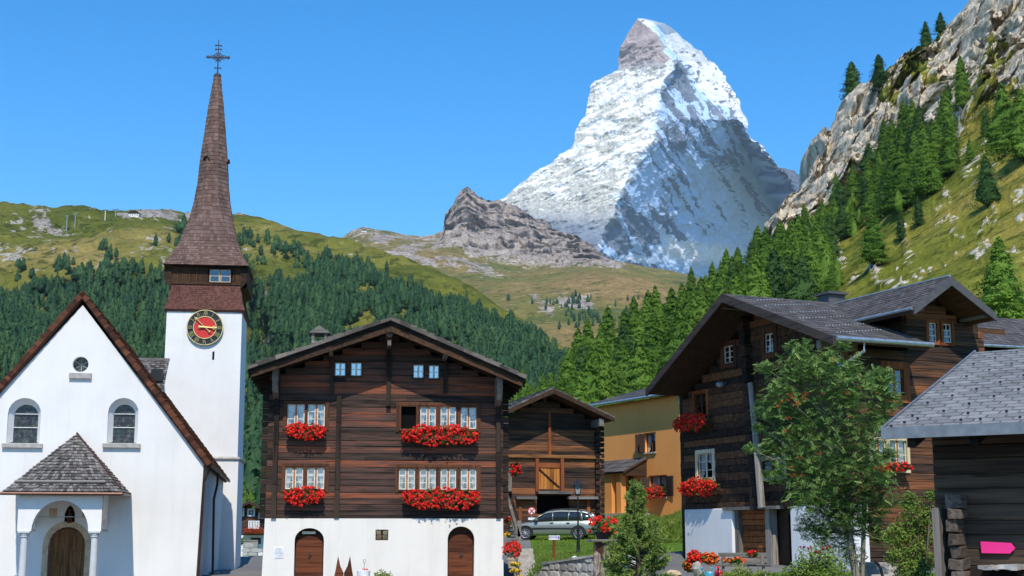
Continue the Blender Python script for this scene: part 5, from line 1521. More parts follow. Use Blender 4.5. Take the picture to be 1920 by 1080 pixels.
M['cream_w'] = m_wood("cream_casing", [(.5, .38, .22), (.66, .52, .32), (.78, .66, .44)], 2)
M['door_or'] = m_wood("orange_plank_door", [(.10, .03, .012), (.22, .07, .022), (.34, .12, .035)], 0)
M['board_dark'] = m_wood("dark_barge_board", [(.03, .022, .02), (.055, .042, .036), (.085, .065, .055)], 1)
M['slate_edge'] = m_plain("slate_edge_cladding", (.085, .08, .082), .6)
build_right()

# house behind on the far right
FX = Frame(1840, 58, 20)
def build_behind():
    h = thing("house", "dark slate roofed house half hidden behind the right chalet", "house", FX.o, FX.th)
    x0, z0 = FX.loc(1842, 650, -.6); zr = FX.z(1836, 606, 3.5)
    x1 = x0 + 9
    r = MB(); r.prismx([(-.6, z0), (-.6, z0 + .12), (3.6, zr + .3), (3.6, zr + .1)], x0 - .1, x1); r.prismx([(7.8, z0 + .12), (7.8, z0), (3.6, zr + .1), (3.6, zr + .3)], x0 - .1, x1); ro = r.build("roof", M['board'], h)
    r = MB(); r.shingles((x0 - .12, -.62, z0 + .13), (x1, -.62, z0 + .13), (x1, 3.6, zr + .32), (x0 - .12, 3.6, zr + .32), 14, 30, .012); r.build("slates", M['slate_dark'], ro)
    r = MB(); r.tube([(x0 - .1, -.7, z0 + .05), (x1, -.7, z0 + .05)], .07, 7); r.build("gutter", M['zinc'], ro)
    w = MB(); log_wall(w, x0 + .4, x1, 0, 0, z0 + .0, .24); w.box(x0 + .4, x1, .3, 7, 0, z0 + .2); w.build("log_wall", M['log_dark'], h)
build_behind()

# ================================================================== FRONT RIGHT BARN
FN = Frame(1757, 20, -33)
def build_front_barn():
    h = thing("barn", "dark log barn in the right foreground under pale grey slate roof with snow guards", "barn", FN.o, FN.th)
    y0 = -.95
    xv, ze = FN.loc(1656, 806, y0)
    zg = -.2
    # ridge
    best = None
    for k in range(200):
        d = k * .05; x, z = FN.loc(1830, 663, d)
        if best is None or abs(x - xv) < best[0]: best = (abs(x - xv), d, z)
    yr, zr = best[1], best[2]
    L = 9.0
    r = MB(); r.prismx([(y0 + .05, ze - .12), (y0 + .05, ze - .03), (yr, zr - .02), (yr, zr - .14)], xv + .03, L)
    ro_s = 2 * yr - y0
    r.prismx([(yr, zr), (ro_s, ze - .03), (ro_s, ze - .12), (yr, zr - .14)][::-1] if False else [(ro_s, ze - .03), (ro_s, ze - .12), (yr, zr - .14), (yr, zr - .02)], xv + .03, L)
    ro = r.build("roof", M['board_dark'], h)
    r = MB(); r.shingles((xv, y0, ze), (L, y0, ze), (L, yr, zr + .02), (xv, yr, zr + .02), 27, 36, .010, point=.12, jit=.03); r.build("slates", M['slate'], ro)
    g = MB()
    for j in range(26):
        for i in range(38):
            if (i + j * 3) % 7 not in (0,) and not (j in (1, 3) and i % 3 == 0): continue
            f = (j + .25) / 27; x = xv + (L - xv) * (i + (.5 if j % 2 else 0)) / 36 + .1
            y = y0 + (yr - y0) * f; z = ze + (zr - ze) * f
            g.box(x - .014, x + .014, y - .02, y + .02, z + .01, z + .055)
    g.build("snow_guards", M['black_metal'], ro)["kind"] = "stuff" 
    e = MB(); e.box(xv - .02, L, y0 - .04, y0 + .02, ze - .13, ze + .03); e.build("eave_flashing", M['zinc_dark'], ro)
    e = MB(); dz = zr - ze
    e.prismx([(y0 - .02, ze + .035), (yr, zr + .06), (yr, zr - .1), (y0 - .02, ze - .12)], xv - .03, xv + .0); e.build("verge_flashing", M['zinc_dark'], ro)
    # rafters under the eave
    ra = MB()
    for k in range(12):
        x = xv + .35 + k * .85; ra.prismx([(y0 + .12, ze - .13), (1.0, ze - .13 + 1.9 * (zr - ze) / (yr - y0)), (1.0, ze - .27 + 1.9 * (zr - ze) / (yr - y0)), (y0 + .12, ze - .25)][::-1], x - .06, x + .06)
    ra.build("rafters", M['log_dark'], ro)
    w = MB(); log_wall(w, 0, L, 0, zg, ze + .10, .21, thick=.2); w.build("log_wall", M['log_grey2'], h)
    w = MB()
    w.M = Matrix.Rotation(R(90), 4, 'Z'); log_wall(w, .2, 2 * yr - y0 - .9, -.2, zg, ze + .2, .21); w.M = None
    w.box(.2, L, .6, .7, zg, ze); w.build("side_wall", M['log_grey2'], h)
    # projecting crossed log ends, a little in from the corner, and the corner plank
    x0 = FN.x(1779, 1000, -.25); x1 = FN.x(1803, 1000, -.25)
    z = zg; zt = FN.z(1785, 948, -.3)
    w = MB()
    while z < zt:
        hh = random.uniform(.13, .21); w.box(x0 + random.uniform(-.03, .03), x1 + random.uniform(-.045, .045), -.34 + random.uniform(-.05, .05), 0, z + .004, z + hh - .004, jit=.018); z += hh
    w.build("crossed_log_ends", M['log_ends'], h, bevel=.012)
    x0 = FN.x(1752, 1000, -.3); x1 = FN.x(1764, 1000, -.3); w = MB(); w.box(x0, x1, -.36, -.05, zg, FN.z(1757, 952, -.3), jit=.01); w.build("corner_plank", M['grey_wood'], h, bevel=.01)
    # stone ledge / trough top
    x0, x1, z0, z1 = FN.rect(1836, 1060, 1908, 1068, -.35); w = MB(); 
    for k in range(6): w.box(x0 + (x1 - x0) * k / 6, x0 + (x1 - x0) * (k + 1) / 6 + .02, -.45, -.02, z0, z1 + random.uniform(-.01, .02), jit=.012)
    w.build("ledge", M['grey_stone'], h)
    w = MB(); w.box(x0 + .12, x1 - .1, -.3, -.01, zg, z0); w.build("ledge_recess", M['dark'], h)
    # pink arrow sign
    a = FN.loc(1838, 1015, -.06); pts = [FN.loc(u, v, -.06) for u, v in ((1840, 1037), (1893, 1038), (1903, 1028), (1895, 1018), (1838, 1015))]
    s = MB(); cx, cz = FN.loc(1870, 1027, -.06); s.prism([(p[0] - cx, p[1] - cz) for p in pts], -.01, .012)
    o = s.build("arrow_sign", M['pink'], None); o.location = FN.world(cx, -.04, cz); o.rotation_euler = (0, 0, FN.th)
    tag(o, "plain bright pink arrow sign pointing right on the dark barn wall", "sign")
M['log_ends'] = m_wood('hewn_log_ends', [(.05, .038, .03), (.11, .085, .065), (.19, .15, .12)], 1)
M['pink'] = m_plain("pink_paint", (.86, .03, .24), .5, var=.02)
M['zinc_dark'] = m_plain("grey_flashing", (.22, .235, .25), .45, .5, .4)
M['log_grey2'] = m_wood("grey_brown_logs", [(.022, .016, .013), (.045, .032, .024), (.08, .055, .038), (.12, .08, .052)])
build_front_barn()
# ================================================================== NEAR GROUND
GP = np.array([(1.4, 50.2, -.15), (2.3, 49.2, -.1), (3.1, 48.2, -.1), (.7, 50.6, -.15), (4.0, 47.2, .3), (-60, 0, 0), (0, 0, 0), (60, 0, 0), (-40, 50, 0), (-17, 52, -.1), (-14, 70, .08), (-8, 48, -.1), (-12, 62, 0), (-4, 47, -.15), (-1, 47, -.15), (0.1, 50, 0.0), (-4, 60, .2), (-10, 90, -.2), (-30, 90, -.3), (-28, 150, -1.0), (-60, 200, -1.6), (-30, 230, -1.8),
    (1.1, 53, .66), (2.0, 54, .8), (3.0, 52, .95), (1.8, 60, .9), (3.2, 60, .95), (1, 70, 1.5), (4, 70, 1.6), (2, 77, 1.75), (5.4, 84, 2.7), (7, 78, 2.6), (9.5, 76, 2.8), (8, 72, 2.5), (0, 90, 1.6), (10, 95, 3.2), (6, 64, 2.0), (4, 66, 1.25), (3, 65, 1.15), (4.5, 60, 1.0), (1.5, 65, 1.15), (-19, 100, -.55), (-22, 110, -.6), (-25, 128, -.8), (-15, 100, -.5), (6.5, 66, 2.1), (7.5, 62, 2.1), (5.2, 56, 1.5), (6.2, 50, 1.15), (5.8, 46, .95), (7.2, 44, .85),
    (8.5, 41, .75), (9, 37, .55), (5.5, 40, .7), (7, 32, .45), (4, 42, .5), (3, 38, .25), (1, 40, 0), (12, 30, .5), (12, 38, .7), (8, 25, .2), (10, 22, .1), (14, 45, 1.2), (20, 60, 3), (30, 70, 5), (16, 75, 3.4), (40, 60, 6), (4, 20, 0), (30, 20, 2), (0.4, 45, -.1), (60, 90, 14)], float)
def gz_np(X, Y):
    X = np.asarray(X, float); Y = np.asarray(Y, float)
    sh = X.shape; X = X.ravel(); Y = Y.ravel()
    out = np.zeros(len(X))
    for i in range(0, len(X), 20000):
        d = (X[i:i + 20000, None] - GP[:, 0]) ** 2 + (Y[i:i + 20000, None] - GP[:, 1]) ** 2 + .15
        w = d ** -1.7
        out[i:i + 20000] = (w * GP[:, 2]).sum(1) / w.sum(1)
    return out.reshape(sh)
def gz(x, y): return float(gz_np([x], [y])[0])
def gat(u, Y):
    a, _ = ray(u, 1005); return a * Y, Y, gz(a * Y, Y)

def grid_obj(name, x0, x1, y0, y1, nx, ny, zf, m, masks=None):
    X, Y = np.meshgrid(np.linspace(x0, x1, nx), np.linspace(y0, y1, ny))
    Z = zf(X, Y)
    idx = np.arange(nx * ny).reshape(ny, nx)
    F = np.stack([idx[:-1, :-1], idx[:-1, 1:], idx[1:, 1:], idx[1:, :-1]], -1).reshape(-1, 4)
    return grid_mesh(name, np.stack([X, Y, Z], -1).reshape(-1, 3), F, m, {k: f(X, Y) for k, f in (masks or {}).items()})
def grassmask(X, Y):
    U = X / Y.clip(5) * FPX + 960
    lawn = sstep(985, 1003, U) * sstep(1185, 1165, U) * sstep(50.5, 51.5, Y) * sstep(74.5, 73.5, Y)
    bank = sstep(1150, 1165, U) * sstep(51, 52.5, Y) * sstep(78, 74, Y)
    gard = sstep(1275, 1290, U) * sstep(41, 38, Y) * sstep(22, 24, Y) + sstep(1120, 1140, U) * sstep(36, 34, Y) * sstep(18, 22, Y)
    far = sstep(80, 84, Y)
    yard = sstep(-300, -320, U) * 0
    return np.clip(lawn + bank + gard + far, 0, 1)
t = NT("village_ground")
co = t.coord()
n1 = t.noise(co, .35, 6, .6); n2 = t.noise(co, 4, 6, .65); n3 = t.noise(co, 26, 5, .6)
gr = t.ramp(n1, [(.3, (.045, .10, .012)), (.6, (.11, .19, .02))])
gr = t.mix(.8, gr, t.ramp(n2, [(.3, (.5, .55, .45)), (.62, (1.1, 1.1, 1.0))]), 'MULTIPLY'); gr = t.mix(.6, gr, t.ramp(n3, [(.3, (.45, .5, .4)), (.62, (1.15, 1.15, 1.0))]), 'MULTIPLY')
pv = t.ramp(n1, [(.3, (.13, .125, .12)), (.65, (.21, .20, .19))]); pv = t.mix(.6, pv, t.ramp(n3, [(.3, (.6, .6, .6)), (.6, (1.1, 1.1, 1.1))]), 'MULTIPLY')
f = t.g(t.math('ADD', t.attr("grass").outputs["Fac"], t.math('MULTIPLY', t.math('SUBTRACT', n2, .5), .5)), .45, .55)
t.bump(t.math('ADD', n2, n3), .5, .03)
MG = t.fin(t.mix(f, pv, gr), .92, .15)
o = grid_obj("ground", -70, 75, -30, 130, 360, 400, lambda X, Y: gz_np(X, Y) + (fbm(X * 1.2, Y * 1.2, X * 0, 4, 91) - .5) * .08, MG, {"grass": grassmask}); o["kind"] = "structure"
# valley floor sheet reaching far out, a little below the village ground
def vf(X, Y): return -1.9 + np.minimum(0, 0 * X) - .0015 * np.maximum(Y - 300, 0)
t2 = m_hill("valley_floor_ground", (.06, .09, .02), (.12, .15, .03), (.18, .17, .05), (.2, .18, .15), (.4, .36, .3), 60, .4, .5)
o = grid_obj("valley_floor", -9000, 9000, -6000, 12000, 60, 60, lambda X, Y: X * 0 - 2.6, t2, {"rock": lambda X, Y: X * 0}); o["kind"] = "structure"

# ================================================================== CONIFERS
def m_foliage(name, c1, c2, c3, trans=.3):
    t = NT(name)
    r = t.attr().outputs["Fac"]
    oi = t.new("ShaderNodeObjectInfo")
    f = t.math('ADD', t.math('MULTIPLY', r, .50), t.math('MULTIPLY', oi.outputs["Random"], .40))
    c = t.ramp(f, [(.1, c1), (.5, c2), (.9, c3)])
    t.link(c, t.b.inputs["Base Color"]); t.b.inputs["Roughness"].default_value = .7; t.b.inputs["Specular IOR Level"].default_value = .15
    tl = t.new("ShaderNodeBsdfTranslucent"); t.link(c, tl.inputs[0])
    mx = t.new("ShaderNodeMixShader"); mx.inputs[0].default_value = trans
    t.link(t.b.outputs[0], mx.inputs[1]); t.link(tl.outputs[0], mx.inputs[2]); t.link(mx.outputs[0], t.out.inputs[0])
    return t.m
M['larch'] = m_foliage("larch_needles", (.045, .11, .012), (.115, .215, .026), (.19, .31, .042))
M['larch_dark'] = m_foliage("pine_needles", (.02, .055, .016), (.05, .11, .026), (.09, .16, .035))
M['far_conifer'] = m_foliage("far_conifer_needles", (.010, .034, .018), (.030, .078, .032), (.075, .14, .045), .1)
M['bark'] = m_wood("conifer_bark", [(.03, .022, .017), (.06, .045, .035), (.10, .075, .06)], 2)

def conifer_arrays(rng, h, w, nb, nc, size, base=.06, droop=.25, pw=.8, core=True):
    """branches carrying small needle sprays turned to the outside of the crown, round an irregular dense core"""
    V = []; F = []; Rn = []
    ph = [rng.uniform(0, 6.28) for _ in range(4)]
    def lump(az, t_): return 1 + .16 * math.sin(az * 2 + ph[0] + t_ * 5) + .12 * math.sin(az * 3 + ph[1] - t_ * 11) + .10 * math.sin(t_ * 38 + ph[2] + az)
    if core:
        n, m = 8, 9; i0 = len(V)
        for i in range(m + 1):
            t_ = base + (1 - base) * i / m
            for k in range(n):
                az = 6.283 * k / n + i * .4
                r = w * (.70 * (1 - t_) ** pw * lump(az, t_) * rng.uniform(.72, 1.2) * (.95 + .1 * (i % 2)) * (.25, .75, 1)[min(i, 2)]) if i < m else .001
                V.append(Vector((r * math.cos(az), r * math.sin(az), h * t_ + rng.gauss(0, .012) * h)))
                Rn.append(.25 + .4 * rng.random())
        for i in range(m):
            for k in range(n):
                F.append((i0 + i * n + k, i0 + i * n + (k + 1) % n, i0 + (i + 1) * n + (k + 1) % n, i0 + (i + 1) * n + k))
    for b in range(nb):
        t_ = base + (1 - base) * (b + rng.random()) / nb
        az = rng.random() * 6.283
        L = w * ((1 - t_) ** pw + .02) * rng.uniform(.75, 1.1) * lump(az, t_)
        z0 = h * t_; ca, sa = math.cos(az), math.sin(az); rb = rng.random()
        n = max(2, int(nc * (.35 + .65 * L / w)))
        for k in range(n):
            q = .45 + .6 * (k + rng.random()) / n
            a2 = az + rng.gauss(0, .22)
            x, y = L * q * math.cos(a2), L * q * math.sin(a2)
            s = size * (1.15 - .4 * q) * rng.uniform(.7, 1.3)
            z = z0 - droop * L * q + .12 * L * q * q + rng.gauss(0, .5) * s
            nr = Vector((ca * .75 + rng.gauss(0, .28), sa * .75 + rng.gauss(0, .28), .6 + rng.gauss(0, .25))).normalized()
            a = (Vector((ca * .5, sa * .5, -1)) + Vector((rng.gauss(0, .3), rng.gauss(0, .3), rng.gauss(0, .3))))
            a = (a - nr * a.dot(nr)).normalized(); c = nr.cross(a)
            p = Vector((x, y, z)); i = len(V)
            V += [p - a * s * .8 - c * s * .15, p - a * s * .1 + c * s * .5, p + a * s, p - c * s * .45 + a * s * .1]
            F.append((i, i + 1, i + 2, i + 3))
            Rn += [min(1, max(0, .45 * rb + .35 * rng.random() + .25 * q))] * 4
    return V, F, Rn
def conifer_proto(name, seed, h, w, nb, nc, size, mat, **kw):
    rng = random.Random(seed)
    V, F, Rn = conifer_arrays(rng, h, w, nb, nc, size, **kw)
    c = MB(); c.v = [tuple(p) for p in V]; c.f = F; c.r = Rn
    t_ = MB(); t_.tube([(0, 0, -1.2), (0, 0, h * .4), (rng.uniform(-.1, .1), 0, h * .97)], [h * .016, h * .010, h * .002], 6)
    me = []
    for nm, mb, m_ in (("crown", c, mat), ("trunk", t_, M['bark'])):
        o = mb.build(nm, m_); me.append(o.data); bpy.data.objects.remove(o)
    return me
PROTO = {
    'larch': [conifer_proto("larch_tree", 10 + k, 18, w, 300, 36, .26, M['larch'], droop=.22, pw=.8) for k, w in enumerate((5.0, 4.5, 5.6, 4.8, 5.2))],
    'pine': [conifer_proto("pine_tree", 30 + k, 15, w, 200, 24, .32, M['larch_dark'], droop=.1, base=.05, pw=.62) for k, w in enumerate((4.2, 5.0, 3.7))],
}
class PixMap:
    """where the terrain surface lies for a given direction (used to stand trees on the ground)"""
    def __init__(s, T, cell=3):
        P = T.P.reshape(-1, 3)
        x, y, z = P[:, 0], P[:, 1], P[:, 2] - EYE
        d = y * CP + z * SP; up = -y * SP + z * CP
        u = 960 + FPX * x / d; v = 540 - FPX * up / d
        s.c = cell; s.m = {}
        ku = np.floor(u / cell).astype(int); kv = np.floor(v / cell).astype(int)
        order = np.argsort(-y)
        for i in order: s.m[(ku[i], kv[i])] = i
        s.P = P
    def find(s, u, v, rad=3):
        a, b = int(u // s.c), int(v // s.c); best = None
        for r in range(rad + 1):
            for da in range(-r, r + 1):
                for db in range(-r, r + 1):
                    i = s.m.get((a + da, b + db))
                    if i is not None and (best is None or s.P[i][1] < s.P[best][1]): best = i
            if best is not None: break
        return None if best is None else Vector(s.P[best])
def inside(poly, x, y):
    c = False; n = len(poly)
    for i in range(n):
        x0, y0 = poly[i]; x1, y1 = poly[i - 1]
        if (y0 > y) != (y1 > y) and x < (x1 - x0) * (y - y0) / (y1 - y0) + x0: c = not c
    return c
PM_R = PixMap(T_RIGHT); PM_L = PixMap(T_LEFT); PM_A = PixMap(T_ALP)

WIDE = {0: 1.5, 1: 1.2, 2: 1.1, 3: 1.4, 8: 1.5, 11: 1.3, 12: 1.3, 13: 1.6, 4: 1.0}
def place_tree(kind, p, h, label, group, rng, wide=1.0, name=None):
    me = PROTO[kind][rng.randrange(len(PROTO[kind]))]
    base = 18 if kind == 'larch' else 15
    t = thing(name or (kind + "_tree"), label, "tree", (p.x, p.y, p.z - .3), rng.random() * 6.28, group)
    s = h / base; t.scale = (s * wide, s * wide, s)
    for nm, m_ in (("crown", me[0]), ("trunk", me[1])):
        o = bpy.data.objects.new(nm, m_); COL.objects.link(o); o.parent = t
    return t
rng = random.Random(5)
NT_IND = 0
# single trees of the right slope: (u of foot, v of foot, height in px, kind, label)
SING = [(1600, 186, 78, 'pine', "broad dark tree at the very edge of the cliff top, leftmost there"),
    (1652, 166, 72, 'pine', "dark ragged tree on the cliff top right of the broad one"),
    (1738, 106, 74, 'pine', "leaning dark tree low on the upper cliff edge near top right"),
    (1765, 64, 46, 'pine', "small dark tree highest on the upper cliff edge"),
    (1802, 205, 112, 'larch', "tall thin larch standing before the grey upper cliff face"),
    (1778, 218, 62, 'pine', "dark bushy tree at the foot of the tall thin larch by the cliff"),
    (1848, 255, 60, 'pine', "small narrow dark tree under the cliff near the right edge"),
    (1853, 388, 104, 'pine', "dense dark conical pine alone on the open sunny meadow slope"),
    (1640, 497, 108, 'larch', "broad green larch standing on rocky slope left of the meadow"),
    (1690, 452, 60, 'pine', "narrow pine beside bare rocks above the slate roofs"),
    (1722, 425, 62, 'pine', "slender dark pine above the bare rock rib in the meadow"),
    (1884, 292, 150, 'larch', "tall light green larch at the right edge under the cliff, left of two"),
    (1918, 300, 150, 'larch', "tall light green larch cut by the right edge of the photo"),
    (1880, 618, 190, 'larch', "large loose green larch right behind the cross gable roof"),
    (1560, 560, 70, 'larch', "small larch on the grassy rib right of the dense wood"),
    (1478, 405, 26, 'pine', "tiny tree clinging to the lower cliff edge"),
    (1820, 300, 50, 'larch', "short larch between the cliff foot and the wooded band")]
for si, (u, v, hp, kind, lab) in enumerate(SING):
    p = PM_R.find(u, v, 5)
    if p is None: continue
    place_tree(kind, p, hp / FPX * p.y, lab, None, rng, WIDE.get(si, 1.0)); NT_IND += 1
WOODS = [
    ([(905, 1000), (905, 845), (960, 800), (1050, 755), (1150, 712), (1250, 645), (1350, 572), (1440, 490), (1500, 520), (1530, 600), (1420, 700), (1250, 800), (1120, 930), (1000, 1000)], 195, 'larch', 18.5, .05, "bright green larch in the dense wood behind the middle barn and right chalet"),
    ([(1440, 500), (1455, 470), (1500, 440), (1560, 400), (1610, 350), (1650, 350), (1640, 410), (1570, 470), (1530, 560), (1470, 560)], 46, 'larch', 13, .25, "green conifer in the wooded band climbing to the foot of the lower cliff"),
    ([(1640, 330), (1680, 290), (1740, 270), (1790, 290), (1780, 330), (1720, 390), (1660, 410), (1630, 380)], 44, 'larch', 18, .25, "green conifer in the dark cluster on the slope under the upper cliff"),
]
for poly, n, kind, hm, pinef, lab in WOODS:
    us = [q[0] for q in poly]; vs = [q[1] for q in poly]; got = []; tries = 0
    while len(got) < n and tries < 20000:
        tries += 1
        u, v = rng.uniform(min(us), max(us)), rng.uniform(min(vs), max(vs))
        if not inside(poly, u, v): continue
        p = PM_R.find(u, v)
        if p is None: continue
        if any((p.x - q.x) ** 2 + (p.y - q.y) ** 2 < 3.4 ** 2 for q in got): continue
        got.append(p)
        k = 'pine' if rng.random() < pinef else kind
        place_tree(k, p, hm * (1 - .33 * float(sstep(1130, 980, u))) * rng.uniform(.72, 1.15), lab, lab.replace("bright green larch", "larches").replace("green conifer", "conifers"), rng, rng.uniform(.95, 1.3), name="larch_tree" if kind == 'larch' else None); NT_IND += 1
# two trees between tower and chalet
for u, Y, h, lab in ((468, 190, 9.5, "green larch above the far roof between tower and chalet, left one"), (488, 180, 8.5, "green larch above the far roof between tower and chalet, right one touching the chalet"), (452, 210, 12, "green larch half hidden behind the church tower")):
    a, b = ray(u, 1005); place_tree('larch', Vector((a * Y, Y, -1.5)), h, lab, None, rng)

# far forests on the mountainsides: uncountable, one object
def forest(name, label, PM, polys, mat, seed, hmin, hmax, hw=.2, ntri=1):
    rng = random.Random(seed); nr = np.random.RandomState(seed)
    protos = []
    for k in range(8):
        V, F, Rn = conifer_arrays(random.Random(seed * 10 + k), 1.0, rng.uniform(.27, .42), 34, 4, .065, droop=.12, pw=rng.uniform(.42, .66))
        protos.append((np.array([tuple(p) for p in V]), np.array(F), np.array(Rn)))
    VV = []; FF = []; RR = []; off = 0; got = {}
    for poly, n, thr in polys:
        us = [q[0] for q in poly]; vs = [q[1] for q in poly]
        cu = nr.uniform(min(us), max(us), n * 12); cv = nr.uniform(min(vs), max(vs), n * 12)
        dn = fbm(cu / 46, cv / 24, cu * 0, 3, seed)
        c = 0
        for u, v, d in zip(cu, cv, dn):
            if c >= n: break
            if d < thr + rng.gauss(0, .03) or not inside(poly, u, v): continue
            p = PM.find(u, v)
            if p is None: continue
            c += 1
            h = rng.uniform(hmin, hmax); P_, F_, R_ = protos[rng.randrange(8)]
            a = rng.random() * 6.28; ca, sa = math.cos(a), math.sin(a); wd = rng.uniform(.85, 1.25)
            dx, dy = rng.uniform(-4, 4), rng.uniform(-8, 8)
            X = (P_[:, 0] * ca - P_[:, 1] * sa) * h * wd + p.x + dx; Y = (P_[:, 0] * sa + P_[:, 1] * ca) * h * wd + p.y + dy; Z = P_[:, 2] * h + p.z - .8
            VV.append(np.stack([X, Y, Z], 1)); FF.append(F_ + off); off += len(P_)
            RR.append(np.clip(R_ * .5 + rng.random() * .75 - .08, 0, 1))
    o = grid_mesh(name, np.concatenate(VV), np.concatenate(FF), mat, {"rnd": np.concatenate(RR)}, smooth=False)
    tag(o, label, "forest", None, "stuff"); return o
forest("mountain_forest", "dark conifer forest covering the lower left mountainside", PM_L, [
    ([(-60, 700), (-60, 562), (20, 560), (60, 545), (110, 532), (160, 518), (240, 500), (290, 512), (345, 512), (350, 700)], 1900, .26),
    ([(-60, 1000), (-60, 700), (560, 700), (560, 1000)], 700, .25),
    ([(440, 448), (465, 440), (500, 490), (545, 545), (590, 700), (450, 700)], 420, .30),
    ([(520, 515), (560, 500), (640, 498), (700, 522), (760, 545), (850, 574), (940, 606), (1020, 645), (1060, 700), (1060, 800), (560, 800), (520, 600)], 3600, .40),
    ([(465, 450), (560, 470), (640, 480), (760, 525), (900, 585), (900, 606), (700, 535), (560, 510)], 130, .5),
    ([(470, 440), (640, 475), (620, 500), (470, 460)], 16, .45),
    ([(90, 485), (230, 480), (225, 505), (100, 515)], 20, .45),
    ([(310, 430), (350, 425), (350, 470), (330, 470)], 26, .2),
    ([(20, 500), (60, 490), (60, 520), (20, 530)], 8, .2), ([(180, 460), (200, 458), (205, 468), (182, 470)], 4, .1), ([(285, 448), (295, 445), (300, 460), (285, 462)], 3, .0)],
    M['far_conifer'], 3, 7, 15.5)
forest("alp_trees", "scattered dark conifers around the pale rocks on the far brown alp", PM_A, [
    ([(1040, 560), (1110, 556), (1125, 600), (1100, 625), (1060, 600)], 36, .3), ([(900, 560), (1200, 560), (1200, 640), (960, 640)], 30, .55)], M['far_conifer'], 8, 12, 20)
# larch understorey behind the village roofs, the part of the wood past the counted trees
forest("understorey", "lower conifers filling the wood behind the village roofs", PM_R, [
    ([(905, 1000), (905, 845), (960, 800), (1150, 715), (1350, 575), (1440, 490), (1520, 560), (1420, 700), (1250, 800), (1120, 930), (1000, 1000)], 380, .0),
    ([(1440, 505), (1500, 445), (1560, 405), (1640, 355), (1640, 410), (1570, 470), (1530, 570), (1470, 580)], 90, .3),
    ([(1640, 335), (1700, 285), (1790, 290), (1720, 390), (1660, 410)], 45, .2)], M['larch'], 11, 5, 10)
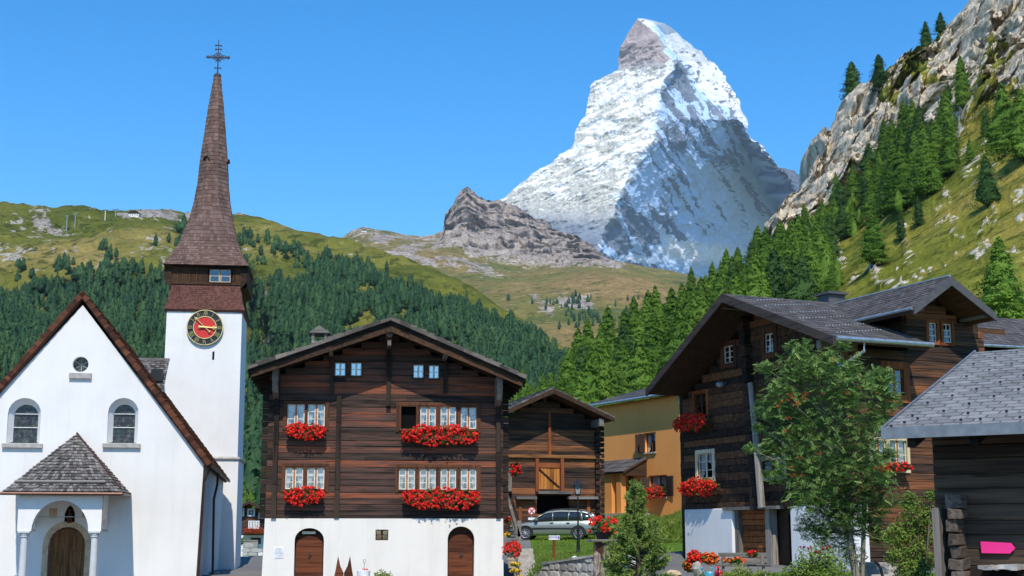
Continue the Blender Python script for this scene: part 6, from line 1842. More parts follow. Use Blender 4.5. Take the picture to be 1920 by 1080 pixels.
# ================================================================== CAR
M['car'] = m_plain("silver_green_car_paint", (.30, .33, .29), .3, .6, .55, var=.02)
M['tyre'] = m_plain("tyre_rubber", (.018, .018, .018), .8)
M['car_glass'] = m_plain("dark_car_glass", (.02, .025, .028), .06, .8, var=.02)
M['tail'] = m_plain("red_tail_lamp", (.55, .02, .015), .2, .6)
M['chrome'] = m_plain("alloy_wheel", (.62, .63, .64), .3, .6, .8)
def build_car():
    Y = 69.5; x, y, z = gat(1040, Y)
    c = thing("parked_car", "silver estate car parked on the lawn edge in front of the middle barn", "car", (x, y, z), R(-10))
    # along local x: front at -2.15, rear at +2.15 ; width 1.7 (y)
    low = [(-2.15, .35), (-2.18, .55), (-2.08, .68), (-1.2, .86), (-.95, .90)]
    N = 40
    xs = [(-2.15) + 4.3 * i / N for i in range(N + 1)]
    def belt(x): return np.interp(x, [-2.15, -2.05, -1.5, -1.0, 0, 1.5, 2.0, 2.12, 2.15], [.50, .66, .80, .88, .93, .96, .95, .90, .55])
    def bot(x): return np.interp(x, [-2.15, -1.9, 1.9, 2.15], [.34, .2, .22, .38])
    def wid(x): return np.interp(x, [-2.15, -1.95, -1.5, 0, 1.6, 2.0, 2.15], [.55, .72, .82, .85, .83, .78, .70])
    b = MB(); rings = []
    for q in xs:
        w, t_, bo = wid(q), belt(q), bot(q)
        h = t_ - bo
        rings.append([(q, -w * .92, bo), (q, -w * 1.0, bo + .12), (q, -w, bo + h * .55), (q, -w * .97, t_ - .06), (q, -w * .88, t_), (q, 0, t_ + .03), (q, w * .88, t_), (q, w * .97, t_ - .06), (q, w, bo + h * .55), (q, w, bo + .12), (q, w * .92, bo)])
    b.rings(rings); bo_ = b.build("body", M['car'], c, smooth=True)
    # cabin
    def roof(x): return np.interp(x, [-1.05, -.55, -.25, .3, 1.2, 1.6, 1.75, 2.08], [.88, 1.24, 1.38, 1.44, 1.42, 1.38, 1.32, .94])
    cabx = [-1.05, -.85, -.55, -.3, 0, .4, .8, 1.2, 1.55, 1.72, 1.9, 2.08]
    g = MB(); rings = []
    for q in cabx:
        z0 = belt(q) - .04; z1 = roof(q); w0 = wid(q) * .93; k = (z1 - z0) / .55; w1 = w0 - .2 * max(0, min(1, k))
        rings.append([(q, -w0, z0), (q, -(w0 + w1) / 2 - .02, (z0 + z1) / 2), (q, -w1, z1 - .04), (q, -w1 * .8, z1), (q, w1 * .8, z1), (q, w1, z1 - .04), (q, (w0 + w1) / 2 + .02, (z0 + z1) / 2), (q, w0, z0)])
    g.rings(rings); g.build("windows", M['car_glass'], c, smooth=True)
    # roof panel and pillars over the glass
    r = MB(); rings = []
    for q in [-.35, -.2, 0, .4, .8, 1.2, 1.55, 1.74]:
        z1 = roof(q) + .012; w1 = wid(q) * .93 - .2 * min(1, (z1 - belt(q)) / .55) + .02
        rings.append([(q, -w1 - .01, z1 - .08), (q, -w1, z1 - .03), (q, -w1 * .8, z1 + .005), (q, w1 * .8, z1 + .005), (q, w1, z1 - .03), (q, w1 + .01, z1 - .08)])
    r.rings(rings, closed=False, cap=False)
    for s in (-1, 1):
        for (xa, xb, wd) in ((-1.08, -.35, .035), (.02, .0, .03), (.78, .82, .03), (1.45, 1.40, .06), (2.06, 1.74, .07)):
            za, zb = belt(xa) - .02, roof(xb) - .03; wa = wid(xa) * .93 + .02; wb = wid(xb) * .93 - .2 * min(1, (roof(xb) - belt(xb)) / .55) + .02
            wm = (wa + wb) / 2 + .015
            r.tube([(xa, s * wa, za), ((xa + xb) / 2, s * wm, (za + zb) / 2 + .02), (xb, s * wb, zb)], wd, 6)
    r.build("roof", M['car'], c, smooth=True)
    rr = MB()
    for s in (-1, 1): rr.tube([(-.2, s * .56, 1.44), (.4, s * .56, 1.5), (1.5, s * .56, 1.44)], .02, 6)
    for s in (-1, 1):
        o = MB(); o.tube([(-.2, s * .56, 1.41), (0, s * .56, 1.47), (.6, s * .56, 1.50), (1.3, s * .56, 1.48), (1.6, s * .56, 1.40)], .018, 6); o.build("roof_rail", M['black_metal'], c)
    for wx in (-1.32, 1.28):
        for s in (-1, 1):
            w = MB(); w.tube([(wx, s * .66, .31), (wx, s * .86, .31)], .31, 24); wo = w.build("wheel", M['tyre'], c)
            h = MB(); h.tube([(wx, s * .855, .31), (wx, s * .875, .31)], .075, 12)
            for k in range(10):
                a = k * .628; h.tube([(wx, s * .87, .31), (wx + .2 * math.cos(a), s * .868, .31 + .2 * math.sin(a))], .018, 4)
            h.tube([(wx + .21 * math.cos(k * .2618), s * .868, .31 + .21 * math.sin(k * .2618)) for k in range(25)], .016, 5)
            h.build("rim", M['chrome'], wo)
            a = MB(); pts = [(wx + .36 * math.cos(math.pi * k / 12), s * .845, .31 + .36 * math.sin(math.pi * k / 12)) for k in range(13)]
            a.tube(pts, .035, 5); a.build("wheel_arch", M['tyre'], c)
    for s in (-1, 1):
        t_ = MB(); t_.box(1.96, 2.14, s * .8 - .09 if s > 0 else s * .8 - .02, s * .8 + .02 if s > 0 else s * .8 + .09, .74, .9); t_.build("tail_lamp", M['tail'], c, bevel=.02)
        t_ = MB(); t_.box(-2.16, -1.98, s * .62 - .12, s * .62 + .12, .58, .7); t_.build("headlight", M['car_glass'], c, bevel=.02)
        m_ = MB(); m_.blob((-.78, s * .95, .98), .1, .09, .07, 8, 5, 0); m_.build("wing_mirror", M['car'], c)
        m_ = MB(); m_.box(-1.0, 1.0, s * .86 - .008, s * .86 + .008, .52, .58); m_.build("side_moulding", M['black_metal'], c)
        for hx in (-.1, .7): m_ = MB(); m_.box(hx, hx + .16, s * .855 - .012, s * .855 + .012, .8, .83); m_.build("door_handle", M['black_metal'], c)
    n = MB(); n.box(2.145, 2.165, -.26, .26, .62, .73); n.build("number_plate", M['white_paint'], c)
    n = MB(); n.box(2.05, 2.2, -.72, .72, .38, .52); n.build("bumper", M['car'], c, bevel=.03)
build_car()

# ================================================================== street furniture
def lamp():
    x, y, z = gat(1084, 59)
    k = 59 / FPX; top = (1042 - 904) * k
    t = thing("street_lamp", "black iron street lamp with square lantern standing on the lawn by the car", "street lamp", (x, y, z))
    b = MB(); b.lathe([(.10, -.2), (.10, .12), (.075, .2), (.06, 1.1), (.05, 1.15), (.038, 1.25), (.032, top - .75)], n=10); b.build("pole", M['black_metal'], t)
    h = top - .72
    b = MB(); b.lathe([(.04, h), (.12, h + .05), (.13, h + .08)], n=8)
    for k_ in range(4):
        a = math.pi / 4 + k_ * math.pi / 2; b.tube([(.12 * math.cos(a), .12 * math.sin(a), h + .05), (.2 * math.cos(a), .2 * math.sin(a), h + .45)], .013, 4)
    b.build("lantern_frame", M['black_metal'], t)
    b = MB(); b.rings([[(.10 * math.cos(math.pi / 4 + q * math.pi / 2), .10 * math.sin(math.pi / 4 + q * math.pi / 2), h + .07) for q in range(4)], [(.185 * math.cos(math.pi / 4 + q * math.pi / 2), .185 * math.sin(math.pi / 4 + q * math.pi / 2), h + .45) for q in range(4)]]); b.build("lantern_glass", M['lantern'], t)
    b = MB(); b.lathe([(.27, h + .45), (.24, h + .48), (.09, h + .62), (.05, h + .66), (.05, h + .69), (.015, h + .76)], n=8); b.build("lantern_roof", M['black_metal'], t)
M['lantern'] = m_plain("frosted_lantern_glass", (.30, .32, .33), .3, .6)
lamp()
def round_sign():
    Y = 72.5; x, y, z = gat(997, Y); k = Y / FPX
    zc = EYE + (1005 - 959.5) * k
    t = thing("traffic_sign", "round red and white no stopping sign in front of the barn left of the car", "road sign", (x, y, z))
    b = MB(); b.tube([(0, 0, -.2), (0, 0, zc - z + .1)], .03, 8); b.build("post", M['zinc'], t)
    rr = 7.2 * k; zc -= z
    def disk(r, yy, m_, nm, par):
        d = MB(); d.tube([(0, yy, zc), (0, yy - .02, zc)], r, 28); return d.build(nm, m_, par)
    s = disk(rr, -.03, M['sign_red'], "sign_plate", t); disk(rr * .80, -.051, M['white_paint'], "white_ring", s)
    b = MB()
    for a in (45, 135):
        e = Vector((math.cos(R(a)), 0, math.sin(R(a)))); b.tube([Vector((0, -.08, zc)) - e * rr * .72, Vector((0, -.08, zc)) + e * rr * .72], rr * .13, 4)
    b.build("red_cross", M['sign_red'], s)
    b = MB(); zz = EYE + (1005 - 973.5) * k - z; b.box(-rr * .9, rr * .9, -.06, -.03, zz - .06, zz + .06); b.build("plate", M['white_paint'], t)
M['sign_red'] = m_plain("sign_red_paint", (.62, .03, .03), .4)
round_sign()
def info_sign():
    Y = 55; x, y, z = gat(1039, Y); k = Y / FPX
    t = thing("info_sign", "small white and violet board on a short brown post on the lawn", "sign", (x, y, z))
    zt = EYE - (1004 - 1005) * k - z
    b = MB(); b.box(-.06, .06, -.04, .04, -.2, zt - .14, jit=.005); b.build("post", M['case_red'], t)
    b = MB(); b.box(-10 * k, 10 * k, -.07, -.045, zt - .17, zt + .0); p = b.build("board", M['white_paint'], t)
    b = MB(); b.box(-9 * k, 5.5 * k, -.076, -.071, zt - .10, zt - .02); b.build("violet_band", M['violet'], p)
    b = MB(); 
    for q in range(6): b.box(-8 * k + q * .045, -8 * k + q * .045 + .03, -.079, -.077, zt - .085, zt - .035)
    b.build("lettering", M['white_paint'], p)
    b = MB(); b.box(6.5 * k, 9.4 * k, -.076, -.071, zt - .13, zt - .03); b.build("blue_panel", M['violet'], p)
M['violet'] = m_plain("violet_print", (.22, .16, .55), .5)
info_sign()

# ================================================================== stone wall, steps, stair
t = NT("rubble_stone")
r_ = t.attr().outputs["Fac"]; n = t.noise(t.coord(), 9, 6, .65)
c_ = t.ramp(r_, [(0, (.26, .25, .235)), (.5, (.40, .385, .36)), (1, (.55, .53, .49))])
c_ = t.mix(.6, c_, t.ramp(n, [(.35, (.6, .6, .6)), (.62, (1.1, 1.1, 1.1))]), 'MULTIPLY'); t.bump(n, .6, .03)
M['rubble'] = t.fin(c_, .9, .2)
M['mortar'] = m_plain("mortar", (.30, .285, .26), .95)
def stone(mb, c, w, h, d, nrm, rng):
    # irregular faced stone: polygon front with chamfered rim
    n = rng.randint(6, 8); pts = []
    for k in range(n):
        a = 2 * math.pi * (k + rng.uniform(-.25, .25)) / n
        e = 1 / max(abs(math.cos(a)), abs(math.sin(a))) ** .6
        pts.append((math.cos(a) * w / 2 * e * rng.uniform(.86, 1.0), math.sin(a) * h / 2 * e * rng.uniform(.86, 1.0)))
    ax, up, nr = nrm
    C = Vector(c)
    f = [C + ax * (p[0] * .82) + up * (p[1] * .82) + nr * d for p in pts]
    m = [C + ax * p[0] + up * p[1] + nr * d * .5 for p in pts]
    b = [C + ax * p[0] + up * p[1] - nr * d for p in pts]
    mb.rings([b, m, f], r=rng.random())
def stone_wall(label, p0, p1, zt0, zt1, zb, name="stone_wall", th=.4, cw=.34, chh=.2, seed=1):
    rng = random.Random(seed)
    t = thing(name, label, "wall", (p0[0], p0[1], 0))
    d = Vector((p1[0] - p0[0], p1[1] - p0[1], 0)); L = d.length; ax = d.normalized(); nr = Vector((ax.y, -ax.x, 0)); up = Vector((0, 0, 1))
    core = MB()
    q = [Vector((0, 0, 0)), ax * L]
    core.add([q[0] + up * zb, q[1] + up * zb, q[1] - nr * th + up * zb, q[0] - nr * th + up * zb, q[0] + up * (zt0 - .03), q[1] + up * (zt1 - .03), q[1] - nr * th + up * (zt1 - .03), q[0] - nr * th + up * (zt0 - .03)],
             [(0, 3, 2, 1), (4, 5, 6, 7), (0, 1, 5, 4), (1, 2, 6, 5), (2, 3, 7, 6), (3, 0, 4, 7)])
    core.build("core", M['mortar'], t)
    st = MB(); z = zb
    while z < max(zt0, zt1) - .05:
        h = chh * rng.uniform(.75, 1.3); x = rng.uniform(-.2, 0)
        while x < L:
            w = cw * rng.uniform(.6, 1.5); zt = zt0 + (zt1 - zt0) * min(1, max(0, (x + w / 2) / L))
            zc = z + h / 2 + rng.uniform(-.03, .03)
            if zc + h * .3 < zt and 0 < x + w / 2 < L:
                stone(st, ax * (x + w / 2) + up * zc, w * 1.0, h * 1.0, .035, (ax, up, nr), rng)
            x += w
        z += h
    st.build("stones", M['rubble'], t)
    cp = MB(); n = int(L / .6)
    for k in range(n):
        a = q[0].lerp(q[1], k / n); b = q[0].lerp(q[1], (k + .97) / n); za = zt0 + (zt1 - zt0) * k / n - .04; zb_ = zt0 + (zt1 - zt0) * (k + 1) / n - .04
        j = rng.uniform(0, .05)
        vs = [a + nr * (.05 + j) + up * za, b + nr * (.05 + j) + up * zb_, b - nr * th + up * zb_, a - nr * th + up * za]
        vs2 = [v + up * (.07 + rng.uniform(0, .02)) for v in vs]
        cp.add(vs + vs2, [(0, 3, 2, 1), (4, 5, 6, 7), (0, 1, 5, 4), (1, 2, 6, 5), (2, 3, 7, 6), (3, 0, 4, 7)], rng.random())
    cp.build("coping", M['rubble'], t)
    return t
P0 = at(1011, 1058, 51.5); P1 = at(1122, 1041, 49)
stone_wall("low grey rubble stone wall retaining the lawn left of the carved stump", (P0.x, P0.y), (P1.x, P1.y), P0.z, P1.z, -.4, seed=3, cw=.46, chh=.27)
P2 = at(1150, 1040, 49); P3 = at(1180, 1052, 47)
stone_wall("short end of rubble wall between the carved stump and the young pine", (P2.x, P2.y), (P3.x, P3.y), P2.z, P3.z, -.4, seed=4)

def steps():
    t = thing("stone_steps", "pale stone steps climbing beside the main chalet next to yellow flowers", "steps", (0, 0, 0))
    for k in range(7):
        v = 1092 - k * 10.5; Y = 47.5 + k * .75; x0 = ray(968 + k * .5, v)[0] * Y; x1 = ray(1010 - k * 1.7, v)[0] * Y; z = at(985, v, Y).z
        b = MB(); b.box(x0, x1, Y, Y + .95, z - .22, z - .0, jit=.01); b.build("step", M['grey_stone'], t, bevel=.015)
        b = MB(); b.box(x0 + .02, x1 - .03, Y + .05, Y + .95, z - .8, z - .225); b.build("riser", M['mortar'], t)
steps()
def wood_stair():
    Y = 48.2
    t = thing("wooden_stair", "dark wooden stair with plank rail against the right side of the main chalet", "stairs", (0, 0, 0))
    def seg(u0, v0, u1, v1, wd, y0, y1, m_, nm):
        b = MB(); a = at(u0, v0, Y + y0); c = at(u1, v1, Y + y0); d = (c - a).normalized(); n = Vector((-d.z, 0, d.x)) * wd / 2
        vs = [a - n, c - n, c + n, a + n]; b.add([tuple(v) for v in vs] + [(v.x, v.y + (y1 - y0), v.z) for v in vs], [(0, 1, 2, 3), (7, 6, 5, 4), (1, 0, 4, 5), (2, 1, 5, 6), (3, 2, 6, 7), (0, 3, 7, 4)])
        return b.build(nm, m_, t)
    seg(945, 905, 972, 992, .26, .3, .42, M['log_dark'], "stringer")
    seg(950, 925, 974, 1006, .10, -.1, -.04, M['grey_wood_x'], "handrail")
    seg(956, 968, 970, 1012, .06, -.12, -.07, M['grey_wood_x'], "lower_rail")
    seg(973.5, 976, 974.5, 1030, .12, -.1, .02, M['grey_wood'], "newel_post")
    a = at(947, 881, Y + .1); b_ = at(960, 921, Y + .1); 
    for k in range(3):
        b = MB(); w = (b_.x - a.x) / 3; b.box(a.x + k * w + .005, a.x + (k + 1) * w - .005, Y + .1, Y + .14, b_.z, a.z + random.uniform(-.02, .02)); b.build("baluster_board", M['grey_wood'], t)
    b = MB(); b.box(a.x - .03, b_.x + .02, Y + .05, Y + .2, a.z, a.z + .05); b.build("top_rail", M['grey_wood_x'], t)
    b = MB(); b.box(a.x, b_.x, Y + .2, Y + 1.2, b_.z - .08, b_.z + .0); b.build("landing", M['board'], t)
    for k in range(9):
        v = 1028 - k * 10.5; u = 961 - k * .8; p = at(u, v, Y + .2 + k * .28)
        b = MB(); b.box(p.x - .22, p.x + .16, p.y, p.y + .3, p.z - .03, p.z + .02); b.build("tread", M['grey_wood_x'], t)
wood_stair()

# ================================================================== plants in mesh
def flower_clump(u, v, Y, w, h, label, cat="flowers", petal='ger_red', leaf='ger_leaf', n=60, nl=260, seed=1, group=None, name="geranium_plant", ps=.05, ls=.05, pot=None):
    rng = random.Random(seed); p = at(u, v, Y)
    t = thing(name, label, cat, p, 0, group)
    g = MB(); pts = []
    for _ in range(nl):
        d = Vector((rng.gauss(0, 1), rng.gauss(0, 1), rng.gauss(0, 1))).normalized() * rng.random() ** .4
        pts.append((d.x * w / 2, d.y * w / 2, h / 2 + d.z * h / 2))
    leaves(g, pts, ls, .6, rng); g.build("foliage", M[leaf], t)
    if n:
        f = MB()
        for _ in range(n):
            d = Vector((rng.gauss(0, 1), rng.gauss(0, 1) - .5, rng.gauss(0, 1) + .3)).normalized() * rng.uniform(.8, 1.08)
            petals(f, (d.x * w / 2, d.y * w / 2, h / 2 + d.z * h / 2), ps, 8, rng)
        f.build("blossoms", M[petal], t)
    if pot:
        b = MB(); b.lathe([(w * .22, -pot), (w * .3, -.02), (w * .33, -.02), (w * .33, .03), (w * .25, .04)], n=14); b.build("pot", M['stone_trim'], t)
    return t
flower_clump(966, 893, 48.4, .42, .46, "red geraniums spilling from the stair rail beside the main chalet", n=34, seed=2)
flower_clump(961, 1048, 47.3, .62, .60, "bushy red geraniums at the foot of the chalet stair", n=60, seed=3, pot=.3)
flower_clump(953, 985, 48.0, .22, .3, "few red blossoms between the stair treads", n=8, nl=60, seed=4)
flower_clump(952, 1008, 47.6, .22, .2, "small yellow flowers beside the wooden stair treads", petal='yellow_petal', n=12, nl=60, seed=5, name="yellow_flowers", ps=.04)
for k, (u, v) in enumerate(((966, 1062), (967, 1074), (975, 1087))):
    flower_clump(u, v, 46.6 - k * .4, .34 + .06 * k, .12, ("uppermost clump of yellow flowers along the stone steps", "middle clump of yellow flowers along the stone steps", "lowest clump of yellow flowers along the stone steps")[k], petal='yellow_petal', n=26, nl=90, seed=6 + k, name="yellow_flowers", ps=.035)
flower_clump(990, 1075, 46.8, .7, .5, "grey green leafy tuft against the start of the stone wall", n=0, nl=300, seed=12, name="shrub", cat="plant", leaf='shrub_leaf') if False else None

M['shrub_leaf'] = m_leaf("shrub_leaves", (.04, .08, .01), (.12, .20, .03), (.24, .34, .06))
M['rowan_leaf'] = m_leaf("rowan_leaves", (.075, .15, .04), (.18, .30, .075), (.31, .44, .13))
M['pine_needle'] = m_leaf("young_pine_needles", (.07, .12, .02), (.18, .27, .05), (.32, .40, .10))
M['weed_leaf'] = m_leaf("meadow_plants", (.06, .10, .01), (.16, .24, .03), (.30, .34, .07))
M['berry'] = m_leaf("rowan_berries", (.50, .03, .012), (.65, .07, .02), (.75, .16, .04), .4, .05)

def stump():
    Y = 31; p = at(1134, 1016, Y); z0 = gz(p.x, Y) - .2
    t = thing("carved_stump", "weathered carved tree stump with a plank top beside the stone wall", "tree stump", (p.x, Y, 0))
    rng = random.Random(4); b = MB(); rings = []
    n = 26
    for i in range(16):
        f = i / 15; z = z0 + (p.z - z0) * f; r = .255 + .03 * (1 - f) ** 2
        ring = []
        for k in range(n):
            a = 2 * math.pi * k / n
            q = r * (1 + .09 * math.sin(a * 5 + f * 3) + .05 * math.sin(a * 11 + f * 9) + rng.uniform(-.025, .025))
            if f < .72 and abs(a - 4.4) < .55 * (1 - f): q *= .72 + .1 * rng.random()
            if f > .86: q *= .92
            ring.append((q * math.cos(a), q * math.sin(a), z))
        rings.append(ring)
    b.rings(rings); b.build("trunk", M['stump'], t)
    c = MB(); c.rings([[(.24 * math.cos(6.283 * k / 20), .24 * math.sin(6.283 * k / 20), p.z - .34) for k in range(20)], [(.245 * math.cos(6.283 * k / 20), .245 * math.sin(6.283 * k / 20), p.z - .02) for k in range(20)]])
    c.build("stump_neck", M['case'], t)
    c = MB(); pts = [(-.42, -.2), (-.30, -.30), (.1, -.33), (.36, -.28), (.47, -.12), (.42, .2), (.1, .32), (-.34, .25)]
    c.prismz(pts, p.z, p.z + .055); c.build("plank_top", M['grey_wood_x'], t, bevel=.01)
    q = thing("flower_pot", "small pot of bright red geraniums on the plank top of the stump", "flower pot", (p.x - .03, Y, p.z + .057))
    c = MB(); c.lathe([(.14, 0), (.2, .14), (.21, .16), (.17, .165)], n=16); c.build("pot", M['black_metal'], q)
    rng = random.Random(9); g = MB(); pts = []
    for _ in range(420):
        d = Vector((rng.gauss(0, 1), rng.gauss(0, 1), rng.gauss(0, 1))).normalized() * rng.random() ** .4; pts.append((d.x * .34, d.y * .26, .26 + d.z * .17))
    leaves(g, pts, .035, .6, rng); g.build("foliage", M['ger_leaf'], q)
    f = MB()
    for _ in range(30):
        d = Vector((rng.gauss(0, 1), rng.gauss(0, 1) - .5, rng.gauss(0, 1) + .5)).normalized(); petals(f, (d.x * .38, d.y * .3, .28 + d.z * .2), .045, 12, rng)
    f.build("blossoms", M['ger_red'], q)
t = NT("weathered_stump_wood")
n1 = t.noise(t.coord((7, 7, 1.6)), 1, 7, .7, 1.2); n2 = t.noise(t.coord((3, 3, 1.2)), 1, 3, .6)
c_ = t.ramp(n1, [(.3, (.05, .035, .025)), (.45, (.20, .15, .11)), (.6, (.42, .37, .31)), (.75, (.55, .50, .43))])
c_ = t.mix(t.g(n2, .52, .62), c_, (.30, .13, .05)); t.bump(n1, 1.0, .05)
M['stump'] = t.fin(c_, .85, .2)
stump()

def young_pine():
    Y = 30; x, y, z = gat(1196, Y); top = at(1190, 903, Y).z; h = top - z
    t = thing("young_pine", "young bushy pine with an upright leader in front of the ochre house", "tree", (x, y, z))
    rng = random.Random(21)
    tr = MB(); tr.tube([(0, 0, -.2), (.0, 0, h * .5), (-.06, 0, h * .97)], [.07, .045, .012], 7)
    needles = MB(); twigs = MB()
    def tuft(p, d, L, n):
        for _ in range(n):
            f = rng.random(); c = p - d * L * f
            a = (d * rng.uniform(.4, 1) + Vector((rng.gauss(0, .6), rng.gauss(0, .6), rng.gauss(0, .6)))).normalized()
            s = a.orthogonal().normalized() * .011; l = rng.uniform(.06, .10)
            needles.add([c - s, c + s, c + a * l + s * .3, c + a * l - s * .3], [(0, 1, 2, 3)])
    for b in range(150):
        f = .02 + .93 * (b + rng.random()) / 150
        zz = h * f; az = rng.random() * 6.283
        prof = np.interp(f, [0, .12, .35, .55, .68, .74, .85, 1], [.80, .86, .76, .50, .20, .30, .24, .03]) * rng.uniform(.75, 1.1)
        d = Vector((math.cos(az), math.sin(az), rng.uniform(.25, .7) + f * .8)).normalized()
        p0 = Vector((-.05 * f, 0, zz)); p1 = p0 + Vector((d.x, d.y, d.z * .6)) * prof
        twigs.tube([p0, (p0 + p1) / 2 + Vector((0, 0, -.02)), p1], [.014, .01, .006], 4)
        nsub = 1 + int(prof * 8)
        for q in range(nsub):
            k = .35 + .65 * (q + 1) / nsub; c = p0.lerp(p1, k)
            dd = (d + Vector((rng.gauss(0, .5), rng.gauss(0, .5), rng.gauss(0.3, .4)))).normalized(); e = c + dd * rng.uniform(.06, .13)
            tuft(e, dd, .15, 26)
    tuft(Vector((-.06, 0, h)), Vector((0, 0, 1)), .3, 60)
    needles.build("needles", M['pine_needle'], t); tr.build("trunk", M['bark'], t); twigs.build("branches", M['bark'], t)
young_pine()

def rowan():
    Y = 30; x, y, z = gat(1602, Y)
    t = thing("rowan_tree", "feathery rowan tree with orange red berry clusters in front of the right chalet", "tree", (x, y, z))
    rng = random.Random(33)
    k = Y / FPX
    def loc(u, v): p = at(u, v, Y); return Vector((p.x - x, 0, p.z - z))
    wood = MB()
    base = Vector((0, 0, -.3))
    fork = loc(1592, 1000)
    # crown lobes as (u, v, radius px) following the outline seen
    lobes = [(1500, 655, 26), (1492, 690, 40), (1540, 700, 50), (1580, 650, 14), (1590, 690, 40), (1462, 735, 40), (1435, 690, 18), (1445, 765, 34), (1520, 760, 60), (1590, 750, 55), (1640, 720, 34), (1655, 700, 18), (1660, 750, 26), (1480, 810, 52), (1545, 825, 58), (1610, 810, 50), (1650, 780, 26), (1420, 800, 10),
             (1440, 840, 22), (1490, 870, 46), (1550, 890, 54), (1610, 880, 52), (1630, 850, 36), (1505, 930, 40), (1560, 950, 50), (1610, 940, 46), (1640, 990, 26), (1580, 1000, 40), (1540, 1000, 26), (1670, 850, 20), (1600, 1040, 26), (1405, 840, 12), (1660, 1010, 18), (1575, 965, 46), (1625, 970, 36), (1520, 985, 26), (1655, 940, 26), (1650, 900, 26), (1450, 890, 20), (1530, 680, 20), (1555, 665, 12)]
    trunk_pts = [base, Vector((.0, 0, .4)), fork, loc(1575, 900), loc(1560, 780), loc(1520, 690)]
    wood.tube(trunk_pts, [.10, .09, .075, .055, .035, .012], 8)
    wood.tube([Vector((.1, .05, -.3)), Vector((.15, .05, .5)), loc(1620, 950), loc(1625, 820), loc(1640, 730)], [.06, .055, .045, .03, .01], 7)
    lv = MB(); br = MB(); be = MB()
    for (u, v, r) in lobes:
        c = loc(u, v); c.y = rng.uniform(-.45, .45) * min(1, r / 40); R_ = r * k * 1.05
        # limb to lobe
        f = loc(1590 - (1000 - v) * .12, min(1000, v + 90)); wood.tube([f, (f + c) / 2 + Vector((rng.gauss(0, .05), rng.gauss(0, .05), .02)), c], [.03, .018, .008], 5)
        n = int(105 * (r / 30) ** 2.0) + 20
        for _ in range(n):
            d = Vector((rng.gauss(0, 1), rng.gauss(0, 1), rng.gauss(0, 1))).normalized() * R_ * (rng.random() ** .45) * rng.uniform(.85, 1.18)
            p = c + Vector((d.x, d.y * 1.1, d.z * .85))
            # pinnate leaf: pairs of leaflets along a rachis
            ax = Vector((rng.gauss(0, 1) + d.x * 2, rng.gauss(0, 1) + d.y * 2 - .5, rng.gauss(-.1, .45))).normalized()
            side = ax.cross(Vector((rng.gauss(0, .35), rng.gauss(0, .35), 1))).normalized(); upv = side.cross(ax)
            r0 = rng.random(); L = rng.uniform(.10, .16)
            for q in range(5):
                o = p + ax * (L * q / 4 - L / 2) - upv * .01 * q
                for s in (-1, 1):
                    tip = o + side * s * .055 + ax * .018 - upv * .010
                    w_ = ax * .017
                    lv.add([o - w_ * .4, o + side * s * .022 - w_, tip, o + side * s * .022 + w_], [(0, 1, 2, 3)], min(1, max(0, r0 + rng.uniform(-.2, .2))))
    berries = [(1470, 748), (1478, 752), (1465, 757), (1488, 758), (1497, 748), (1476, 742), (1455, 756), (1500, 742), (1449, 765), (1482, 762), (1470, 786), (1555, 675), (1548, 682), (1570, 722), (1605, 730), (1462, 810), (1485, 858), (1475, 880), (1480, 893), (1525, 852), (1610, 918), (1560, 922), (1578, 740), (1530, 742), (1612, 745), (1630, 742), (1665, 975), (1493, 895)]
    for (u, v) in berries:
        c = loc(u + rng.uniform(-3, 3), v + rng.uniform(-3, 3)); c.y = -.55
        for _ in range(8):
            p = c + Vector((rng.gauss(0, .028), rng.gauss(0, .03), rng.gauss(0, .02))); be.blob(tuple(p), .010, .010, .010, 5, 3, 0)
    lv.build("leaves", M['rowan_leaf'], t); wood.build("trunk", M['bark2'], t); be.build("berries", M['berry'], t)["kind"] = "stuff"
M['bark2'] = m_wood("grey_bark", [(.09, .08, .065), (.17, .155, .12), (.27, .24, .19)], 2)
rowan()

def shrub(label, lobes, Y, leaf, seed, name="shrub", ls=.045, dens=1.0, extra=None, group=None):
    rng = random.Random(seed); u0, v0, _ = lobes[0]; k = Y / FPX
    x, y, z = gat(u0, Y); z -= .1
    t = thing(name, label, "shrub", (x, y, z), 0, group)
    g = MB(); w = MB()
    for (u, v, r) in lobes:
        p = at(u, v, Y); c = Vector((p.x - x, rng.uniform(-.3, .3), p.z - z)); R_ = r * k
        w.tube([Vector((0, 0, -.1)), Vector((c.x * .5, c.y * .5, max(.02, c.z * .4))), c], [.03, .02, .008], 5)
        for _ in range(int(30 * dens * (R_ / .1) ** 1.8) + 10):
            d = Vector((rng.gauss(0, 1), rng.gauss(0, 1), rng.gauss(0, 1))).normalized() * R_ * rng.random() ** .4 * rng.uniform(.85, 1.15)
            q = c + d; r0 = rng.random() * .8
            for _2 in range(3):
                a = Vector((rng.gauss(0, 1), rng.gauss(0, 1), rng.gauss(.3, 1))).normalized(); b = a.orthogonal().normalized() * ls * .35
                g.add([q, q + a * ls * .6 + b, q + a * ls * 1.3, q + a * ls * .6 - b], [(0, 1, 2, 3)], min(1, r0 + rng.random() * .3))
    g.build("leaves", M[leaf], t); w.build("stems", M['bark2'], t)
    if extra: extra(t, rng)
    return t
shrub("yellow green leafy shrub left of the front barn corner", [(1715, 1040, 30), (1720, 960, 26), (1735, 1000, 30), (1700, 990, 26), (1745, 960, 14), (1680, 1010, 24), (1710, 1075, 30), (1735, 1050, 22), (1708, 932, 12), (1705, 945, 14), (1740, 930, 12), (1672, 1045, 18), (1690, 1075, 18)], 27, 'shrub_leaf', 41, dens=1.3)
def dark_flowers(t, rng):
    f = MB()
    for k in range(9):
        p = at(1500 + k * 7, 1033 - abs(k - 5) * 1.5 + rng.uniform(-4, 4), 28.5); q = p - t.location
        petals(f, q, .035, 7, rng)
    f.build("blossoms", M['dark_red'], t)
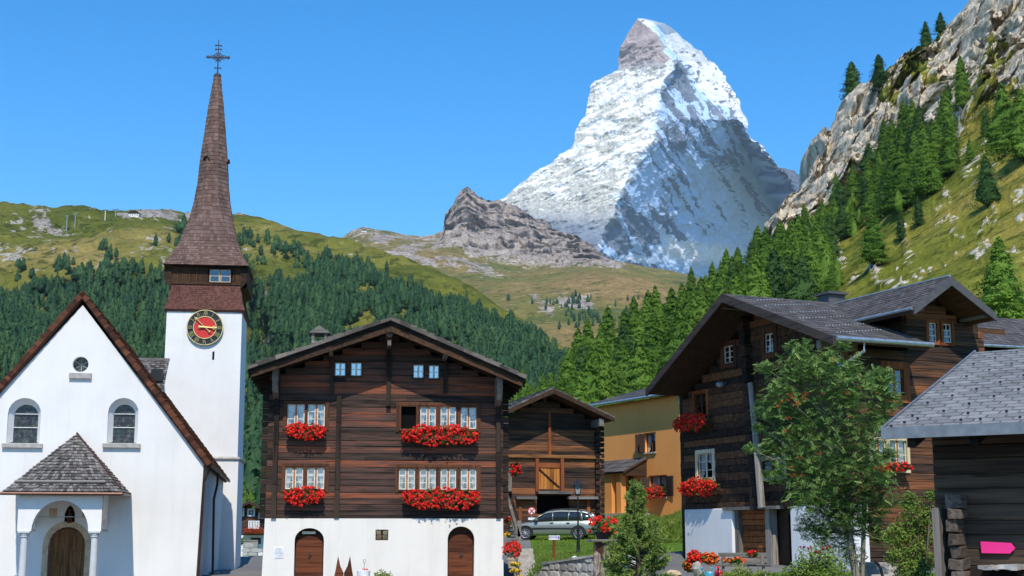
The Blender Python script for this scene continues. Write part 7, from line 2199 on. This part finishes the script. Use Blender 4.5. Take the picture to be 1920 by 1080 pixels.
M['dark_red'] = m_leaf("dark_red_petals", (.20, .006, .01), (.34, .012, .02), (.45, .03, .04))
shrub("rounded shrub with dark red blossoms under the rowan tree", [(1525, 1060, 34), (1500, 1075, 26), (1550, 1050, 26), (1480, 1085, 22), (1570, 1075, 26), (1520, 1080, 30), (1545, 1085, 30)], 29, 'shrub_leaf', 42, dens=1.1, extra=dark_flowers)
shrub("low round green cushion shrub in front of the bench", [(1382, 1078, 20), (1362, 1084, 14), (1400, 1082, 16)], 31, 'weed_leaf', 43)
shrub("low cushion shrub right of the bench, smaller one", [(1425, 1082, 15), (1445, 1085, 12)], 31, 'weed_leaf', 44)
shrub("small yellowish flowering bush before the chalet base wall", [(716, 1080, 12), (705, 1083, 8), (728, 1082, 9)], 44, 'weed_leaf', 45)
shrub("pale green tuft between stone steps and rubble wall", [(1000, 1072, 12), (1008, 1062, 9), (993, 1082, 9)], 47, 'shrub_leaf', 46)

def bank_plants():
    rng = random.Random(51); g = MB()
    def patch(poly, n, hh, Ys):
        us = [q[0] for q in poly]; vs = [q[1] for q in poly]
        for _ in range(n):
            u, v = rng.uniform(min(us), max(us)), rng.uniform(min(vs), max(vs))
            if not inside(poly, u, v): continue
            Y = Ys[0] + (Ys[1] - Ys[0]) * (max(vs) - v) / (max(vs) - min(vs)); x = ray(u, 1005)[0] * Y; z = gz(x, Y)
            c = Vector((x, Y, z)); r0 = rng.random()
            for k in range(5):
                a = Vector((rng.gauss(0, .45), rng.gauss(0, .45), 1)).normalized(); l = hh * rng.uniform(.4, 1.1); s = a.orthogonal().normalized() * l * .07
                g.add([c - s * .3, c + s * .3, c + a * l * .6 + s, c + a * l, c + a * l * .6 - s], [(0, 1, 2, 3, 4)], min(1, r0 * .7 + rng.random() * .35))
    patch([(1120, 965), (1180, 960), (1240, 985), (1284, 960), (1284, 1010), (1262, 1030), (1160, 1040), (1120, 1030)], 9000, .36, (52, 78))
    o = g.build("meadow_growth", M['weed_leaf']); tag(o, "rank grass and weeds covering the bank below the ochre house", "grass", None, "stuff")
    g = MB(); rng = random.Random(52)
    for _ in range(5200):
        Y = rng.uniform(51.6, 74); u = rng.uniform(1000, 1170); x = ray(u, 1005)[0] * Y; z = gz(x, Y)
        c = Vector((x, Y, z)); a = Vector((rng.gauss(0, .4), rng.gauss(0, .4), 1)).normalized(); l = rng.uniform(.05, .13)
        s = a.orthogonal().normalized() * .018
        g.add([c - s, c + s, c + a * l], [(0, 1, 2)])
    for _ in range(4200):
        Y = rng.uniform(25, 38); u = rng.uniform(1290, 1700); x = ray(u, 1005)[0] * Y; z = gz(x, Y)
        c = Vector((x, Y, z)); a = Vector((rng.gauss(0, .4), rng.gauss(0, .4), 1)).normalized(); l = rng.uniform(.06, .16)
        s = a.orthogonal().normalized() * .014
        g.add([c - s, c + s, c + a * l], [(0, 1, 2)])
    o = g.build("grass", M['weed_leaf']); tag(o, "short green grass of the lawn and the front garden", "grass", None, "stuff")
bank_plants()

# ================================================================== bench, cans, pots, boulders
def bench():
    Y = 36; x, y, z = gat(1392, Y)
    t = thing("garden_bench", "grey brown wooden bench against the plank door of the right chalet", "bench", (x, y, z), R(-8))
    k = Y / FPX; zb = at(1392, 1037, Y).z - z; zs = at(1392, 1058, Y).z - z
    for i, zz in enumerate((zb - .1, zb - .24)):
        b = MB(); b.box(-.62, .62, .2, .24, zz, zz + .11, jit=.005); b.build("back_slat", M['grey_wood_x'], t)
    b = MB(); b.box(-.7, .7, -.25, .17, zs - .05, zs); b.build("seat", M['grey_wood_x'], t, bevel=.01)
    for sx in (-.5, .5):
        for sy in (-.2, .2):
            b = MB(); b.tube([(sx, sy * .8, zs - .05), (sx * 1.15, sy * 1.2, -.05)], .035, 6); b.build("leg", M['grey_wood'], t)
        b = MB(); b.box(sx - .04, sx + .04, .16, .2, zs, zb - .02); b.build("back_post", M['grey_wood'], t)
bench()
M['can_red'] = m_plain("red_plastic", (.62, .02, .05), .4)
M['can_blue'] = m_plain("light_blue_plastic", (.10, .42, .55), .4)
def can(u, v, Y, m_, label, rz, spout=True):
    p = at(u, v, Y)
    t = thing("watering_can", label, "watering can", (p.x, p.y, p.z - .26), rz); t.scale = (.8, .8, .8)
    b = MB(); b.lathe([(.11, 0), (.125, .03), (.12, .2), (.1, .24), (.06, .25)], n=16); b.build("body", m_, t)
    b = MB(); b.tube([(.1 * 0 + -.02, 0, .24), (.0, 0, .33), (.08, 0, .35), (.14, 0, .28), (.13, 0, .1)], .016, 7); b.build("handle", m_, t)
    b = MB(); b.tube([(-.1, 0, .06), (-.2, 0, .2), (-.27, 0, .3)], [.03, .02, .018], 8); b.tube([(-.27, 0, .3), (-.3, 0, .34)], [.018, .045], 8); b.build("spout", m_, t)
can(1347, 1064, 31.5, M['can_red'], "red watering can on the grass by the geraniums", R(80))
can(1331, 1066, 31.5, M['can_blue'], "light blue watering can left of the red one", R(30))
fg = "geranium clumps by the right chalet"
flower_clump(1304, 1062, 33, .42, .34, "red geraniums in front of the white plaster base, leftmost clump", n=36, seed=61)
flower_clump(1330, 1058, 33.5, .42, .26, "orange red flowers behind the watering cans", n=36, seed=62, petal='orange_petal', name="orange_flowers")
flower_clump(1292, 1072, 33, .3, .3, "low leafy flowers at the left foot of the white plaster base", n=10, seed=63, petal='orange_petal', name="orange_flowers")
flower_clump(1378, 1057, 35, .5, .16, "scattered orange flowers along the front of the bench", n=16, seed=64, petal='orange_petal', nl=120, name="orange_flowers")
flower_clump(1410, 1045, 35.6, .3, .16, "few red flowers at the right end of the bench", n=8, seed=65, nl=80)
def boulder(u, v, Y, w, h, m_, label, seed):
    rng = random.Random(seed); p = at(u, v, Y); b = MB(); b.blob((0, 0, 0), w / 2, w / 2 * .8, h / 2, 14, 9, .10)
    o = b.build("boulder", M[m_], None, smooth=False, bevel=0); o.location = p; o.rotation_euler = (rng.uniform(-.2, .2), 0, rng.random() * 3); tag(o, label, "rock")
boulder(1308, 1068, 32, .26, .36, 'grey_stone', "grey upright stone between the red geraniums", 1)
boulder(1262, 1077, 34, .42, .2, 'stone_trim', "low tan boulder at the edge of the path", 2)
boulder(1077, 1046, 54, .26, .14, 'white_paint', "small white painted stone on the stone wall below the street lamp", 3)
boulder(1735, 938, 26.5, .22, .08, 'grey_stone', "pale flat stone above the shrub by the front barn", 4) if False else None
# bowed iron handrail by the shrub
b = MB(); pts = [at(u, v, 28.5) for u, v in ((1640, 1052), (1647, 1058), (1652, 1068), (1656, 1085), (1657, 1100))]; b.tube(pts, .03, 7); o = b.build("handrail", M['black_metal']); tag(o, "curved black handrail by the steps under the rowan tree", "railing")
b = MB(); p = at(1672, 1062, 30); 
for k in range(4): b.box(p.x - .35, p.x + .4, p.y + k * .35, p.y + k * .35 + .36, p.z - .5 + .0 , p.z - .30 + k * .12, jit=.012)
o = b.build("garden_steps", M['grey_stone'], bevel=.01); tag(o, "worn grey stone steps between rowan tree and leafy shrub", "steps")
# ear shaped plank ornament
def ears():
    Y = 44; x, y, z = gat(646, Y); k = Y / FPX
    t = thing("plank_ornament", "pair of pointed brown planks standing like ears before the chalet wall", "ornament", (x, y, z)); zt = at(646, 1043, Y).z - z; zm = at(646, 1074, Y).z - z
    for s in (-1, 1):
        b = MB(); c = s * 11 * k
        pts = [(c - 5 * k * s * -1 * 0 + s * 6 * k, 0), (c + s * 6.5 * k, zm * .8), (c + s * 4.5 * k, zm * .98 + .05), (c + s * 0 * k, zt), (c - s * 4.5 * k, zm + .2), (c - s * 10.5 * k, zm - .0), (c - s * 10.5 * k, 0)]
        b.prism(pts if s < 0 else pts[::-1], -.02, .02); b.build("pointed_plank", M['door'], t)
ears()
def planter_w():
    Y = 44; x, y, z = gat(683, Y); t = thing("flower_pot", "round white pot with a thin wire ornament right of the pointed planks", "flower pot", (x, y, z)); k = Y / FPX
    zt = at(683, 1069, Y).z - z
    b = MB(); b.lathe([(.12, -.02), (.19, zt * .6), (.21, zt - .02), (.16, zt)], n=16); b.build("pot", M['white_paint'], t)
    b = MB(); b.tube([(0, 0, zt - .05), (.02, 0, zt + .22)], .007, 5); b.tube([(.02 + .035 * math.cos(q * .6), 0, zt + .27 + .06 * math.sin(q * .6)) for q in range(11)], .007, 5); b.build("wire_ornament", M['black_metal'], t)
    f = MB(); rng = random.Random(5)
    for _ in range(6): petals(f, (rng.uniform(-.12, .12), -.1, zt + .02), .03, 7, rng)
    f.build("blossoms", M['ger_red'], t)
planter_w()
# dark stone trough at the foot of the tower
b = MB(); p = at(385, 1074, 62); b.box(p.x - .5, p.x + .6, 61.5, 62.3, -.2, p.z + .05, jit=.03); o = b.build("stone_block", M['grey_stone'], bevel=.03); tag(o, "low dark stone block on the paving beside the church tower", "stone")

# ================================================================== far house, fence
def far_house():
    Y = 150; F = Frame(470, Y, 8, 0)
    t = thing("chalet", "distant brown chalet with white balcony windows seen between tower and main chalet", "chalet", F.o, F.th)
    xa, za = F.loc(467, 940, -1.2); xr, zr = F.loc(500, 956, -1.2); xl = xa - (xr - xa) * 1.3; zl = za - (za - zr) * 1.3
    zg = -2; z1 = F.z(470, 1003)
    x0 = F.x(430, 980); x1 = F.x(494, 980)
    b = MB(); log_wall(b, x0, x1, 0, z1, za, .4, gable=(xl, zl - .2, xa, za - .2, xr, zr - .2)); b.box(x0, x1, .2, 9, z1, zl); b.build("log_wall", M['log'], t)
    b = MB(); b.box(x0, x1, .05, 9, zg, z1); b.build("base_wall", M['plaster'], t)
    gable_roof(t, xl, zl, xa, za, xr, zr, -1.2, 10, .25, M['board'], M['slate_dark'], 8, 12, .04)
    for (u0, v0, u1, v1) in ((466, 956, 476, 966), (487, 963, 493, 970), (452, 954, 456, 966)):
        casement(t, *F.rect(u0, v0, u1, v1), y=-.15, leaves=2, rows=2, cw=.12, casemat='white_paint', curtain=False, mull=None)
    x, x2, z0, z_ = F.rect(466, 978, 486, 990, -.1)
    for k in range(4):
        w = (x2 - x) / 4; casement(t, x + k * w + .08, x + (k + 1) * w - .08, z0, z_, y=-.2, leaves=1, rows=1, cw=.1, casemat='white_paint', mull=None, name="balcony_window")
    b = MB(); x, x2, z0, z_ = F.rect(455, 991, 496, 999, -1.2); b.box(x, x2, -1.3, -1.15, z0, z_); b.box(x, x2, -1.3, 0, z0 - .1, z0); b.build("balcony", M['door'], t)
    b = MB(); x, x2, z0, z_ = F.rect(470, 1008, 489, 1020, 0); b.box(x, x2, .0, .04, z0, z_); b.build("dark_opening", M['case'], t)
    flower_box(F, 459, 988, 496, 999, "long band of red flowers on the balcony of the distant chalet", None, y=-1.35, planter=False, dens=.28)
far_house()
P0 = at(456, 1024, 128); P1 = at(483, 1024, 128); stone_wall("distant grey stone wall below the far chalet", (P0.x, P0.y), (P1.x, P1.y), P0.z + .5, P0.z + .5, -2.2, cw=.8, chh=.4, seed=8)
def fence():
    Y = 100; a, b_ = ray(440, 1005)[0] * Y, ray(500, 1005)[0] * Y; z = at(470, 1061, Y).z; k = Y / FPX
    t = thing("picket_fence", "low dark picket fence between tower and main chalet", "fence", (a, Y, z - .05))
    n = 15
    for i in range(n):
        p = MB(); x = (b_ - a) * i / n; p.prism([(x, -.3), (x + .09, -.3), (x + .09, 13 * k), (x + .045, 15.5 * k), (x, 13 * k)], 0, .03); p.build("picket", M['log_dark'], t)
    for zz in (4 * k, 10 * k): p = MB(); p.box(0, b_ - a, .031, .07, zz, zz + .07); p.build("rail", M['log_dark'], t)
fence()
shrub("round green bush in front of the distant chalet", [(458, 1016, 5), (461, 1021, 5)], 131, 'shrub_leaf', 71, ls=.22, dens=.05)

# ================================================================== ski structures and huts on the crests
M['steel_blue'] = m_plain("blue_grey_steel", (.16, .24, .33), .5, .5, .2)
def crest(u, v, PM): return PM.find(u, v, 6)
def lift_station():
    p = crest(62, 437, PM_L); s = p.y / FPX
    t = thing("lift_station", "blue grey steel lift station with arched end on the left alp", "lift station", p)
    b = MB()
    def B(u0, u1, v0, v1, y0=0, y1=6): b.box((u0 - 62) * s, (u1 - 62) * s, y0, y1, (440 - v1) * s, (440 - v0) * s)
    B(41, 59, 427, 430)
    for u in (46, 50, 54): B(u, u + 1.2, 407, 442)
    B(47, 57, 430, 444, 1, 5); b.build("steel_frame", M['steel_blue'], t)
    b = MB(); b.tube([((42) * s - 62 * s, 2, 12 * s), (-21.5 * s, 2, 22 * s), (-19 * s, 2, 32 * s), (-14 * s, 2, 34 * s), (-3 * s, 2, 35 * s)], .8 * s, 6); b.build("arch", M['white_paint'], t)
    b = MB(); b.box(-18 * s, -4 * s, 0, 6, 30 * s, 33 * s); b.build("canopy", M['steel_blue'], t)
    b = MB(); b.prism([(3 * s, 27 * s), (8 * s, 31 * s), (26 * s, 14 * s), (26 * s, 9 * s), (20 * s, 8 * s)], 0, 6); b.build("sloping_roof", M['steel_blue'], t)
    b = MB(); b.box(1 * s, 5 * s, -1, 7, 5 * s, 30 * s); b.box(22 * s, 27 * s, -1, 7, 3 * s, 16 * s); b.build("station_wall", M['white_paint'], t)
lift_station()
for k, (u, v0, v1, arm, lab) in enumerate(((125, 403, 431, 3, "thin grey lift pylon standing nearest the lift station"), (138, 398, 424, 4, "grey lift pylon with short crossarm right of the thin one"), (197, 391, 412, 5, "white lift pylon with crossarm against the sky"), (217, 391, 407, 6, "dark lift pylon on the skyline left of the mountain hut"))):
    p = crest(u, v1, PM_L); s = p.y / FPX
    t = thing("lift_pylon", lab, "pylon", p, 0, None)
    m_ = M['white_paint'] if k == 2 else M['zinc']
    b = MB(); b.tube([(0, 0, -3), (0, 0, (v1 - v0) * s)], [.8 * s, .6 * s], 8); b.build("mast", m_, t)
    b = MB(); b.box(-arm * s, arm * s, -.8, .8, (v1 - v0 - 1) * s, (v1 - v0 + .4) * s); b.build("crossarm", M['steel_blue'], t)
def hut(p, w, h, name, label, PMy, u):
    s = p.y / FPX
    t = thing(name, label, "hut", p + Vector((0, 0, -1)))
    W2, H = w * s / 2, h * s
    b = MB(); b.box(-W2 * .85, W2 * .85, 0, W2 * 1.6, 0, H * .66 + 1); b.build("wall", M['plaster'], t)
    b = MB(); b.prism([(-W2, H * .6 + 1), (W2, H * .6 + 1), (W2 * .5, H + 1), (-W2 * .5, H + 1)], -1, W2 * 1.7); b.build("roof", M['log_dark'], t)
    for i in range(4):
        for j in range(2):
            b = MB(); x = -W2 * .65 + i * W2 * .4; b.box(x, x + W2 * .14, -.15, .1, H * (.12 + .26 * j) + 1, H * (.24 + .26 * j) + 1); b.build("window", M['dark'], t)
p = crest(251, 407, PM_L); hut(p, 23, 12, "mountain_hut", "white mountain hut with dark roof on the left skyline", None, 251)
p = crest(683, 433, PM_A); hut(p, 11, 5, "mountain_hut", "tiny dark hut on the rounded brown hilltop before the peaks", None, 683)
# ================================================================== the air itself
def haze():
    b = MB(); b.box(-9500, 9500, -6500, 13500, -4, 3300)
    m = bpy.data.materials.new("air"); m.use_nodes = True; nt = m.node_tree
    nt.nodes.remove(nt.nodes["Principled BSDF"])
    v = nt.nodes.new("ShaderNodeVolumePrincipled")
    v.inputs["Color"].default_value = (.62, .80, 1.0, 1); v.inputs["Density"].default_value = HAZE; v.inputs["Anisotropy"].default_value = .1
    nt.links.new(v.outputs[0], nt.nodes["Material Output"].inputs["Volume"])
    o = b.build("haze", m); tag(o, "thin blue mountain air filling the valley up to the peaks", "haze", None, "stuff")
HAZE = 2.0e-5
haze()
SC.cycles.volume_bounces = 0
SC.cycles.volume_step_rate = 5
